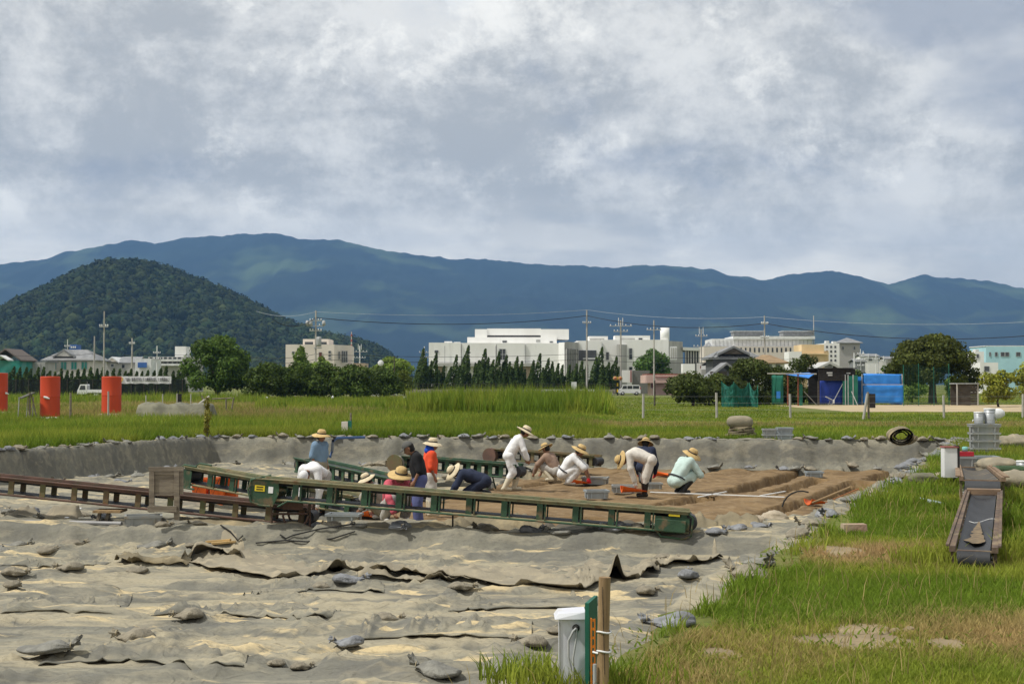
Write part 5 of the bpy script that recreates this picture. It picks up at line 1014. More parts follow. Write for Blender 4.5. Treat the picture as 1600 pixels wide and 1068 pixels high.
MB().tube([(c.x + 4 * k, c.y, ZP(617, c.y)), (c.x + 15 * k, c.y - .2, 0)], .035, 6).build('brace', WOODG, t); MB().tube([(c.x + 2 * k, c.y - .1, 0), (c.x + 2 * k, c.y - .1, ZP(613, c.y))], .06, 7).build('post', WOODG, t)
def draped(name, label, px0, px1, by, top, dep, m, amp=.12, seed=1.0, cat='covered heap', loc_z=0.0):
    a, b_ = G(px0, by, loc_z), G(px1, by, loc_z); Yc = a.y + dep / 2; h = ZP(top, Yc) - loc_z; nx, ny = 40, 22; V = []
    for j in range(ny + 1):
        for i in range(nx + 1):
            u, v = i / nx, j / ny; x = a.x + (b_.x - a.x) * (u * 1.12 - .06); y = a.y + dep * (v * 1.3 - .15)
            e = (lambda t: t * t * (3 - 2 * t))(max(0, min(1, u / .06, (1 - u) / .06, v / .14, (1 - v) / .14)))
            z = loc_z + h * e * (1 + amp * (sfbm(u * 6 + seed, v * 4, seed, 4) - .5) * 2) + (.03 if e == 0 else 0); V.append((x + .15 * (svn(u * 8, v * 7, seed) - .5), y + .15 * (svn(u * 7 + 3, v * 7, seed) - .5), max(z, loc_z + .01)))
    Fs = [(j * (nx + 1) + i, j * (nx + 1) + i + 1, (j + 1) * (nx + 1) + i + 1, (j + 1) * (nx + 1) + i) for j in range(ny) for i in range(nx)]
    q = MB(); q.add(V, Fs, 0, True); return tag(q.build(name, m), label, cat)
draped('covered_stack', 'low stack draped in a grey green sheet in the meadow', 216, 318, 654, 631, 2.6, mat('grey green net sheet', (.21, .205, .15), (.13, .127, .095), 2.5, .9, .8, 12), .30)
c = G(279, 648); t = thing('black_post_board', 'narrow black board with a pale edge standing behind the draped stack', 'board', tuple(c)); MB().b2(c.x - .06, c.x + .16, c.y, c.y + .06, 0, ZP(615, c.y)).build('board', BLACKB, t); MB().b2(c.x - .14, c.x - .064, c.y, c.y + .06, 0, ZP(614.5, c.y)).build('edge', POLEM, t)
c = G(345, 645); k = c.y / FPX; t = thing('broken_rail_fence', 'broken wooden rail fence with tilted posts beside the draped stack', 'fence', tuple(c))
for a, b_, z1, l in ((-20, 0, 618, -10), (-9, 8, 622, -14), (8, .1, 621, 0), (16, .2, 621, 4)): MB().tube([(c.x + a * k, c.y + .1, 0.02), (c.x + (a + l) * k * 1.0, c.y, ZP(z1, c.y))], .05, 7).build('post', WOODG, t)
MB().tube([(c.x - 14 * k, c.y, ZP(623, c.y)), (c.x + 17 * k, c.y, ZP(621.5, c.y))], .04, 7).build('rail', WOODG, t); MB().tube([(c.x - 34 * k, c.y - .3, ZP(632, c.y)), (c.x - 18 * k, c.y, ZP(619, c.y))], .07, 8).build('loose_rail', POLEM, t)
for px, by, top in ((228, 640, 617), (254, 640, 615), (298, 640, 615)): stick('small_stake', px, by, top, .045, {228: 'thin stake leaning over the left end of the draped stack', 254: 'white topped stake behind the middle of the draped stack', 298: 'white topped stake right of the black post board'}[px], POLEM)
for px, by, s, lab in ((148, 616, .25, 'white scrap lying in the meadow between two vermilion pillars'), (633, 621, .2, 'white scrap lying in the grass below the bush with the shelter'), (417, 622, .18, 'white scrap in the meadow below the broad tree'), (520, 620, .16, 'white scrap in the meadow below the cream building')):
    c = G(px, by + 6); tag(MB().lathe([(0, 0), (s, .02), (s * .8, .2), (s * .3, .3), (0, .32)], (c.x, c.y, .25), 9).build('white_scrap', STEELW), lab, 'scrap')
stick('marker_stake', 672, 632, 618, .1, 'short white marker stake in the weeds', STEELW); stick('pole_stub', 891, 640, 605, .06, 'dark thin stake standing left of the pink house', WOODG) if False else None
c = G(1023, 634); tag(MB().tube([c, (c.x, c.y, 2.1)], .07, 7).build('dark_stake', TIMB), 'dark post with a grey board in front of the pink house', 'stake')
# power box at the far rim
c = G(541, 681); t = thing('power_box', 'small cream and green power box on a stake at the far rim', 'box', tuple(c)); MB().b2(c.x - .17, c.x + .05, c.y, c.y + .25, .05, .5).build('front_panel', CREAM, t); MB().b2(c.x + .052, c.x + .17, c.y + .02, c.y + .24, .05, .53).build('painted_side', GREENS, t); MB().tube([(c.x + .12, c.y + .3, 0), (c.x + .12, c.y + .3, .8)], .035, 6).build('stake', WOODG, t)

# ------------------------------------------------------------------ CONVEYORS
GPAINT = mat('worn green machine paint', (0.040, 0.092, 0.050), (0.030, 0.066, 0.038), 3, .6, .3, 30, spots=((.17, .115, .065), 5, .54, .70))
GPALE = mat('dusty green rail', (0.17, 0.185, 0.105), (0.27, 0.23, 0.13), 4, .75, .3, 30, spots=((.17, .10, .05), 6, .58, .7))
RPAINT = mat('rusty red machine paint', (0.14, 0.08, 0.06), (0.095, 0.058, 0.045), 3, .75, .3, 30, spots=((.10, .075, .05), 5, .5, .7))
OPAINT = mat('dull olive machine paint', (0.11, 0.12, 0.055), (0.15, 0.10, 0.055), 3, .75, .3, 30, spots=((.17, .085, .04), 6, .55, .7))
BPAINT = mat('dusty brown machine paint', (0.25, 0.17, 0.105), (0.17, 0.115, 0.075), 4, .8, .3, 30, spots=((.33, .25, .15), 4, .55, .7))
BELT = mat('black conveyor belt', (0.045, 0.047, 0.052), (0.03, 0.031, 0.034), 3, .6, .2, 40, stretch=(1, .3, 1)); BELTD = mat('dusty conveyor belt', (0.06, 0.058, 0.055), (0.10, 0.085, 0.06), 3, .7, spots=((.30, .22, .12), 2.2, .58, .72))
GRIME = mat('grimy brown steel', (0.15, 0.105, 0.075), (0.095, 0.07, 0.055), 4, .8, .4, 30, spots=((.22, .17, .11), 5, .55, .7))
def conveyor(name, label, A, B, wid, fh, rail, up, spacing, head=None, foot=None, drum0=True, belt=BELT, legs=(), pair=True, lip=.07, ends=True):
    A, B = Vector(A), Vector(B); d = (B - A); L = d.length; d.normalize(); s = d.cross(Vector((0, 0, 1))).normalized(); n = s.cross(d).normalized()
    t = thing(name, label, 'conveyor', ((A.x + B.x) / 2, (A.y + B.y) / 2, min(A.z, B.z) - fh)); hw = wid / 2
    Q = lambda a, b_, c: A + d * a + s * b_ + n * c
    for sg in (-1, 1):
        b_ = sg * hw
        r = MB(); r.beam(Q(0, b_, 0), Q(L, b_, 0), .06, .055, up=n); r.beam(Q(0, b_ + sg * .045, .035), Q(L, b_ + sg * .045 * lip / .07, .035), lip, .018, up=n); r.build('top_rail', rail, t)
        MB().tube([Q(0, b_, -fh), Q(L, b_, -fh)], .024, 8).build('bottom_rail', rail, t)
        k = max(2, round(L / spacing))
        for i in range(k + 1):
            a = .10 + (L - .2) * i / k
            MB().beam(Q(a - .045, b_, -.028), Q(a - .045, b_, -fh + .024), .10, .03, up=d).build('upright', up, t) if False else MB().hexa([Q(a - .06, b_ - .015, -fh + .02), Q(a + .05, b_ - .015, -fh + .02), Q(a + .05, b_ + .015, -fh + .02), Q(a - .06, b_ + .015, -fh + .02), Q(a - .06, b_ - .015, -.028), Q(a + .05, b_ - .015, -.028), Q(a + .05, b_ + .015, -.028), Q(a - .06, b_ + .015, -.028)]).build('upright', up, t)
            if pair and 0 < i < k: MB().hexa([Q(a + .085, b_ - .03, -fh + .02), Q(a + .11, b_ - .03, -fh + .02), Q(a + .11, b_ + .03, -fh + .02), Q(a + .085, b_ + .03, -fh + .02), Q(a + .085, b_ - .03, -.028), Q(a + .11, b_ - .03, -.028), Q(a + .11, b_ + .03, -.028), Q(a + .085, b_ + .03, -.028)]).build('stiffener', up, t)
    rr = fh * .42; mid = -fh * .5
    q = MB(); m_ = 12; V = []
    for i in range(m_ + 1):                                        # troughed carrying side
        a = L * i / m_
        for j in range(5): v = (j - 2) / 2; V.append(Q(a, v * (hw - .045), mid + rr - .06 + .06 * v * v))
    V2 = [p - n * .012 for p in V]; N = len(V); Fs = []
    for i in range(m_):
        for j in range(4): c = i * 5 + j; Fs += [(c, c + 5, c + 6, c + 1), (N + c, N + c + 1, N + c + 6, N + c + 5)]
    q.add(V + V2, Fs, 0, True); q.build('belt', belt, t)
    MB().hexa([Q(0, -hw + .05, mid - rr), Q(L, -hw + .05, mid - rr), Q(L, hw - .05, mid - rr), Q(0, hw - .05, mid - rr), Q(0, -hw + .05, mid - rr + .012), Q(L, -hw + .05, mid - rr + .012), Q(L, hw - .05, mid - rr + .012), Q(0, hw - .05, mid - rr + .012)]).build('return_belt', BELT, t)
    for a in (0, L):
        MB().tube([Q(a, -hw + .045, mid), Q(a, hw - .045, mid)], rr, 18).build('end_drum', BELT, t)
    for i in range(1, int(L / 1.1) + 1): MB().tube([Q(i * 1.1 - .3, -hw + .02, mid - rr - .028), Q(i * 1.1 - .3, hw - .02, mid - rr - .028)], .026, 8).build('return_roller', GREYM, t)
    if ends:
        for a in (.02, L - .02): MB().hexa([Q(a - .02, -hw + .031, -.035), Q(a + .02, -hw + .031, -.035), Q(a + .02, hw - .031, -.035), Q(a - .02, hw - .031, -.035), Q(a - .02, -hw + .031, -.01), Q(a + .02, -hw + .031, -.01), Q(a + .02, hw - .031, -.01), Q(a - .02, hw - .031, -.01)]).build('end_plate', rail, t)
    for a, zb in legs:
        for sg in (-1, 1): p = Q(a, sg * hw, -fh); MB().tube([p, (p.x + sg * s.x * .03 + .08, p.y, zb)], .022, 6).build('leg', rail, t)
        p0_, p1_ = Q(a, -hw, -fh), Q(a, hw, -fh); z = (p0_.z + zb) / 2; MB().tube([(p0_.x + .04, p0_.y, z), (p1_.x + .04, p1_.y, z)], .018, 6).build('cross_bar', rail, t)
    return t, Q, L
# long green conveyor in the middle of the dig (read on two supporting points of the worked level)
A = P(408, 748, 26.8); B = P(1078, 800, 25.9)
t, Q, L = conveyor('long_conveyor', 'long green belt conveyor lying across the front of the dig', A, B, .52, .34, GPALE, GPAINT, .66)
for sg in (-1, 1):
    hx = MB(); pr = [(-.10, .03), (.42, .03), (.44, -.22), (.34, -.47), (.02, -.47), (-.10, -.36)]; N = len(pr)
    V = [Q(a, sg * .285 - .012, c) for a, c in pr] + [Q(a, sg * .285 + .012, c) for a, c in pr]; hx.add(V, [tuple(range(N)), tuple(range(2 * N - 1, N - 1, -1))] + [(i, N + i, N + (i + 1) % N, (i + 1) % N) for i in range(N)]); hp = hx.build('drive_plate', GPAINT, t)
    if sg == 1:
        MB().hexa([Q(-.02 + a, .30 + b_, c) for c in (-.20, -.09) for a, b_ in ((0, 0), (.19, 0), (.19, .006), (0, .006))]).build('yellow_label', mat('yellow label', (.72, .55, .03), (.65, .5, .03), 8, .5), hp)
        for k in range(2): MB().hexa([Q(.01 + a, .3075 + b_, c) for c in (-.175 + .045 * k, -.155 + .045 * k) for a, b_ in ((0, 0), (.13, 0), (.13, .002), (0, .002))]).build('black_print', TYRE, hp)
        MB().hexa([Q(.24 + a, .30 + b_, c) for c in (-.22, -.10) for a, b_ in ((0, 0), (.09, 0), (.09, .006), (0, .006))]).build('white_label', STEELW, hp)
    MB().tube([Q(.30, sg * .31, -.46), Q(.10, sg * .31, -.46), Q(-.08, sg * .31, -.40), Q(-.14, sg * .31, -.2), Q(-.10, sg * .31, -.0), Q(.1, sg * .31, .06)], .02, 8).build('guard_tube', GPAINT, t)
    MB().tube([Q(.44, sg * .31, -.46), Q(.62, sg * .30, -.345), Q(L, sg * .30, -.345)], .018, 8).build('lower_tube', GPAINT, t)
    # tail end with motor box and bent carrying tube
    MB().tube([Q(L - .62, sg * .30, -.28), Q(L - .5, sg * .31, -.44), Q(L - .1, sg * .31, -.46), Q(L + .04, sg * .31, -.40), Q(L + .06, sg * .31, -.08), Q(L - .02, sg * .31, .0)], .02, 8).build('carrying_tube', GPAINT, t)
    MB().hexa([Q(L - .62 + a, sg * .285 + b_, c) for c in (-.30, -.08) for a, b_ in ((0, -.015), (.62, -.015), (.62, .015), (0, .015))]).build('side_plate', GPAINT, t)
MB().hexa([Q(L - .62 + a, b_, c) for c in (-.33, -.13) for a, b_ in ((0, .302), (.55, .302), (.55, .42), (0, .42))]).build('motor_box', GPAINT, t)
MB().hexa([Q(L - .38 + a, .30 + b_, c) for c in (-.065, -.03) for a, b_ in ((0, 0), (.2, 0), (.2, .02), (0, .02))]).build('yellow_label', mat('yellow label', None), t)
q = MB()
for sg in (-1, 1): q.b2
MB().b2(A.x + 3.6, A.x + 3.63, A.y - .28, A.y - .25, ZU, A.z - .55).build('prop', TYRE, t)
# the stand under its head
c = G(458, 823, ZU); s_ = thing('conveyor_stand', 'rusty red tube stand carrying the head of the long green conveyor', 'stand', tuple(c))
for dy in (-.3, .3):
    MB().tube([(c.x - .35, c.y + dy, ZU + .28), (c.x + .32, c.y + dy, ZU + .28), (c.x + .36, c.y + dy, ZU + .5)], .022, 8).build('lower_bar', RPAINT, s_)
    MB().tube([(c.x - .36, c.y + dy, ZU + .52), (c.x + .36, c.y + dy, ZU + .52)], .022, 8).build('upper_bar', RPAINT, s_)
    MB().tube([(c.x - .36, c.y + dy, ZU + .02), (c.x - .36, c.y + dy, ZU + .52)], .022, 8).build('leg', RPAINT, s_); MB().tube([(c.x + .36, c.y + dy, ZU + .02), (c.x + .36, c.y + dy, ZU + .52)], .022, 8).build('leg', RPAINT, s_)
    MB().tube([(c.x - .12 + .42 * 0, c.y + dy - .05, ZU + .28)] + [(c.x + .1 + .24 * math.cos(math.pi + k * math.pi / 6), c.y + dy - .05, ZU + .25 + .22 * math.sin(math.pi + k * math.pi / 6)) for k in range(7)], .022, 8).build('bent_foot', RPAINT, s_)
MB().b2(c.x - .14, c.x + .24, c.y - .36, c.y - .31, ZU + .36, ZU + .52).build('red_panel', RPAINT, s_)
A2 = P(-170, 728, 28.6); B2 = P(486, 794, 27.4)
t, Q, L = conveyor('rusty_conveyor', 'long rusty red brown conveyor rising behind the leaning wooden frame', A2, B2, .5, .30, RPAINT, OPAINT, .68, pair=False)
c = G(170, 819, ZU); s_ = thing('trestle', 'low plank trestle propping the rusty conveyor', 'trestle', tuple(c)); MB().b2(c.x - .26, c.x + .28, c.y - .2, c.y + .3, ZU + .24, ZU + .285).build('plank', WOODT, s_)
for x in (-.17, .0): MB().beam((c.x + x - .06, c.y, ZU), (c.x + x, c.y, ZU + .24), .08, .06).build('leg', WOODG, s_)
t, Q, L = conveyor('short_conveyor', 'green conveyor running down behind the leaning wooden frame', P(300, 729, 30.6), P(560, 775, 29.2), .5, .34, GPALE, GPAINT, .55)
for sg in (-1, 1): MB().tube([Q(.3, sg * .29, -.42), Q(0, sg * .29, -.42), Q(-.1, sg * .29, -.3), Q(-.1, sg * .29, -.02), Q(0, sg * .29, .06), Q(.3, sg * .29, .06)], .022, 8).build('guard_tube', GPAINT, t)
MB().hexa([Q(-.06 + a, .28 + b_, c) for c in (-.4, -.05) for a, b_ in ((0, 0), (.26, 0), (.26, .02), (0, .02))]).build('drive_plate', GPAINT, t); MB().b2(A.x - 1.0, A.x - .8, 30.5, 30.9, ZU, A.z - .75).build('prop_block', GPAINT, t)
t, Q, L = conveyor('slanting_conveyor', 'green conveyor slanting down behind the man in the blue shirt', P(474, 716, 37.5), P(668, 758, 33.0), .48, .33, GPAINT, GPAINT, .47, pair=False)
t, Q, L = conveyor('middle_conveyor', 'green conveyor with a round drum head behind the man in orange', P(634, 713, 37.8), P(812, 727, 36.6), .48, .31, GPAINT, GPAINT, .33, pair=False, legs=((2.4, ZU),))
MB().tube([Q(-.1, .24, -.16), Q(-.1, .42, -.16)], .20, 20).build('drum_head', mat('grey drum', (.33, .32, .28), (.24, .23, .2), 4, .6), t); MB().tube([Q(-.1, .425, -.16), Q(-.1, .47, -.16)], .23, 20).build('drum_flange', OPAINT, t)
t, Q, L = conveyor('far_conveyor', 'dull olive conveyor on legs below the far wall behind the crouching men', P(776, 702, 45), P(934, 713, 43.2), .5, .29, OPAINT, OPAINT, .36, pair=False, legs=((2.95, ZU),)); MB().tube([Q(-.05, .2, -.18), Q(-.05, .38, -.18)], .24, 20).build('drum_head', RPAINT, t)
# pair of conveyors on the grass
t, Q, L = conveyor('grass_conveyor', 'grimy conveyor with black belt and sand streak lying on the grass', P(1521, 858, 14.0), P(1537, 770, 18.6), .40, .20, GRIME, GRIME, .8, belt=BELT, pair=False, lip=.03)
q = MB(); q.b2; MB().hexa([Q(L - .02 + a, b_, c) for c in (-.03, .05) for a, b_ in ((0, -.21), (.14, -.21), (.14, .21), (0, .21))]).build('end_box', BPAINT, t)
pts = [(.62, .02), (.68, .07), (.8, .088), (1.0, .078), (1.25, .062), (1.6, .038), (1.95, .022), (2.3, .006)]; pts = [(a, float(np.interp(a, [p[0] for p in pts], [p[1] for p in pts])) * (.45 + 1.1 * sfbm(a * 9, 2.2, .3, 3))) for a in np.linspace(.62, 2.3, 46)]; V = [Q(a, -w_ * (.6 + .8 * svn(a * 12, 5.5)), -.042) for a, w_ in pts] + [Q(a, w_, -.042) for a, w_ in pts[::-1]]; MB().add([v + Vector((0, 0, .012)) for v in V], [tuple(range(len(V)))]).build('sand_streak', mat('spilt sand', (.22, .165, .10), (.13, .10, .07), 14, .95), t)
for a in (.3, 2.0, 3.6): MB().b2(*(lambda p: (p.x - .2, p.x + .2, p.y - .05, p.y + .05, 0.0, max(.03, p.z - .015)))(Q(a, 0, -.24))).build('ground_block', WOODG, t)
q = MB(); q.tube([Q(2.45 + .12 * math.cos(k) , -.2 + .05 * k, -.03 - .02 * math.sin(k * .5)) for k in range(9)], .005, 5).build('string', STEELW, t)
t, Q, L = conveyor('sandy_conveyor', 'weathered conveyor with sandy belt standing end to end behind the grimy one', P(1535, 748, 19.9), P(1521, 728, 29.5), .56, .3, BPAINT, OPAINT, .8, belt=BELTD, pair=False, legs=((.15, 0), (8.5, 0)))
# ------------------------------------------------------------------ CRATES, BAGS, SHEETS, TOOLS
CRATE = mat('grey plastic crate', (0.33, 0.345, 0.34), (0.26, 0.27, 0.265), 3, .6, spots=((.33, .27, .18), 5, .58, .75)); CRATEB = mat('blue grey plastic crate', (0.30, 0.34, 0.36), (.25, .28, .30), 3, .6, spots=((.33, .27, .18), 5, .6, .75))
ORANGE = mat('orange plastic', (0.72, 0.14, 0.02), (0.60, 0.11, 0.016), 3, .5); DARK = mat('black parts and painted shade', (.03, .03, .03), None, 3, .9)  # DARK: near black parts, also the shade painted on the switch box
def crate(label, c, w=.58, d=.38, h=.19, yaw=0.0, m=CRATE, lid=False, group='plastic crates', n=1, fill=None, name='crate'):
    c = Vector(c); out = []
    for k in range(n):
        o = thing(name, label if n == 1 else ({0: 'lowest ', n - 1: 'topmost '}.get(k) or nth(k + 1) + ' lowest ') + label, 'crate', (c.x, c.y, c.z + k * (h + .006)), group); z0 = o.location.z; co, si = math.cos(yaw), math.sin(yaw)
        W_ = lambda x, y, z: (c.x + x * co - y * si, c.y + x * si + y * co, z0 + z)
        a, b_ = w / 2, d / 2; th = .02; body = MB()
        def bx(q, x0, x1, y0, y1, za, zb): q.hexa([W_(x0, y0, za), W_(x1, y0, za), W_(x1, y1, za), W_(x0, y1, za), W_(x0, y0, zb), W_(x1, y0, zb), W_(x1, y1, zb), W_(x0, y1, zb)])
        t_ = .93
        body.add([W_(x * s, y * s, z) for z, s in ((0, t_), (h, 1)) for x, y in ((-a, -b_), (a, -b_), (a, b_), (-a, b_))] + [W_(x * s, y * s, z) for z, s in ((.02, t_ - .06), (h, .94)) for x, y in ((-a, -b_), (a, -b_), (a, b_), (-a, b_))],
                 [(3, 2, 1, 0), (0, 1, 5, 4), (1, 2, 6, 5), (2, 3, 7, 6), (3, 0, 4, 7), (8, 9, 10, 11), (9, 8, 12, 13), (10, 9, 13, 14), (11, 10, 14, 15), (8, 11, 15, 12), (4, 5, 13, 12), (5, 6, 14, 13), (6, 7, 15, 14), (7, 4, 12, 15)]); body.build('body', m, o)
        rim = MB(); e = .022
        bx(rim, -a - e, a + e, -b_ - e, -b_ + .001, h - .045, h + .004); bx(rim, -a - e, a + e, b_ - .001, b_ + e, h - .045, h + .004); bx(rim, -a - e, -a + .001, -b_ + .002, b_ - .002, h - .045, h + .003); bx(rim, a - .001, a + e, -b_ + .002, b_ - .002, h - .045, h + .003); rim.build('rim', m, o)
        for x in (-a * .62, a * .62):
            r = MB(); bx(r, x - .014, x + .014, -b_ - .018, -b_ + .03, .01, h - .046); r.build('rib', m, o)
        for s in (-1, 1):
            r = MB(); bx(r, s * (a + .004) - .014, s * (a + .004) + .014, -.06, .06, .03, h - .046); r.build('grip', m, o)
        if lid and k == n - 1: r = MB(); bx(r, -a - .03, a + .03, -b_ - .03, b_ + .03, h + .005, h + .03); r.build('lid', m, o)
        elif fill: r = MB(); bx(r, -a * .9, a * .9, -b_ * .88, b_ * .88, h * .35, h * .6); r.build('earth_fill', fill, o)
        out.append(o)
    return out
g = lambda px, py, z=ZU: G(px, py, z)
crate('tilted empty grey crate lying under the rusty conveyor', g(224, 822) + Vector((0, 0, .02)), .66, .42, .2, .25)[0].rotation_euler = (0, .0, 0)
crate('pale grey crate in front of the bent white clad worker', g(538, 815), .64, .40, .17, -.12, CRATEB, fill=SOILM)
crate('blue grey crate standing alone on the earth nearest the crouching men', g(932, 778), .52, .36, .20, .15, CRATEB, fill=SOILM); crate('grey crate half hidden behind the orange scoop of the bending worker', g(975, 769), .58, .38, .19, -.1, fill=SOILM); crate('grey crate right of the worker with red gloves', g(930, 756), .68, .42, .2, -.2, fill=SOILM)
crate('small grey crate sitting in a trench at the far end of the earth', g(1272, 744) + Vector((0, 0, -.02)), .46, .34, .17, .05, CRATEB)
t = crate('low grey tub beside the black boots of the bending worker', g(1022, 764), .36, .3, .17, 0.1, CRATE)
crate('pale crate of the stack beside the folded sheets on the far rim', G(1203, 686), .44, .36, .17, 0, CRATE, n=2, group='crates on the far rim'); crate('blue grey crate of the lidded stack on the far rim', G(1226, 686.5), .46, .36, .18, 0, CRATEB, n=2, lid=True, group='crates on the far rim')
st = crate('grey crate of the tall stack carrying the two metal buckets', G(1538, 710), .68, .42, .185, -.05, CRATE, n=4, lid=True, group='tall crate stack on the grass'); zt = 4 * .191 + .03; cs = G(1538, 710)
def bucket(label, c, r, h, m=None, lidm=None, sheet=False):
    t = thing('metal_bucket', label, 'bucket', c, 'buckets on the crate stack'); MB().lathe([(0, 0), (r * .92, 0), (r * .93, .02), (r, h), (r * .97, h), (r * .9, .03), (0, .03)], c, 24).build('body', m or mat('galvanised bucket', (.40, .42, .44), (.32, .34, .36), 3, .45, metal=.3), t); MB().lathe([(r * .97, h * .98), (r * 1.04, h), (r * 1.04, h + .03), (0, h + .035)], c, 24).build('lid', STEELW, t)
    for z in (.25, .75): MB().lathe([(r * (.935 + .07 * z), h * z), (r * (.96 + .07 * z), h * z + .008), (r * (.935 + .07 * z), h * z + .016)], c, 24).build('hoop', GREYM, t)
    for s in (-1, 1): MB().tube([(c[0] + s * r * 1.0, c[1], c[2] + h * .35), (c[0] + s * (r + .04), c[1], c[2] + h * .32), (c[0] + s * (r + .03), c[1], c[2] + h * .2)], .012, 6).build('lug', STEELW, t)
    return t
bucket('squat lidded metal bucket on the tall crate stack', (cs.x - .13, cs.y, zt), .125, .27); bucket('taller lidded metal bucket on the tall crate stack', (cs.x + .15, cs.y + .02, zt), .14, .36)
q = MB(); c = Vector((cs.x + .36, cs.y - .02, zt + .26)); bag = [[c + Vector((.15 * math.sin(v) * math.cos(u) * (1 + .3 * svn(u * 2, v * 3)), .1 * math.sin(v) * math.sin(u), .13 * math.cos(v))) for u in [2 * math.pi * i / 14 for i in range(14)]] for v in [math.pi * j / 8 for j in range(9)]]
q.add([p for r in bag for p in r], [(j * 14 + i, j * 14 + (i + 1) % 14, (j + 1) * 14 + (i + 1) % 14, (j + 1) * 14 + i) for j in range(8) for i in range(14)], 0, True); tag(q.build('plastic_bag', mat('white plastic film', (.8, .82, .84), None, 6, .35)), 'white plastic bag caught on the taller bucket', 'bag')
# white switch box on a stand
c = G(1485, 757); t = thing('switch_box', 'tall white switch box on a dark stand beside the sandy conveyor', 'box', tuple(c)); MB().b2(c.x - .10, c.x + .13, c.y, c.y + .22, .13, .66).build('cabinet', STEELW, t); MB().b2(c.x + .131, c.x + .17, c.y - .01, c.y + .23, .13, .70).build('painted_side', DARK, t); MB().b2(c.x - .11, c.x + .15, c.y - .02, c.y + .24, .661, .685).build('cap', mat('dull red trim', None), t)  # dark sheet on the right paints the shaded side of the white cabinet
for x in (-.07, .1): MB().b2(c.x + x - .02, c.x + x + .02, c.y + .05, c.y + .1, 0.02, .13).build('foot', DARK, t)
MB().b2(c.x - .2, c.x + .16, c.y - .02, c.y + .05, .005, .02 + .02).build('base_bar', DARK, t)
c = G(1505, 735); crate('grey crate under the red lid behind the sandy conveyor', (c.x, c.y, 0), .42, .34, .30, 0, CRATE); t = thing('red_lid_tub', 'flat red lidded tub with a jar on top behind the sandy conveyor', 'tub', (c.x, c.y, .31)); MB().b2(c.x - .2, c.x + .18, c.y - .15, c.y + .15, .31, .40).build('tub', mat('red plastic', (.42, .02, .035), None, 3, .4), t); MB().lathe([(0, 0), (.06, 0), (.06, .09), (.04, .1), (0, .1)], (c.x + .04, c.y, .401), 12).build('jar', mat('teal glass', (.2, .5, .45), None, 3, .2), t)
c = G(1530, 731); crate('long pale crate lying behind the sandy conveyor', (c.x, c.y, 0), .72, .4, .26, 0, CRATEB)
crate('dull green crate on the grass right of the sandy conveyor', G(1578, 748), .50, .36, .24, 0, mat('dull green plastic', (.12, .20, .11), (.10, .16, .09), 3, .6)); bucket('small metal bucket beside the dull green crate', tuple(G(1598, 742)), .12, .26)['group'] = 'buckets on the grass'
c = G(1561, 746)
for k in range(4): tag(MB().box((c.x, c.y, .03 + k * .055), (.26, .18, .05), random.uniform(-.2, .2)).build('timber_offcut', WOODT, org=(c.x, c.y, .005 + k * .055)), nth(k + 1) + ' offcut from the bottom in the timber pile by the dull green crate', 'timber', 'timber offcuts')
# orange tubs behind the frame, orange scoops (winnowing pans)
def tub(label, px, py, w, h, z=ZU):
    c = G(px, py, z); t = thing('orange_tub', label, 'tub', tuple(c), 'orange tubs'); MB().add([(c.x + x * s, c.y + y * s, c.z + zz) for zz, s in ((0, .8), (h, 1)) for x, y in ((-w / 2, -.16), (w / 2, -.16), (w / 2, .16), (-w / 2, .16))] + [(c.x + x * s, c.y + y * s, c.z + zz) for zz, s in ((.03, .74), (h, .92)) for x, y in ((-w / 2, -.16), (w / 2, -.16), (w / 2, .16), (-w / 2, .16))], [(3, 2, 1, 0), (0, 1, 5, 4), (1, 2, 6, 5), (2, 3, 7, 6), (3, 0, 4, 7), (8, 9, 10, 11), (9, 8, 12, 13), (10, 9, 13, 14), (11, 10, 14, 15), (8, 11, 15, 12), (4, 5, 13, 12), (5, 6, 14, 13), (6, 7, 15, 14), (7, 4, 12, 15)]).build('body', ORANGE, t); MB().b2(c.x - w / 2 - .02, c.x + w / 2 + .02, c.y - .185, c.y - .161, c.z + h - .04, c.z + h).build('rim', ORANGE, t)
    MB().tube([(c.x - w * .4, c.y - .19, c.z + h), (c.x - w * .2, c.y - .25, c.z + h * .4), (c.x + w * .25, c.y - .2, c.z + h)], .008, 6).build('cord', DARK, t); return t
tub('upright orange tub nearest the leaning wooden frame', 313, 789, .34, .62); tub('upright orange tub standing in the middle of three', 340, 790, .32, .64); tub('upright orange tub beside the drive plate of the long conveyor', 361, 788, .32, .66)
tag(MB().box(tuple(g(327, 788) + Vector((0, .1, .3))), (.26, .2, .55)).build('white_tub', CRATE), 'white tub squeezed between two orange tubs', 'tub')
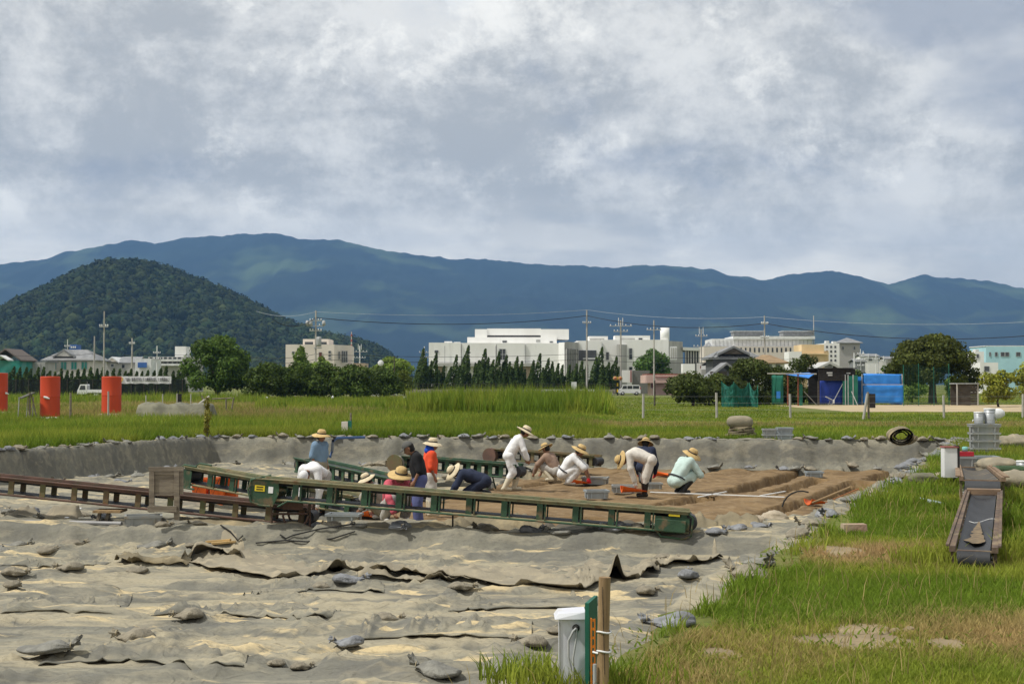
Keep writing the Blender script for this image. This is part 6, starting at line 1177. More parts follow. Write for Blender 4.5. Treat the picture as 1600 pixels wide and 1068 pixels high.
def scoop(label, c, yaw, s=1.0, tilt=.1):
    t = thing('orange_scoop', label, 'scoop', tuple(c), 'orange earth scoops'); co, si = math.cos(yaw), math.sin(yaw); V = []; n = 12
    for j in range(4):
        for i in range(n + 1):
            th = -1.5 + 3.0 * i / n; r = (.12 + .11 * j / 3); x = -.25 + .16 * j * (1 if abs(th) < 9 else 1); y = math.sin(th) * (.12 + .05 * j); z = .02 + .12 * (1 - math.cos(th)) * (1 - .15 * j) * (1.2 - .25 * j) + .05 * j * tilt
            V.append((c.x + (x * co - y * si) * s, c.y + (x * si + y * co) * s, c.z + z * s))
    V2 = [(x, y, z + .008) for x, y, z in V]; N = len(V); Fs = []
    for j in range(3):
        for i in range(n): a = j * (n + 1) + i; Fs += [(a, a + n + 1, a + n + 2, a + 1), (N + a, N + a + 1, N + a + n + 2, N + a + n + 1)]
    q = MB(); q.add(V + V2, Fs, 0, True); q.add(V[:n + 1] + V2[:n + 1], [tuple(range(n + 1)) + tuple(range(2 * n + 1, n, -1))]); q.build('pan', ORANGE, t); MB().tube([V[i + 0] for i in range(0, n + 1, 2)], .012 * s, 6).build('rolled_rim', ORANGE, t); return t
scoop('orange scoop held by the bending worker in beige', g(990, 776) + Vector((0, 0, .09)), 0.15, 1.15); scoop('orange scoop under the hands of the worker with red gloves', g(905, 757) + Vector((0, 0, .0)), .3, 1.1); scoop('orange scoop behind the pale green squatting worker', g(1038, 745), -.3, 1.05); scoop('orange scoop beside the grey trousered legs under the long conveyor', g(569, 808), 2.4, 1.0)
scoop('orange scoop lying at the right end of the earth beside the long pole', g(1275, 789), .6, 1.0)
a, b_ = g(1270, 792), G(1330, 765); tag(MB().tube([a + Vector((0, 0, .1)), b_ + Vector((0, 0, .05))], .025, 7).build('long_pole', WOODT), 'long wooden pole leaning over the right rim of the earth', 'pole'); a, b_ = g(1295, 790), G(1332, 768); tag(MB().tube([a + Vector((.1, 0, .15)), b_ + Vector((.1, 0, .05))], .012, 7).build('orange_pole', mat('orange paint', (.40, .15, .05))), 'thin orange pole beside the leaning wooden pole', 'pole')
q = MB(); c = G(1262, 800, -.3); q.tube([c + Vector((.32 * math.cos(k * .3) - .1, 0, .05 + .3 * math.sin(k * .3))) for k in range(4, 11)], .014, 6); tag(q.build('black_hose', DARK), 'black hose loop sticking up at the rim beside the scoop', 'hose')
for (x0, y0), (x1, y1), lab in (((1016, 770), (1226, 778), 'long white measuring rod lying across the trenches'), ((1091, 778), (1135, 769.5), 'short white rod crossing the long measuring rod'), ((1188, 776), (1227, 769), 'white rod touching the end of the long measuring rod')):
    a, b_ = g(x0, y0), g(x1, y1); tag(MB().beam(a + Vector((0, 0, .03)), b_ + Vector((0, 0, .03)), .045, .02).build('measuring_rod', STEELW), lab, 'rod', 'measuring rods')
# leaning wooden frame with board
c = g(260, 800); t = thing('sorting_screen', 'square grey wooden frame with a board leaning against the rusty conveyor', 'frame', (c.x, 26.6, ZU)); Y = 26.75
def fb(px0, px1, top, bot, y0, y1, nm, m=WOODG): return MB().b2(XP(px0, Y), XP(px1, Y), Y + y0, Y + y1, ZP(bot, Y), ZP(top, Y)).build(nm, m, t)
fb(233, 287, 729, 736, 0, .06, 'top_rail'); fb(234, 242, 736.2, 800, .0, .06, 'stile'); fb(273, 281, 736.2, 812, 0, .06, 'stile'); fb(281.2, 287, 736.2, 772, .02, .05, 'side_board'); fb(242.2, 272.8, 741, 771, .03, .05, 'board'); fb(242.2, 272.8, 736.2, 740.8, .01, .05, 'inner_rail'); fb(242.2, 272.8, 771.2, 774, .01, .05, 'inner_rail'); fb(233, 278, 790, 799, -.05, -.005, 'bottom_rail')
# pipe, cords, tools on the step
a, b_ = g(0, 817), g(190, 822); tag(MB().tube([a + Vector((-1, 0, .05)), a.lerp(b_, .5) + Vector((0, 0, .05)), b_ + Vector((0, 0, .05))], .045, 10).build('grey_pipe', mat('grey plastic pipe', (.25, .25, .25), None, 3, .4)), 'long grey plastic pipe lying along the step under the rusty conveyor', 'pipe')
a, b_ = g(98, 815), g(125, 804); tag(MB().beam(a + Vector((0, 0, .02)), b_ + Vector((0, 0, .14)), .07, .03).build('white_board', STEELW), 'white narrow board propped on a stone beside the grey pipe', 'board')
q = MB(); q.tube([P(x, y, 26.3) for x, y in ((570, 687), )] + [], .03, 6) if False else None
bp = [G(570, 686) + Vector((0, -.1, .07)), G(528, 687.5) + Vector((0, -.1, .08)), G(522, 690) + Vector((0, -.25, .04)), P(519, 704, 46.3), P(516, 713, 45.9)]; tag(MB().tube(bp, .045, 10).build('blue_pipe', mat('blue plastic pipe', (.06, .12, .27), None, 3, .4)), 'blue plastic pipe bending down over the far wall', 'pipe')
cords = [([(438, 837), (447, 843), (458, 838), (500, 828), (555, 820)], 'black cord trailing from the long conveyor head over the step'), ([(345, 822), (360, 832), (372, 846), (380, 838)], 'black cord hanging over the step below the rusty conveyor'), ([(555, 832), (520, 843), (480, 848), (445, 846), (400, 850)], 'black cable lying along the foot of the step')]
def surf_v(px, py):                                                  # where the view first meets the laid sheets
    px, py = np.atleast_1d(np.asarray(px, float)), np.atleast_1d(np.asarray(py, float))
    k, q = (px - 800) / FPX, (534 - py) / FPX; ry, rz = math.cos(PITCH) - q * math.sin(PITCH), math.sin(PITCH) + q * math.cos(PITCH)
    def hgt(x, y): z, d = pit_z(x, y); return np.where(d > -.3, np.maximum(z, np.where(d < 0, 0, -9)), 0.0)
    ta, tb = (0.15 - EYE) / rz, (ZN - .3 - EYE) / rz; u = np.linspace(0, 1, 260)[None]; t = ta[:, None] + (tb - ta)[:, None] * u
    under = EYE + rz[:, None] * t < hgt(k[:, None] * t, ry[:, None] * t); i = np.maximum(1, under.argmax(1)); r = np.arange(len(px)); lo, hi = t[r, i - 1], t[r, i]
    for _ in range(8): m = (lo + hi) / 2; un = EYE + rz * m < hgt(k * m, ry * m); hi = np.where(un, m, hi); lo = np.where(un, lo, m)
    return np.stack([k * hi, ry * hi, EYE + rz * hi], 1)
def surf(px, py): return Vector(surf_v(px, py)[0])
for pts, lab in cords: tag(MB().tube([surf(*p) + Vector((0, -.02, .03)) for p in pts], .014, 6).build('extension_cable', DARK), lab, 'cable')
for (x0, y0), (x1, y1), lab in (((322, 850), (360, 847), 'new yellow timber batten lying on the sheet at the foot of the step'), ((330, 853), (368, 849.5), 'second yellow timber batten lying at the foot of the step')):
    tag(MB().beam(surf(x0, y0) + Vector((0, 0, .05)), surf(x1, y1) + Vector((0, 0, .05)), .09, .035).build('timber_batten', mat('fresh pine', (.52, .36, .16), (.44, .3, .13), 4, .8)), lab, 'timber')
# stones
def rock(name, label, p, s, m, fl=.6, seed=0.0, cat='stone'):
    n, k = 26, 15; V = []
    for j in range(k + 1):
        v = math.pi * j / k
        for i in range(n):
            u = 2 * math.pi * i / n; d = Vector((math.sin(v) * math.cos(u), math.sin(v) * math.sin(u), math.cos(v))); r = s * (.75 + .6 * sfbm(d.x * 1.5 + seed, d.y * 1.5, d.z * 1.5 + seed, 4)) + s * .5 * (sfbm(d.x * 4 + seed, d.y * 4, d.z * 4, 3) - .5); V.append((p[0] + d.x * r * 1.25, p[1] + d.y * r, p[2] + s * fl * .7 + d.z * r * fl))
    q = MB(); q.add(V, [(j * n + i, (j + 1) * n + i, (j + 1) * n + (i + 1) % n, j * n + (i + 1) % n) for j in range(k) for i in range(n)], 0, True); return tag(q.build(name, m), label, cat)
PST = mat('pale pitted stone', (.44, .38, .29), (.32, .27, .2), 6, .95, .6, 20); RST = mat('reddish stone', (.33, .20, .15), (.38, .31, .22), 4, .95, .6, 20)
rock('pale_stone', 'big pale stone at the lower corner of the dug earth', g(1210, 816), .22, PST, .6, 1); rock('pale_stone', 'smaller pale stone beside the big one at the earth corner', g(1180, 818), .16, PST, .6, 2)
rock('grey_boulder', 'mossy grey rounded stone in the grass left of the switch box', G(1441, 756), .21, mat('mossy stone', (.18, .17, .12), (.12, .12, .08), 4, .95, .6, 15), .55, 3)
c = G(1334, 832); tag(MB().box((c.x, c.y, .05), (.30, .16, .12), .05, 0, .93).build('concrete_block', RST), 'weathered reddish block lying in the lawn', 'block')
a, b_ = G(1437, 784), G(1474, 792); tag(MB().tube([a + Vector((0, 0, .04)), b_ + Vector((0, 0, .04))], .035, 9).build('plastic_tube', mat('pale blue tube', (.38, .47, .5), None, 3, .4)), 'pale blue plastic tube lying in the grass', 'tube')
CLODS = sorted(((1400, 990), (1412, 996), (1385, 985), (1420, 988), (1330, 1028)), key=lambda q: (G(*q) - G(893, 1080)).length)
for k, (px, py) in enumerate(CLODS): tag(rock('earth_clod', 'dry earth clod on the bare patch, ' + nth(k + 1) + ' closest to the meter box', G(px, py), .02 + .018 * random.random(), EARTH, .7, 5 + k), group='earth clods')
rock('flat_stone', 'flat pale stone lying beside the mossy stone', G(1470, 745), .17, PST, .3, 9)

# ------------------------------------------------------------------ SANDBAGS
BAGM = [mat('tan sandbag', (.28, .25, .19), (.19, .17, .13), 7, .95, 1.0, 30), mat('grey sandbag', (.25, .245, .215), (.16, .157, .14), 7, .95, 1.0, 30), mat('blue grey sandbag', (.25, .26, .275), (.16, .165, .175), 7, .9, 1.0, 30)]
TARPS = mat('hemp string', (.4, .34, .22), None, 5, .9)
def bag_proto(k, m):
    n, rings = 26, 18; V = []; sd = k * 3.7
    for j in range(rings):
        u = j / (rings - 1); x = -.22 + .44 * u; prof = math.sin(math.pi * min(1, u * .93 + .035)) ** .55; neck = max(0, (u - .68) / .32); r = .155 * prof * (1 - .62 * neck ** 1.2) + .012
        for i in range(n):
            t = 2 * math.pi * i / n; rr = r * (1 + (.10 + .25 * neck) * math.cos(7 * t + sd) * (.35 + .65 * neck) + .35 * (sfbm(u * 5 + sd, math.cos(t) * 2.2, math.sin(t) * 2.2, 4) - .5) * 1.9)
            V.append((x + .03 * math.sin(3 * t) * neck, rr * math.cos(t) * 1.05, max(.0, .045 + rr * math.sin(t) * (.42 + .12 * math.sin(4 * u + sd))) + .015 * math.sin(5 * u + sd)))
    Fs = [(j * n + i, (j + 1) * n + i, (j + 1) * n + (i + 1) % n, j * n + (i + 1) % n) for j in range(rings - 1) for i in range(n)] + [tuple(range(n)), tuple(range(rings * n - 1, rings * n - n - 1, -1))]
    q = MB(); q.add(V, Fs, 0, True); t = thing('sandbag', 'x', 'sandbag', (0, 0, 0)); q.build('sack', m, t)
    ruff = MB(); pr = []
    for j in range(4):
        for i in range(20): th = 2 * math.pi * i / 20; r = (.034, .027, .045, .058)[j] * (1 + .45 * math.sin(th * 5 + sd) * (j / 3)); pr.append((.20 + .03 * j + .015 * math.sin(th * 3), r * math.cos(th), .075 + .02 * j * (k % 2) + r * math.sin(th) * .75))
    ruff.add(pr, [(j * 20 + i, (j + 1) * 20 + i, (j + 1) * 20 + (i + 1) % 20, j * 20 + (i + 1) % 20) for j in range(3) for i in range(20)], 0, True); ruff.build('tied_neck', m, t)
    MB().tube([(.225, .037 * math.cos(a), .078 + .034 * math.sin(a)) for a in [6.283 * i / 10 for i in range(11)]], .005, 5).build('string', TARPS, t); return t
PROTO = [bag_proto(k, BAGM[k % 3]) for k in range(6)]; USED = set()
def sandbag(p, label, group, k=None, s=1.0, rz=None):
    k = random.randrange(6) if k is None else k; rz = random.uniform(0, 6.28) if rz is None else rz
    sc = s * random.uniform(.78, 1.05)
    sc3 = (sc * random.uniform(.9, 1.15), sc * random.uniform(.9, 1.1), sc * random.uniform(.8, 1.15))
    if k not in USED: USED.add(k); o = PROTO[k]; o.location = p; o.rotation_euler = (0, 0, rz); o.scale = sc3
    else: o = copy_tree(PROTO[k], p, rz, sc3)
    o['label'] = label; o['group'] = group
    return o
def rimz(x, y): return max(0.0, float(pit_z(np.array([x]), np.array([y]))[0][0])) + .0
FAR = [338, 352, 370, 395, 424, 443, 470, 487, 529, 548, 581, 615, 632, 660, 690, 725, 746, 770, 788, 832, 861, 886, 952, 980, 1003, 1023, 1078, 1103, 1112, 1246, 1268, 1295, 1324, 1350, 1375, 1440, 1466]
A_, B_ = Vector((*PIT[1], 0)), Vector((*PIT[2], 0))
for k0, px in enumerate(FAR):
    k_ = (px - 800) / FPX; t_ = (A_.x - k_ * A_.y) / ((A_.x - k_ * A_.y) - (B_.x - k_ * B_.y)); p = A_.lerp(B_, t_); p.y += .05
    sandbag((p.x, p.y, rimz(p.x, p.y) - .01), nth(k0 + 1) + ' tied sandbag along the far rim counted from the vine stake', 'sandbags along the far rim', s=.95)
LEF = [(6, 704), (20, 702.5), (36, 701), (67, 699), (105, 695), (137, 693.5), (152, 692), (181, 690), (204, 688.5), (255, 686), (276, 685), (290, 684.5), (318, 684)]
A_, B_ = Vector((*PIT[2], 0)), Vector((*PIT[3], 0))
for k0, (px, _) in enumerate(LEF[::-1]):
    k_ = (px - 800) / FPX; t_ = (A_.x - k_ * A_.y) / ((A_.x - k_ * A_.y) - (B_.x - k_ * B_.y)); p = A_.lerp(B_, t_); p.x -= .08
    sandbag((p.x, p.y, rimz(p.x, p.y) - .01), nth(k0 + 1) + ' sandbag along the left rim counted from the vine stake', 'sandbags along the left rim', s=.95)
A_, B_ = Vector((*PIT[0], 0)), Vector((*PIT[1], 0))
RB = 0
for t_ in (.06, .13, .165, .22, .27, .30, .36, .40, .44, .47, .51, .55, .58, .62, .65, .68, .71, .74, .77, .80, .83, .86, .885, .91, .93, .95, .97, .985):
    p = A_.lerp(B_, t_ + random.uniform(-.008, .008)); p.x += random.uniform(-.05, .4)
    for r_ in range(1 if t_ < .7 else 2): RB += 1; sandbag((p.x + .25 * r_, p.y + .2 * r_, rimz(p.x, p.y) - .01), nth(RB) + ' sandbag along the grassy right rim counted from the meter box', 'sandbags along the right rim', s=.95)
NEAR = [(70, 1016, 1.15, 0, 1), (212, 998, .95, 3, 0), (295, 963, .9, 3.3, 0), (545, 1005, 1.0, 3.0, 2), (605, 970, .95, .3, 0), (685, 1052, 1.05, 2.8, 1), (215, 893, 1.0, 1.6, 0), (75, 863, .9, 1.2, 0), (30, 838, 1.0, .2, 1), (120, 840, 1.05, .9, 0), (172, 837, .7, 1.6, 0), (4, 860, .8, 2, 1), (110, 888, .95, 3.1, 0), (22, 896, .95, .1, 0), (20, 915, .8, 1.5, 0), (240, 843, 1.2, .3, 1), (505, 918, .95, .1, 0), (545, 907, 1.0, .5, 2), (720, 918, .9, .2, 0), (470, 1042, .6, .5, 0), (430, 1036, .5, 2.5, 0), (830, 1006, 1.1, 2.6, 0), (300, 852, .7, 1, 0), (780, 1052, 1.0, 1.0, 1), (868, 985, .7, 1.5, 0), (1010, 925, .8, .4, 0), (1075, 900, .9, 1.4, 2), (1040, 872, .9, .2, 0), (560, 836, .0, 0, 0)]
def settle(px, py):                                                  # on the floor, never stuck to a steep wall
    p = surf(px, py)
    for i in (1, 2, 3):
        d, _ = edge_dist(p.x, p.y, i)
        if -.1 < d < .6: a, b2 = PIT[i], PIT[(i + 1) % 4]; e = (b2 - a) / np.hypot(*(b2 - a)); p.x += -e[1] * (.62 - d); p.y += e[0] * (.62 - d)
    st = stepd(p.x, p.y)
    if -.32 < st < .14: p.y += (.25 - st) if st > -.1 else (-.36 - st)
    p.z = float(pit_z(np.array([p.x]), np.array([p.y]))[0][0]); return p
BCOL = ('tan', 'grey', 'blue grey', 'tan', 'grey', 'blue grey')
def scatter(rows, ref, what, group):
    for i, (p, s, rz, k) in enumerate(sorted(rows, key=lambda r: (r[0] - ref).length)): sandbag(p + Vector((0, 0, -.015)), '%s sandbag %s, %s closest to the %s' % (BCOL[k], what[0], nth(i + 1), what[1]), group, k, s, rz)
scatter([(settle(px, py), s * 1.05, rz, k) for px, py, s, rz, k in NEAR if s], G(893, 1080), ('on the near sheet', 'white meter box'), 'sandbags on the near sheet')
MIDB = [(15, 800, 1), (45, 803, 1.1), (60, 808, .8), (130, 806, 1), (160, 808, .9), (255, 822, .95), (305, 823, .9), (490, 822, .8), (515, 822, .9), (560, 823, 1.0), (625, 828, 1.1), (760, 829, 1.1), (830, 830, 1.2), (875, 832, 1.2), (960, 832, 1.1), (995, 836, 1.1), (1120, 832, 1), (1150, 826, 1), (1185, 822, .9), (60, 735, 1), (75, 738, .8), (150, 732, 1.2), (130, 745, 1), (175, 742, 1), (215, 744, 1.1), (190, 753, .9), (245, 715, 1.1), (262, 717, .9), (310, 713, 1), (325, 714, .9), (375, 716, .9), (460, 722, 1), (580, 710, 1.2), (600, 707, 1.3), (575, 720, 1), (610, 718, 1), (655, 702, 1), (700, 745, 1), (725, 752, 1), (742, 748, 1.1), (835, 742, 1.2), (820, 738, 1.2), (1230, 707, 1.1), (1222, 704, 1.2), (1238, 711, 1), (1265, 713, 1), (1330, 713, 1.1), (1368, 711, 1), (1405, 707, .9), (1170, 714, .9), (1115, 702, 1)]
scatter([(settle(px, py), s, random.uniform(0, 6.28), random.randrange(6)) for px, py, s in MIDB], Vector((XP(260, 26.75), 26.75, ZU)), ('on the worked level', 'square wooden screen'), 'sandbags on the worked level')
# ------------------------------------------------------------------ LOOSE SHEETS, ROLLS, FOLDS
TARP = mat('stiff olive tarpaulin', (.245, .205, .13), (.17, .145, .095), 2.2, .85, .6, 22, spots=((.36, .29, .17), 3, .55, .7)); TARPD = mat('dusty canvas sheet', (.29, .255, .185), (.22, .195, .145), 1.5, .9, .5, 22, spots=((.36, .31, .215), 4, .52, .68))
def loose(name, label, edge, back, lift, m, nx=90, ny=16, seed=0.0, curl=.0, amp=.04):
    """a sheet lying on the floor whose near edge (pixels) stands up by lift(u) metres"""
    eu = np.linspace(0, 1, len(edge)); uu = np.linspace(0, 1, nx + 1); e = surf_v(np.interp(uu, eu, [p[0] for p in edge]), np.interp(uu, eu, [p[1] for p in edge]))
    kw = np.hanning(15); kw /= kw.sum()
    for c_ in (0, 1): e[:, c_] = np.convolve(np.pad(e[:, c_], 7, mode='reflect', reflect_type='odd'), kw, mode='valid')
    v, u = np.meshgrid(np.linspace(0, 1, ny + 1), uu, indexing='ij'); lf = np.array([lift(q) for q in uu])[None]
    y = e[None, :, 1] + v * back * (1 + .25 * np.sin(u * 9 + seed)); x = e[None, :, 0] + .12 * v * np.sin(u * 7 + seed); z0 = pit_z(x, y)[0]
    l = lf * (1 - v) ** 1.6; fade = 1 - np.maximum(0, v - .8) / .2; side = np.minimum(1, np.minimum(u / .04, (1 - u) / .04))
    z = z0 + (.022 + l + amp * (fbm(u * 9 + seed, v * 3, seed, 2) - .35) * (1 - .5 * v)) * fade * (.3 + .7 * side) - np.where(v > .97, .03, 0)
    V = np.stack([x, y - curl * l, z], 2).reshape(-1, 3).tolist()
    V2 = [(x, y, z - .012) for x, y, z in V]; N = len(V); Fs = []
    for j in range(ny):
        for i in range(nx): a = j * (nx + 1) + i; Fs += [(a, a + 1, a + nx + 2, a + nx + 1), (N + a, N + a + nx + 1, N + a + nx + 2, N + a + 1)]
    for i in range(nx): Fs.append((i, N + i, N + i + 1, i + 1))
    q = MB(); q.add(V + V2, Fs, 0, True); return tag(q.build(name, m), label, 'sheet', 'loose ground sheets')
bumpf = lambda c, w, h: (lambda u: h * math.exp(-((u - c) / w) ** 2))
def lift_main(u): return .025 + .06 * sfbm(u * 8, 5.5, 2.0, 2) + bumpf(.30, .035, .14)(u) + bumpf(.865, .017, .36)(u) + bumpf(.45, .1, .07)(u) + bumpf(.97, .03, .15)(u)
loose('loose_sheet', 'big dusty canvas sheet with a lifted wavy edge and a sharp peak', [(286, 874), (330, 893), (420, 905), (520, 896), (545, 890), (640, 901), (720, 908), (860, 921), (915, 922), (940, 912), (985, 906), (1030, 893)], 2.3, lift_main, TARPD, 150, 16, 1.3, .25)
loose('loose_sheet', 'under sheet with a small scalloped edge below the big canvas sheet', [(560, 906), (700, 908), (760, 912)], .5, lambda u: .01 + .10 * sfbm(u * 9, 3.3, 1.0, 2), TARPD, 60, 6, 4.1)
loose('loose_sheet', 'crumpled olive sheet with an upturned flap beside a tied sandbag', [(180, 878), (200, 880), (215, 885), (250, 884), (292, 884)], .8, lambda u: .03 + .30 * max(0, sfbm(u * 4.0, 1.7, 2.2, 2) - .25), TARP, 60, 12, 7.7, .3, .06)
loose('loose_sheet', 'raised sheet corner folded back over the near sheet', [(282, 878), (305, 870), (340, 868), (380, 874)], .7, lambda u: .04 + .3 * max(0, sfbm(u * 3, 7.7, .4, 2) - .2), TARPD, 50, 10, 2.7, .3, .05)
loose('loose_sheet', 'sheet edge lifting near the foot of the right rim', [(1020, 888), (1060, 884), (1130, 872)], 1.0, lambda u: .05 + .06 * math.sin(u * 11) ** 2, TARPD, 50, 10, 9.1, .2, .06)
for e, bk, lab, sd in (([(0, 884), (60, 886), (145, 883)], .9, 'thin sheet edge lying across the near floor left of the olive flap', 1.0), ([(235, 962), (330, 958), (410, 964), (520, 962)], 1.1, 'low sheet seam running between two tied bags on the near floor', 2.2), ([(380, 929), (430, 924), (520, 922), (600, 926)], .9, 'sheet edge curling up below the big canvas sheet', 3.1), ([(0, 958), (90, 954), (180, 960)], 1.2, 'long sheet seam at the open end of the near floor', 4.6), ([(560, 1000), (680, 994), (830, 998)], 1.2, 'faint sheet seam beside the meter box', 5.9), ([(700, 955), (800, 950), (930, 952)], 1.0, 'sheet edge running towards the wooden stake', 7.2), ([(60, 1040), (200, 1034), (380, 1040)], 1.0, 'sandy sheet seam in front of the single long bag', 8.8)):
    loose('loose_sheet', lab, e, bk, lambda u: .002 + .05 * max(0, sfbm(u * 6, sd, .7, 2) - .45), SHEET, 70, 9, sd, .2, .02)
def heap(name, label, pts, dep, h, m, seed=0.0, z=ZU, nx=70, ny=22, crease=1.0):
    """thrown-together sheet: a ridge of folds along the given pixels"""
    pts = [(a, b - 7 if b > 828 else b) for a, b in pts]; eu = np.linspace(0, 1, len(pts)); uu = np.linspace(0, 1, nx + 1); E = np.array([G(np.interp(q, eu, [p[0] for p in pts]), np.interp(q, eu, [p[1] for p in pts]), z)[:] for q in uu])
    v, u = np.meshgrid(np.linspace(0, 1, ny + 1), uu, indexing='ij'); w = (1 - np.abs(2 * v - 1) ** 1.5) * np.clip(np.minimum(u, 1 - u) / .06, 0, 1) ** .5
    f = fbm(u * 7 + seed, v * 2.0 + fbm(u * 5, v * 3, seed), seed, 2); rg = 1 - np.abs(2 * fbm(u * 6 + 1.5 * v + seed * 2, v * 1.5, seed + 3, 2) - 1)
    V = np.stack([E[None, :, 0] + .1 * (f - .5), E[None, :, 1] + dep * (v - .15) + .22 * (rg - .6) * crease * w, z - .03 + h * .8 * w * (.15 + .55 * f + 1.0 * np.maximum(0, rg - .5) * crease)], 2).reshape(-1, 3).tolist()
    q = MB(); q.add(V, [(j * (nx + 1) + i, j * (nx + 1) + i + 1, (j + 1) * (nx + 1) + i + 1, (j + 1) * (nx + 1) + i) for j in range(ny) for i in range(nx)], 0, True); return tag(q.build(name, m), label, 'sheet', 'heaped ground sheets')
heap('heaped_sheet', 'olive sheet pushed into stiff folds below the middle of the long conveyor', [(690, 832), (740, 830), (800, 832), (850, 830)], .9, .42, TARP, 1.1)
heap('heaped_sheet', 'flat olive sheet folds in front of the man in black', [(560, 826), (620, 828), (700, 833)], .6, .22, TARP, 3.3); heap('heaped_sheet', 'dark wet sheet bunched below the long conveyor', [(850, 834), (920, 835), (1010, 838)], .8, .26, mat('dark wet sheet', (.10, .088, .065), (.07, .06, .045), 2, .7, .5, 22), 5.2)
heap('heaped_sheet', 'olive sheet folds bunched at the tail of the long conveyor', [(1085, 836), (1130, 836), (1195, 828)], .9, .48, TARP, 7.4); heap('heaped_sheet', 'folded sheets lying under the rusty conveyor by the crate', [(240, 823), (320, 823), (400, 824)], .7, .25, TARP, 9.6); heap('heaped_sheet', 'low heap of sheet under the left of the rusty conveyor', [(0, 812), (50, 812), (120, 812)], .8, .42, TARPD, 2.9)
heap('heaped_sheet', 'rumpled sheets heaped behind the slanting conveyor', [(520, 722), (570, 720), (640, 716)], 1.2, .34, TARPD, 4.4, ZU + .0); heap('heaped_sheet', 'rumpled dark sheets behind the man in navy', [(690, 760), (730, 762), (770, 760)], 1.3, .35, TARP, 6.5); heap('heaped_sheet', 'rumpled dark sheets behind the brown shirted man', [(800, 748), (830, 748), (860, 744)], 1.3, .42, TARP, 8.5); heap('heaped_sheet', 'sheet folded along the foot of the far wall', [(930, 727), (1010, 728), (1130, 727)], .5, .35, TARPD, 5.9)
heap('heaped_sheet', 'long sheet fold lying behind the rusty conveyor', [(110, 762), (200, 760), (300, 755)], .8, .25, TARPD, 1.9); heap('heaped_sheet', 'sheet bunched by the left wall foot', [(40, 745), (100, 742), (190, 738)], .8, .25, TARPD, 3.9)
def roll(label, px, py, r, ln, yaw, turns, Lz=0.0):
    c = G(px, py, Lz); t = thing('rolled_sheet', label, 'rolled sheet', tuple(c), 'rolled sheets on the rim'); n = 70; V = []; ax = Vector((math.cos(yaw), math.sin(yaw), 0)); sd = ax.cross(Vector((0, 0, 1)))
    for s in range(9):
        q = s / 8 - .5
        for i in range(n + 1):
            a = turns * 2 * math.pi * i / n; rr = r * (.35 + .65 * i / n) * (1 + .10 * math.sin(a * 2 + s) + .08 * math.sin(3 * q * 6)); V.append(c + ax * (q * ln + .03 * math.sin(a)) + sd * rr * math.cos(a) * 1.2 + Vector((0, 0, r * .78 + rr * math.sin(a) * .85)))
    m_ = MB(); m_.add(V, [(s * (n + 1) + i, s * (n + 1) + i + 1, (s + 1) * (n + 1) + i + 1, (s + 1) * (n + 1) + i) for s in range(8) for i in range(n)], 0, True); m_.build('roll', TARP, t)
roll('thick rolled up sheet lying end on at the far rim', 1408, 694, .34, 1.3, 1.35, 3)
t = thing('folded_sheet_stack', 'big stack of folded sheets topped by a bundle on the far rim', 'folded sheets', tuple(G(1160, 684)), 'rolled sheets on the rim'); c = G(1160, 684)
for k in range(6): q = MB(); w_ = .98 - .05 * k + .1 * random.random(); V = []; n = 30; [V.extend([(c.x + w_ / 2 * math.cos(a) * (1 + .06 * math.sin(5 * a + k)) + .05 * random.random(), c.y + .4 + .36 * math.sin(a), .03 + .055 * k + dz + .03 * math.sin(3 * a + k * 2)) for a in [2 * math.pi * i / n for i in range(n)]]) for dz in (0, .05)]; q.add(V, [(i, (i + 1) % n, n + (i + 1) % n, n + i) for i in range(n)] + [tuple(range(n, 2 * n))], 0); q.build('fold', TARP, t)
q = MB(); n, k = 24, 12; V = []
for j in range(k + 1):
    v = math.pi * j / k
    for i in range(n): u = 2 * math.pi * i / n; sx = math.copysign(abs(math.cos(u)) ** .6, math.cos(u)); sy = math.copysign(abs(math.sin(u)) ** .6, math.sin(u)); f = 1 + .12 * (sfbm(math.cos(u) * 2, math.sin(u) * 2, v * 2, 3) - .5); V.append((c.x - .02 + .44 * math.sin(v) ** .6 * sx * f, c.y + .4 + .3 * math.sin(v) ** .6 * sy * f, .53 + .21 * math.copysign(abs(math.cos(v)) ** .8, math.cos(v)) * f))
q.add(V, [(j * n + i, (j + 1) * n + i, (j + 1) * n + (i + 1) % n, j * n + (i + 1) % n) for j in range(k) for i in range(n)], 0, True); q.build('bundle', TARPD, t)
q = MB(); [q.tube([c + Vector((-.42 + .03 * math.sin(a) + xx, .4 + .32 * math.cos(a), .5 + .22 * math.sin(a))) for a in [6.283 * i / 16 for i in range(17)]], .008, 5) for xx in ()]
rock('covered_heap', 'lumpy grey sheet lying in the grass right of the crate stack', G(1560, 700), .34, TARPD, .6, 12, 'sheet'); rock('covered_heap', 'grey sheet bundle at the far right of the grass', G(1590, 700), .40, TARPD, .55, 15, 'sheet'); rock('covered_heap', 'grey green sheet crumpled beside the dull green crate', G(1560, 738), .34, TARPD, .5, 18, 'sheet'); rock('covered_heap', 'grey sheet bundle below the small metal bucket', G(1592, 762), .36, TARPD, .5, 21, 'sheet')

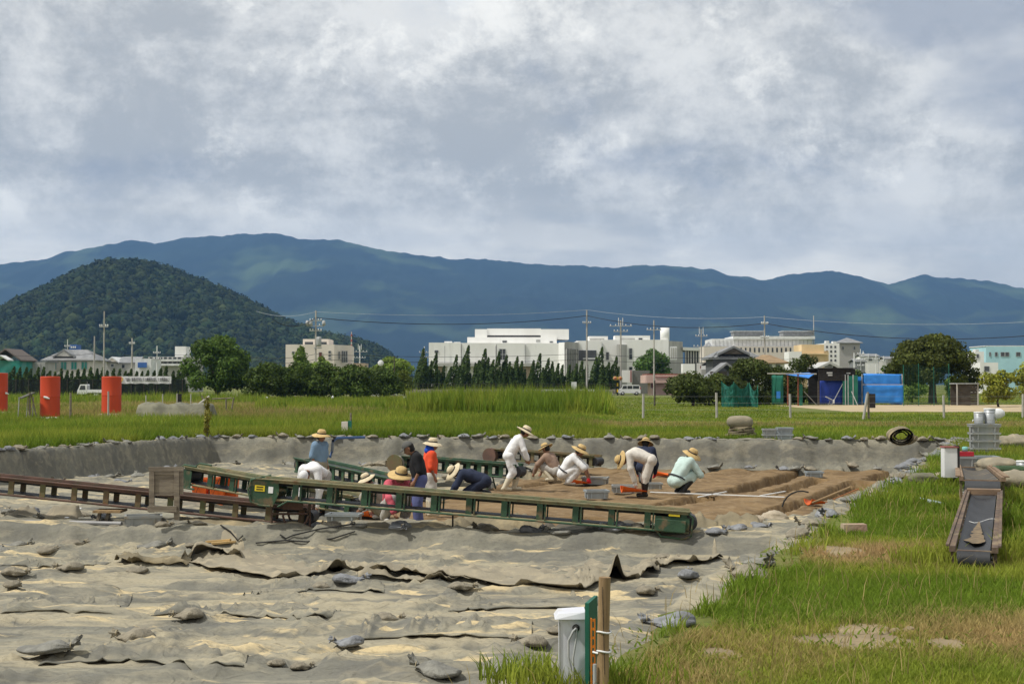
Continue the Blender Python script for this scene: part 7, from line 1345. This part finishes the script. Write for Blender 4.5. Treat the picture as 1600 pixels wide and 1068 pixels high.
# ------------------------------------------------------------------ METER BOX AND STAKE CLOSE BY
c = G(944, 1092); t = thing('wooden_stake', 'tan wooden stake tied with two white cords to the green board', 'stake', tuple(c)); zt = ZP(901, c.y)
q = MB(); q.tube([c + Vector((-.012, 0, -.1)), (c.x - .005, c.y, zt * .5), (c.x + .005, c.y, zt)], [.036, .0345, .034], 12); q.build('post', WOODT, t); MB().tube([(c.x + .002, c.y - .036, .15), (c.x - .012, c.y - .0355, zt - .05)], .0016, 4).build('crack', DARK, t)
for py in (986, 1016): z = ZP(py, c.y); MB().tube([(c.x + .039 * math.cos(a), c.y + .039 * math.sin(a), z + .004 * math.sin(a * 2)) for a in [6.283 * i / 20 for i in range(21)]], .006, 6).build('cord', STEELW, t)
z = ZP(1019, c.y); MB().tube([(c.x - .035, c.y - .02, z), (c.x - .062, c.y + .0, z + .004), (c.x - .06, c.y + .04, z), (c.x - .02, c.y + .04, z)], .006, 6).build('cord_loop', STEELW, t)
t2 = thing('green_board', 'green painted board standing behind the wooden stake', 'board', (c.x - .07, c.y + .10, 0)); MB().hexa([(c.x - .105, c.y + .085, -.05), (c.x - .082, c.y + .08, -.05), (c.x - .02, c.y + .28, -.05), (c.x - .04, c.y + .285, -.05), (c.x - .105, c.y + .085, ZP(945, c.y)), (c.x - .082, c.y + .08, ZP(945, c.y)), (c.x - .02, c.y + .28, ZP(941, c.y)), (c.x - .04, c.y + .285, ZP(941, c.y))]).build('panel', mat('green painted board', (.015, .13, .085), (.012, .105, .07), 4, .5), t2)
MB().b2(c.x - .1, c.x - .02, c.y + .287, c.y + .30, -.05, .3).build('foot_batten', WOODT, t2)
t3 = thing('orange_angle_bar', 'perforated orange steel angle bar between board and stake', 'bar', (c.x - .06, c.y + .03, 0)); x0, x1, zt = c.x - .075, c.x - .048, ZP(967, c.y); OR = mat('orange steel', (.62, .20, .02), (.5, .16, .02), 6, .5)
MB().b2(x0, x0 + .008, c.y + .02, c.y + .026, -.05, zt).build('left_strip', OR, t3); MB().b2(x1 - .008, x1, c.y + .02, c.y + .026, -.05, zt).build('right_strip', OR, t3); MB().b2(x0 + .0005, x0 + .006, c.y + .027, c.y + .06, -.05, zt).build('flange', OR, t3)
for k in range(9): z = zt - .05 * k; MB().b2(x0 + .0082, x1 - .0082, c.y + .021, c.y + .025, z - .016, z - .001).build('bridge', OR, t3)
MB().tube([(c.x - .055, c.y - .03, 0), (c.x - .055, c.y - .03, ZP(1035, c.y))], .011, 8).build('grey_rod', GREYM, t3)
c = G(893, 1080); t = thing('meter_box', 'white plastic meter box with grey cable beside the wooden stake', 'box', tuple(c)); k = c.y / FPX; WP = mat('white plastic housing', (.66, .68, .72), (.60, .60, .66), 5, .45, spots=((.5, .48, .44), 9, .6, .75)); zt = ZP(966, c.y)
MB().b2(c.x - 19 * k, c.x + 21 * k, c.y, c.y + .16, .02, zt - .005).build('cabinet', WP, t)
MB().hexa([(c.x - 26 * k, c.y - .03, zt), (c.x + 22 * k, c.y - .02, zt), (c.x + 22 * k, c.y + .2, zt), (c.x - 26 * k, c.y + .2, zt), (c.x - 20 * k, c.y - .01, zt + .03), (c.x + 22 * k, c.y - .01, zt + .04), (c.x + 22 * k, c.y + .2, zt + .04), (c.x - 20 * k, c.y + .2, zt + .03)]).build('lid', WP, t)
MB().b2(c.x - 19.6 * k, c.x - 17.5 * k, c.y - .006, c.y - .001, .02, zt - .02).build('door_edge', GREYM, t); gz = ZP(980, c.y); MB().lathe([(0, .02), (.018, .018), (.022, .006), (.022, 0)], (c.x + 7 * k, c.y - .001, gz), 14, axis=(0, -1, 0)).build('cable_gland', DARK, t)
MB().tube([(c.x + 7 * k, c.y - .02, gz), (c.x + 2 * k, c.y - .035, gz - .015), (c.x - 5 * k, c.y - .03, gz - .07), (c.x - 5 * k, c.y - .025, gz - .17), (c.x + 1 * k, c.y - .03, gz - .27), (c.x - 1 * k, c.y - .03, 0)], .007, 8).build('cable', mat('grey cable', (.42, .43, .43), None, 4, .5), t); MB().tube([(c.x + 8 * k, c.y - .02, gz), (c.x + 7 * k, c.y - .03, gz - .06), (c.x + 2 * k, c.y - .04, gz - .17), (c.x + 3 * k, c.y - .04, .02)], .006, 8).build('cable', mat('grey cable', None), t); MB().b2(c.x - 12 * k, c.x - 8 * k, c.y + .05, c.y + .1, -.05, .02).build('leg', GREYM, t); MB().b2(c.x + 8 * k, c.x + 12 * k, c.y + .05, c.y + .1, -.05, .02).build('leg', GREYM, t)
# ------------------------------------------------------------------ PEOPLE
def sdf_mesh(prims, vox, k=.03, noise=0.0, nscale=9.0, seed=0.0, clip=None):
    """smooth union of tapered capsules (a, b, ra, rb) turned into one closed surface (naive surface nets)"""
    Pm = np.array([[*a, *b, ra, rb] for a, b, ra, rb in prims], float); m = Pm[:, 6:8].max(1)[:, None] + k + 2.5 * vox
    lo = np.minimum(Pm[:, :3] - m, Pm[:, 3:6] - m).min(0); hi = np.maximum(Pm[:, :3] + m, Pm[:, 3:6] + m).max(0)
    n = np.ceil((hi - lo) / vox).astype(int) + 1; ax = [lo[i] + vox * np.arange(n[i]) for i in range(3)]
    D = np.full(n, 9.0, np.float32)
    for q in Pm:                                                   # only the block round each capsule
        a, b, ra, rb = q[:3], q[3:6], q[6], q[7]; mm = max(ra, rb) + k + 2.2 * vox
        i0 = np.maximum(0, ((np.minimum(a, b) - mm - lo) / vox).astype(int)); i1 = np.minimum(n, ((np.maximum(a, b) + mm - lo) / vox).astype(int) + 2)
        X, Y, Z = np.meshgrid(*[ax[i][i0[i]:i1[i]] for i in range(3)], indexing='ij'); ba = b - a; L2 = max(ba @ ba, 1e-9)
        t = np.clip(((X - a[0]) * ba[0] + (Y - a[1]) * ba[1] + (Z - a[2]) * ba[2]) / L2, 0, 1)
        d = np.sqrt((X - a[0] - ba[0] * t) ** 2 + (Y - a[1] - ba[1] * t) ** 2 + (Z - a[2] - ba[2] * t) ** 2) - (ra + (rb - ra) * t)
        S = D[i0[0]:i1[0], i0[1]:i1[1], i0[2]:i1[2]]; h = np.clip(.5 + .5 * (S - d) / k, 0, 1)
        S[...] = np.where(S > 8, np.minimum(S, d), S + (d - S) * h - k * h * (1 - h))
    if noise:
        X, Y, Z = np.meshgrid(*ax, indexing='ij'); near = np.abs(D) < .06; v = fbm(X[near] * nscale + seed, Y[near] * nscale, Z[near] * nscale * .8, 3); D[near] += noise * (v - .5) * 2
    s = D < 0; c = np.zeros([i - 1 for i in n], int); acc = np.zeros([*c.shape, 3]); cnt = np.zeros(c.shape)
    cor = [(i, j, l) for i in (0, 1) for j in (0, 1) for l in (0, 1)]
    sl = lambda o: tuple(slice(o[i], n[i] - 1 + o[i]) for i in range(3))
    for p in cor:
        for x in range(3):
            if p[x]: continue
            q = list(p); q[x] = 1; d0, d1 = D[sl(p)], D[sl(q)]; cr = (d0 < 0) != (d1 < 0); t = np.where(cr, d0 / np.where(cr, d0 - d1, 1), 0)
            for y in range(3): acc[..., y] += np.where(cr, p[y] + (t if y == x else 0), 0)
            cnt += cr
    idx = -np.ones(c.shape, int); on = cnt > 0; idx[on] = np.arange(on.sum()); I = np.stack(np.nonzero(on), 1); V = lo + vox * (I + acc[on] / cnt[on][:, None]); Fs = []
    for x in range(3):
        y, z = (x + 1) % 3, (x + 2) % 3; a = [slice(1, None)] * 3; 
        s0 = [slice(None)] * 3; s1 = [slice(None)] * 3; s0[x] = slice(0, -1); s1[x] = slice(1, None); E = s[tuple(s0)] != s[tuple(s1)]; J = np.stack(np.nonzero(E), 1)
        J = J[(J[:, y] > 0) & (J[:, z] > 0) & (J[:, y] < n[y] - 1) & (J[:, z] < n[z] - 1)]
        def at_(dy, dz): K = J.copy(); K[:, y] -= dy; K[:, z] -= dz; return idx[K[:, 0], K[:, 1], K[:, 2]]
        q = np.stack([at_(1, 1), at_(0, 1), at_(0, 0), at_(1, 0)], 1); fl = ~s[J[:, 0], J[:, 1], J[:, 2]]; q[fl] = q[fl][:, ::-1]; Fs.append(q[(q >= 0).all(1)])
    return V, np.concatenate(Fs)
SKIN = mat('tanned skin', (.30, .155, .095), (.25, .125, .075), 6, .6); HAIR = mat('dark hair', (.02, .017, .015), None, 6, .7)
STRAW = mat('straw hat', (.58, .42, .19), (.46, .32, .14), 14, .85, .5, 60); STRAWP = mat('pale straw hat', (.66, .57, .40), (.55, .46, .31), 14, .85, .5, 60)
def cl(name, c, d=None): return mat('cloth ' + name, c, d or (c and tuple(v * .85 for v in c)), 5, .9, .3, 40)
WCL, BEI, PGR, BLU, BLK, ORG_, NAV, BRN, GRY, PUR, PNK = cl('white', (.78, .78, .78)), cl('beige', (.62, .58, .52)), cl('pale green', (.52, .66, .62)), cl('blue grey', (.17, .26, .37)), cl('black', (.014, .014, .016)), cl('orange red', (.75, .085, .03)), cl('navy', (.022, .03, .06)), cl('brown', (.28, .19, .14)), cl('light grey', (.42, .40, .37)), cl('blue violet', (.11, .125, .28)), cl('pink', (.62, .12, .16))
BOOTB, BOOTW, REDG, WGL = mat('black rubber boots', (.018, .018, .018), None, 5, .45), mat('cream rubber boots', (.66, .60, .46), None, 5, .5), cl('red glove', (.55, .02, .03)), cl('white glove', (.74, .72, .68))
POSE = dict(
 stand=dict(ankle=(0, .08), knee=(.025, .46), hip=(0, .86), chest=(.0, 1.17), sh=(.0, 1.31), neck=(.02, 1.39), head=(.05, 1.505), up=(.12, 1), elbow=(-.03, 1.05), hand=(.06, .82)),
 look=dict(ankle=(0, .08), knee=(.03, .46), hip=(-.02, .86), chest=(.03, 1.16), sh=(.05, 1.29), neck=(.10, 1.36), head=(.19, 1.44), up=(.55, 1), elbow=(-.0, 1.04), hand=(.10, .82)),
 walk=dict(ankle=(-.05, .08), knee=(.05, .46), hip=(-.04, .86), chest=(.14, 1.16), sh=(.22, 1.28), neck=(.28, 1.36), head=(.38, 1.44), up=(.55, 1), elbow=(.32, 1.0), hand=(.42, .76)),
 bend=dict(ankle=(0, .08), knee=(-.02, .46), hip=(-.14, .84), chest=(.20, .99), sh=(.34, .97), neck=(.42, .94), head=(.53, .86), up=(1, .15), elbow=(.33, .70), hand=(.38, .42)),
 bendlow=dict(ankle=(0, .08), knee=(-.03, .45), hip=(-.18, .80), chest=(.16, .90), sh=(.30, .84), neck=(.38, .79), head=(.47, .70), up=(1, -.1), elbow=(.33, .58), hand=(.36, .32)),
 squat=dict(ankle=(0, .08), knee=(.31, .43), hip=(-.13, .27), chest=(.05, .55), sh=(.13, .67), neck=(.19, .74), head=(.29, .82), up=(.5, 1), elbow=(.33, .45), hand=(.47, .20)),
 kneel=dict(ankle=(-.42, .08), knee=(.05, .10), hip=(-.30, .34), chest=(.05, .44), sh=(.20, .46), neck=(.28, .48), head=(.39, .48), up=(.9, .6), elbow=(.28, .25), hand=(.40, .05)))
def hat_parts(t, hc, up, fw, m, band, s=1.0, droop=.035, cap=None):
    up, fw = Vector(up).normalized(), Vector(fw).normalized(); sd = fw.cross(up).normalized(); fw = up.cross(sd).normalized(); c = Vector(hc) + up * .055; n = 28
    if cap:
        q = MB(); V = []
        for j in range(7):
            a = math.pi / 2 * j / 6
            for i in range(n): th = 6.283 * i / n; V.append(c + (fw * math.cos(th) * 1.12 + sd * math.sin(th)) * .102 * math.cos(a) + up * .10 * math.sin(a))
        q.add(V, [(j * n + i, j * n + (i + 1) % n, (j + 1) * n + (i + 1) % n, (j + 1) * n + i) for j in range(6) for i in range(n)], 0, True); q.build('cap', cap, t)
        q = MB(); V = []
        for r, dz in ((.095, .006), (.20, -.03)):
            for i in range(9): th = -.95 + 1.9 * i / 8; V.append(c + fw * r * math.cos(th * .9) + sd * .1 * math.sin(th) * 1.05 + up * dz)
        V += [v - up * .008 for v in V]; q.add(V, [(i, i + 1, 10 + i, 9 + i) for i in range(8)] + [(18 + i, 27 + i, 28 + i, 19 + i) for i in range(8)] + [(9 + i, 10 + i, 28 + i, 27 + i) for i in range(8)], 0, True); q.build('peak', cap, t); return
    def ring(r, z, wav=0.0): return [c + (fw * math.cos(6.283 * i / n) * 1.10 + sd * math.sin(6.283 * i / n)) * r * s + up * (z * s + wav * math.cos(2 * 6.283 * i / n)) for i in range(n)]
    def shell(name, rings, mm):
        q = MB(); V = [v for r in rings for v in r]; q.add(V, [(j * n + i, j * n + (i + 1) % n, (j + 1) * n + (i + 1) % n, (j + 1) * n + i) for j in range(len(rings) - 1) for i in range(n)], 0, True); q.build(name, mm, t)
    shell('brim', [ring(.095, .004), ring(.15, -.008, .006), ring(.205, -droop, .016), ring(.208, -droop - .008, .016), ring(.15, -.018, .006), ring(.093, -.006)], m)
    shell('crown', [ring(.096, .003), ring(.094, .05), ring(.085, .085), ring(.055, .108), ring(.015, .112), ring(.001, .112)], m)
    shell('hat_band', [ring(.098, .006), ring(.0975, .032), ring(.094, .033)], band)
def worker(label, px, py, pose, th, shirt, trousers, boots, hat=STRAW, band=None, gloves=None, short=False, cap=None, scarf=None, scale=1.0, tweak=None, z=ZU, seed=0.0, Y=None, spread=1.0, belt=None, up3=None, droop=.035):
    c = G(px, py, z) if Y is None else Vector((XP(px, Y), Y, z)); th = R(th); F = Vector((math.cos(th), math.sin(th), 0)); S = Vector((-math.sin(th), math.cos(th), 0)); p = dict(POSE[pose]); p.update(tweak or {})
    def J(name, side=0.0, sd=None):
        q = p.get(name + {1: 'L', -1: 'R', 0: ''}[sd] if sd is not None else name, p.get(name)); return c + (F * q[0] + Vector((0, 0, q[1])) + S * (side if len(q) < 3 else q[2])) * scale
    t = thing('person', label, 'person', tuple(c), 'workers in the dig'); s = scale; T = lambda v: tuple(v)
    body, sh, tr, bo, gl = [], [], [], [], []
    hip, chest, neck, head, shc = J('hip'), J('chest'), J('neck'), J('head'), J('sh'); up = (F * p['up'][0] + Vector((0, 0, p['up'][1]))).normalized(); fw = (F - up * F.dot(up)).normalized()
    if fw.length < .1: fw = Vector((0, 0, -1))
    A = lambda lst, a, b, r0, r1: lst.append((T(a), T(b), r0 * s, r1 * s))
    for sg in (1, -1):
        hp, kn, an = J('hip', .085 * sg, sg), J('knee', .10 * sg * spread, sg), J('ankle', .10 * sg * spread, sg); so, el, ha = J('sh', .17 * sg, sg), J('elbow', .235 * sg, sg), J('hand', .20 * sg, sg)
        toe = an + F * .15 * s - Vector((0, 0, .035 * s)); heel = an - F * .04 * s - Vector((0, 0, .03 * s))
        A(body, hp, kn, .072, .05); A(body, kn, an, .048, .036); A(body, an, toe, .036, .03); A(body, so, el, .042, .035); A(body, el, ha, .034, .025)
        A(tr, hp, kn, .122, .10); A(tr, kn, kn.lerp(an, .36 if boots is not None and boots in (BOOTB, BOOTW) else .95), .098, .088); A(tr, hp, hip, .125, .125)
        if boots is not None: A(bo, an.lerp(kn, .62 if boots in (BOOTB, BOOTW) else .12), an, .088 if boots in (BOOTB, BOOTW) else .05, .056); A(bo, heel, toe, .045, .042)
        A(sh, so, el, .084, .074)
        if not short: A(sh, el, el.lerp(ha, .88), .072, .055)
        A(sh, hip + S * .06 * sg * s + (chest - hip) * .15, so - (shc - chest) * .25 + S * (-.04) * sg * s, .12, .115)
        # hand: palm, four unequal bent fingers, thumb from the side of the palm
        d = (ha - el).normalized(); inn = (S * -sg - d * d.dot(S * -sg)).normalized(); nrm = d.cross(inn); pl = ha + d * .05 * s
        dest = gl if gloves else body; rr = 1.25 if gloves else 1.0
        A(dest, ha, pl, .027 * rr, .03 * rr)
        for k, ln in enumerate((.062, .072, .068, .052)):
            b0 = pl + nrm * (k - 1.5) * .019 * s; b1 = b0 + (d * .6 * ln + inn * .012) * s; b2 = b1 + (d * .30 * ln + inn * .028) * s; A(dest, b0, b1, .0098 * rr, .0092 * rr); A(dest, b1, b2, .0092 * rr, .008 * rr)
        tb = ha + d * .015 * s + nrm * -.03 * s; A(dest, tb, tb + (d * .035 + nrm * -.022 + inn * .015) * s, .011 * rr, .010 * rr)
        A(body, hip + S * .05 * sg * s, so - S * .03 * sg * s, .075, .075)
    A(body, hip, chest, .085, .10); A(body, chest, neck, .09, .05); A(body, neck, head, .048, .05)
    A(body, head - up * .045 * s + fw * .02 * s, head + up * .03 * s, .068, .088); A(body, head + fw * .03 * s - up * .065 * s, head + fw * .045 * s - up * .03 * s, .045, .055); A(body, head + fw * .085 * s - up * .012 * s, head + fw * .112 * s - up * .03 * s, .011, .014)
    sdv = fw.cross(up).normalized()
    for sg in (1, -1): A(body, head + sdv * sg * .085 * s - up * .02 * s, head + sdv * sg * .09 * s + up * .015 * s, .013, .016)
    A(body, head + fw * .088 * s - up * .062 * s + sdv * .02 * s, head + fw * .088 * s - up * .062 * s - sdv * .02 * s, .010, .010)
    A(sh, hip + (chest - hip) * .1, chest, .148, .155); A(sh, chest, shc.lerp(neck, .3), .14, .09); A(tr, hip, hip + (chest - hip) * .22, .148, .145)
    A(sh, J('sh', .15, None), J('sh', -.15, None), .075, .075)
    V, Fc = sdf_mesh(body, .0152, .02); npobj('body', V, Fc, 4, SKIN, t, smooth=True)
    V, Fc = sdf_mesh(sh, .0195, .035, .017, 9, seed); npobj('shirt', V, Fc, 4, shirt, t, smooth=True)
    V, Fc = sdf_mesh(tr, .0195, .03, .019, 9, seed + 5); npobj('trousers', V, Fc, 4, trousers, t, smooth=True)
    if boots is not None:
        for h in (bo[:2], bo[2:]): V, Fc = sdf_mesh(h, .018, .02); npobj('boot', V, Fc, 4, boots, t, smooth=True)
    if gloves:
        for h in (gl[:len(gl) // 2], gl[len(gl) // 2:]): V, Fc = sdf_mesh(h, .0105, .012); npobj('glove', V, Fc, 4, gloves, t, smooth=True)
    eye = MB()
    for sg in (1, -1): eye.lathe([(0, -.008), (.011, 0), (0, .008)], head + fw * .092 * s + sdv * sg * .032 * s + up * .012 * s, 8, axis=fw)
    eye.build('eyes', HAIR, t)
    q = [(T(head - fw * .025 * s + up * .03 * s), T(head - fw * .03 * s - up * .02 * s), .093 * s, .082 * s)]; V, Fc = sdf_mesh(q, .014, .02, .004, 30); npobj('hair', V, Fc, 4, HAIR, t, smooth=True)
    if hat or cap: hat_parts(t, head + up * .0, up if up3 is None else Vector(up3), fw, hat, band or cl('dark band', (.05, .045, .04)), (.88 + .26 * random.random()) * s, droop * (.3 + 1.5 * random.random()), cap)
    if scarf: V, Fc = sdf_mesh([(T(head - fw * .05 * s + up * .02 * s), T(neck - fw * .06 * s), .075 * s, .085 * s), (T(head - fw * .03 * s - up * .04 * s), T(neck - fw * .02 * s), .085 * s, .08 * s)], .014, .02, .008, 20); npobj('scarf', V, Fc, 4, scarf, t, smooth=True)
    if belt:
        b0 = hip + (chest - hip) * .26; ax = (chest - hip).normalized(); f2 = (F - ax * F.dot(ax)).normalized(); q = MB(); ring = [b0 + f2 * .168 * s * math.cos(a) + S * .225 * s * math.sin(a) for a in [6.283 * i / 24 for i in range(25)]]; q.tube(ring, .016 * s, 6, caps=False); q.build('belt', belt, t)
    return t
LEATH = mat('dark belt leather', (.03, .03, .04), None, 5, .5)
worker('standing worker in blue grey polo shirt and wide straw hat behind the long conveyor', 500, 0, 'stand', -35, BLU, cl('khaki', (.30, .27, .2)), BOOTB, STRAW, Y=33.2, short=True, seed=1, scale=1.0)
worker('worker in white shirt and white cap bent forward behind the long conveyor', 497, 806, 'bend', -112, WCL, GRY, BOOTB, None, cap=WCL, seed=2, tweak=dict(handL=(.40, .20), elbowL=(.36, .58)), scale=1.0, gloves=None)
worker('squatting worker in pink shirt and straw hat with light grey trousers', 616, 815, 'squat', -62, PNK, GRY, cl('pale shoes', (.6, .58, .55)), STRAW, seed=3, spread=1.9, scale=1.12, tweak=dict(up=(.3, 1)))
worker('worker squatting with back turned beside the pink shirted one', 594, 809, 'squat', 195, cl('faded grey', (.36, .34, .31)), cl('khaki', None), cl('pale shoes', None), STRAWP, seed=4, scale=.95)
worker('standing man in black polo shirt and grey cap with blue violet trousers', 654, 819, 'look', 188, BLK, PUR, cl('dark shoes', (.05, .05, .06)), None, cap=cl('grey cap', (.10, .10, .095)), short=True, seed=5, scale=1.02)
worker('worker in orange red shirt with blue neck cloth under a straw hat', 672, 806, 'stand', 15, ORG_, cl('off white', (.55, .53, .48)), BOOTW, STRAWP, scarf=cl('bright blue', (.02, .09, .55)), short=True, seed=6, scale=.97)
worker('worker in navy long sleeves stooping low under a tan straw hat', 733, 776, 'kneel', 180, NAV, NAV, BOOTB, STRAWP, seed=7, scale=1.12, up3=(-.75, -.35, .6), tweak=dict(hip=(-.34, .34), chest=(-.02, .46), sh=(.15, .50), neck=(.23, .52), head=(.33, .54)))
worker('tall worker all in white with straw hat walking and stooping forward', 797, 766, 'walk', 8, WCL, WCL, BOOTW, STRAWP, seed=8, scale=1.03, tweak=dict(ankleL=(.12, .08), kneeL=(.20, .45), ankleR=(-.16, .08), kneeR=(.06, .46)))
worker('crouching worker in brown shirt with pale hat beside the white shirted one', 864, 751, 'squat', 150, BRN, GRY, BOOTW, STRAW, seed=9, scale=1.05, tweak=dict(head=(.22, .86), neck=(.15, .76)))
worker('squatting worker in white shirt with dark belt and bright red gloves', 888, 757, 'squat', -8, WCL, WCL, cl('pale shoes', None), STRAW, gloves=REDG, short=True, seed=10, scale=1.12, belt=LEATH, tweak=dict(hand=(.50, .16), elbow=(.40, .42)))
worker('worker in beige bending deeply over an orange scoop in black boots', 1007, 776, 'bend', 176, BEI, BEI, BOOTB, STRAW, gloves=WGL, seed=11, scale=1.05, up3=(-.9, -.25, .25), tweak=dict(hand=(.22, .34), elbow=(.32, .66), head=(.52, .84)))
worker('worker in navy seen from behind the bending beige one with red gloves', 1008, 755, 'squat', 80, NAV, NAV, BOOTB, STRAW, gloves=REDG, seed=12, scale=1.14, up3=(.1, .35, .9), tweak=dict(hip=(-.13, .40), chest=(0, .68), sh=(.08, .80), neck=(.12, .86), head=(.18, .95)))
worker('squatting worker in pale green work clothes with straw hat and black boots', 1063, 771, 'squat', 25, PGR, PGR, BOOTB, STRAW, seed=13, scale=1.16, belt=LEATH, up3=(.42, -.2, .85), tweak=dict(sh=(.16, .70), chest=(.04, .58), hand=(.40, .42), elbow=(.36, .40)))
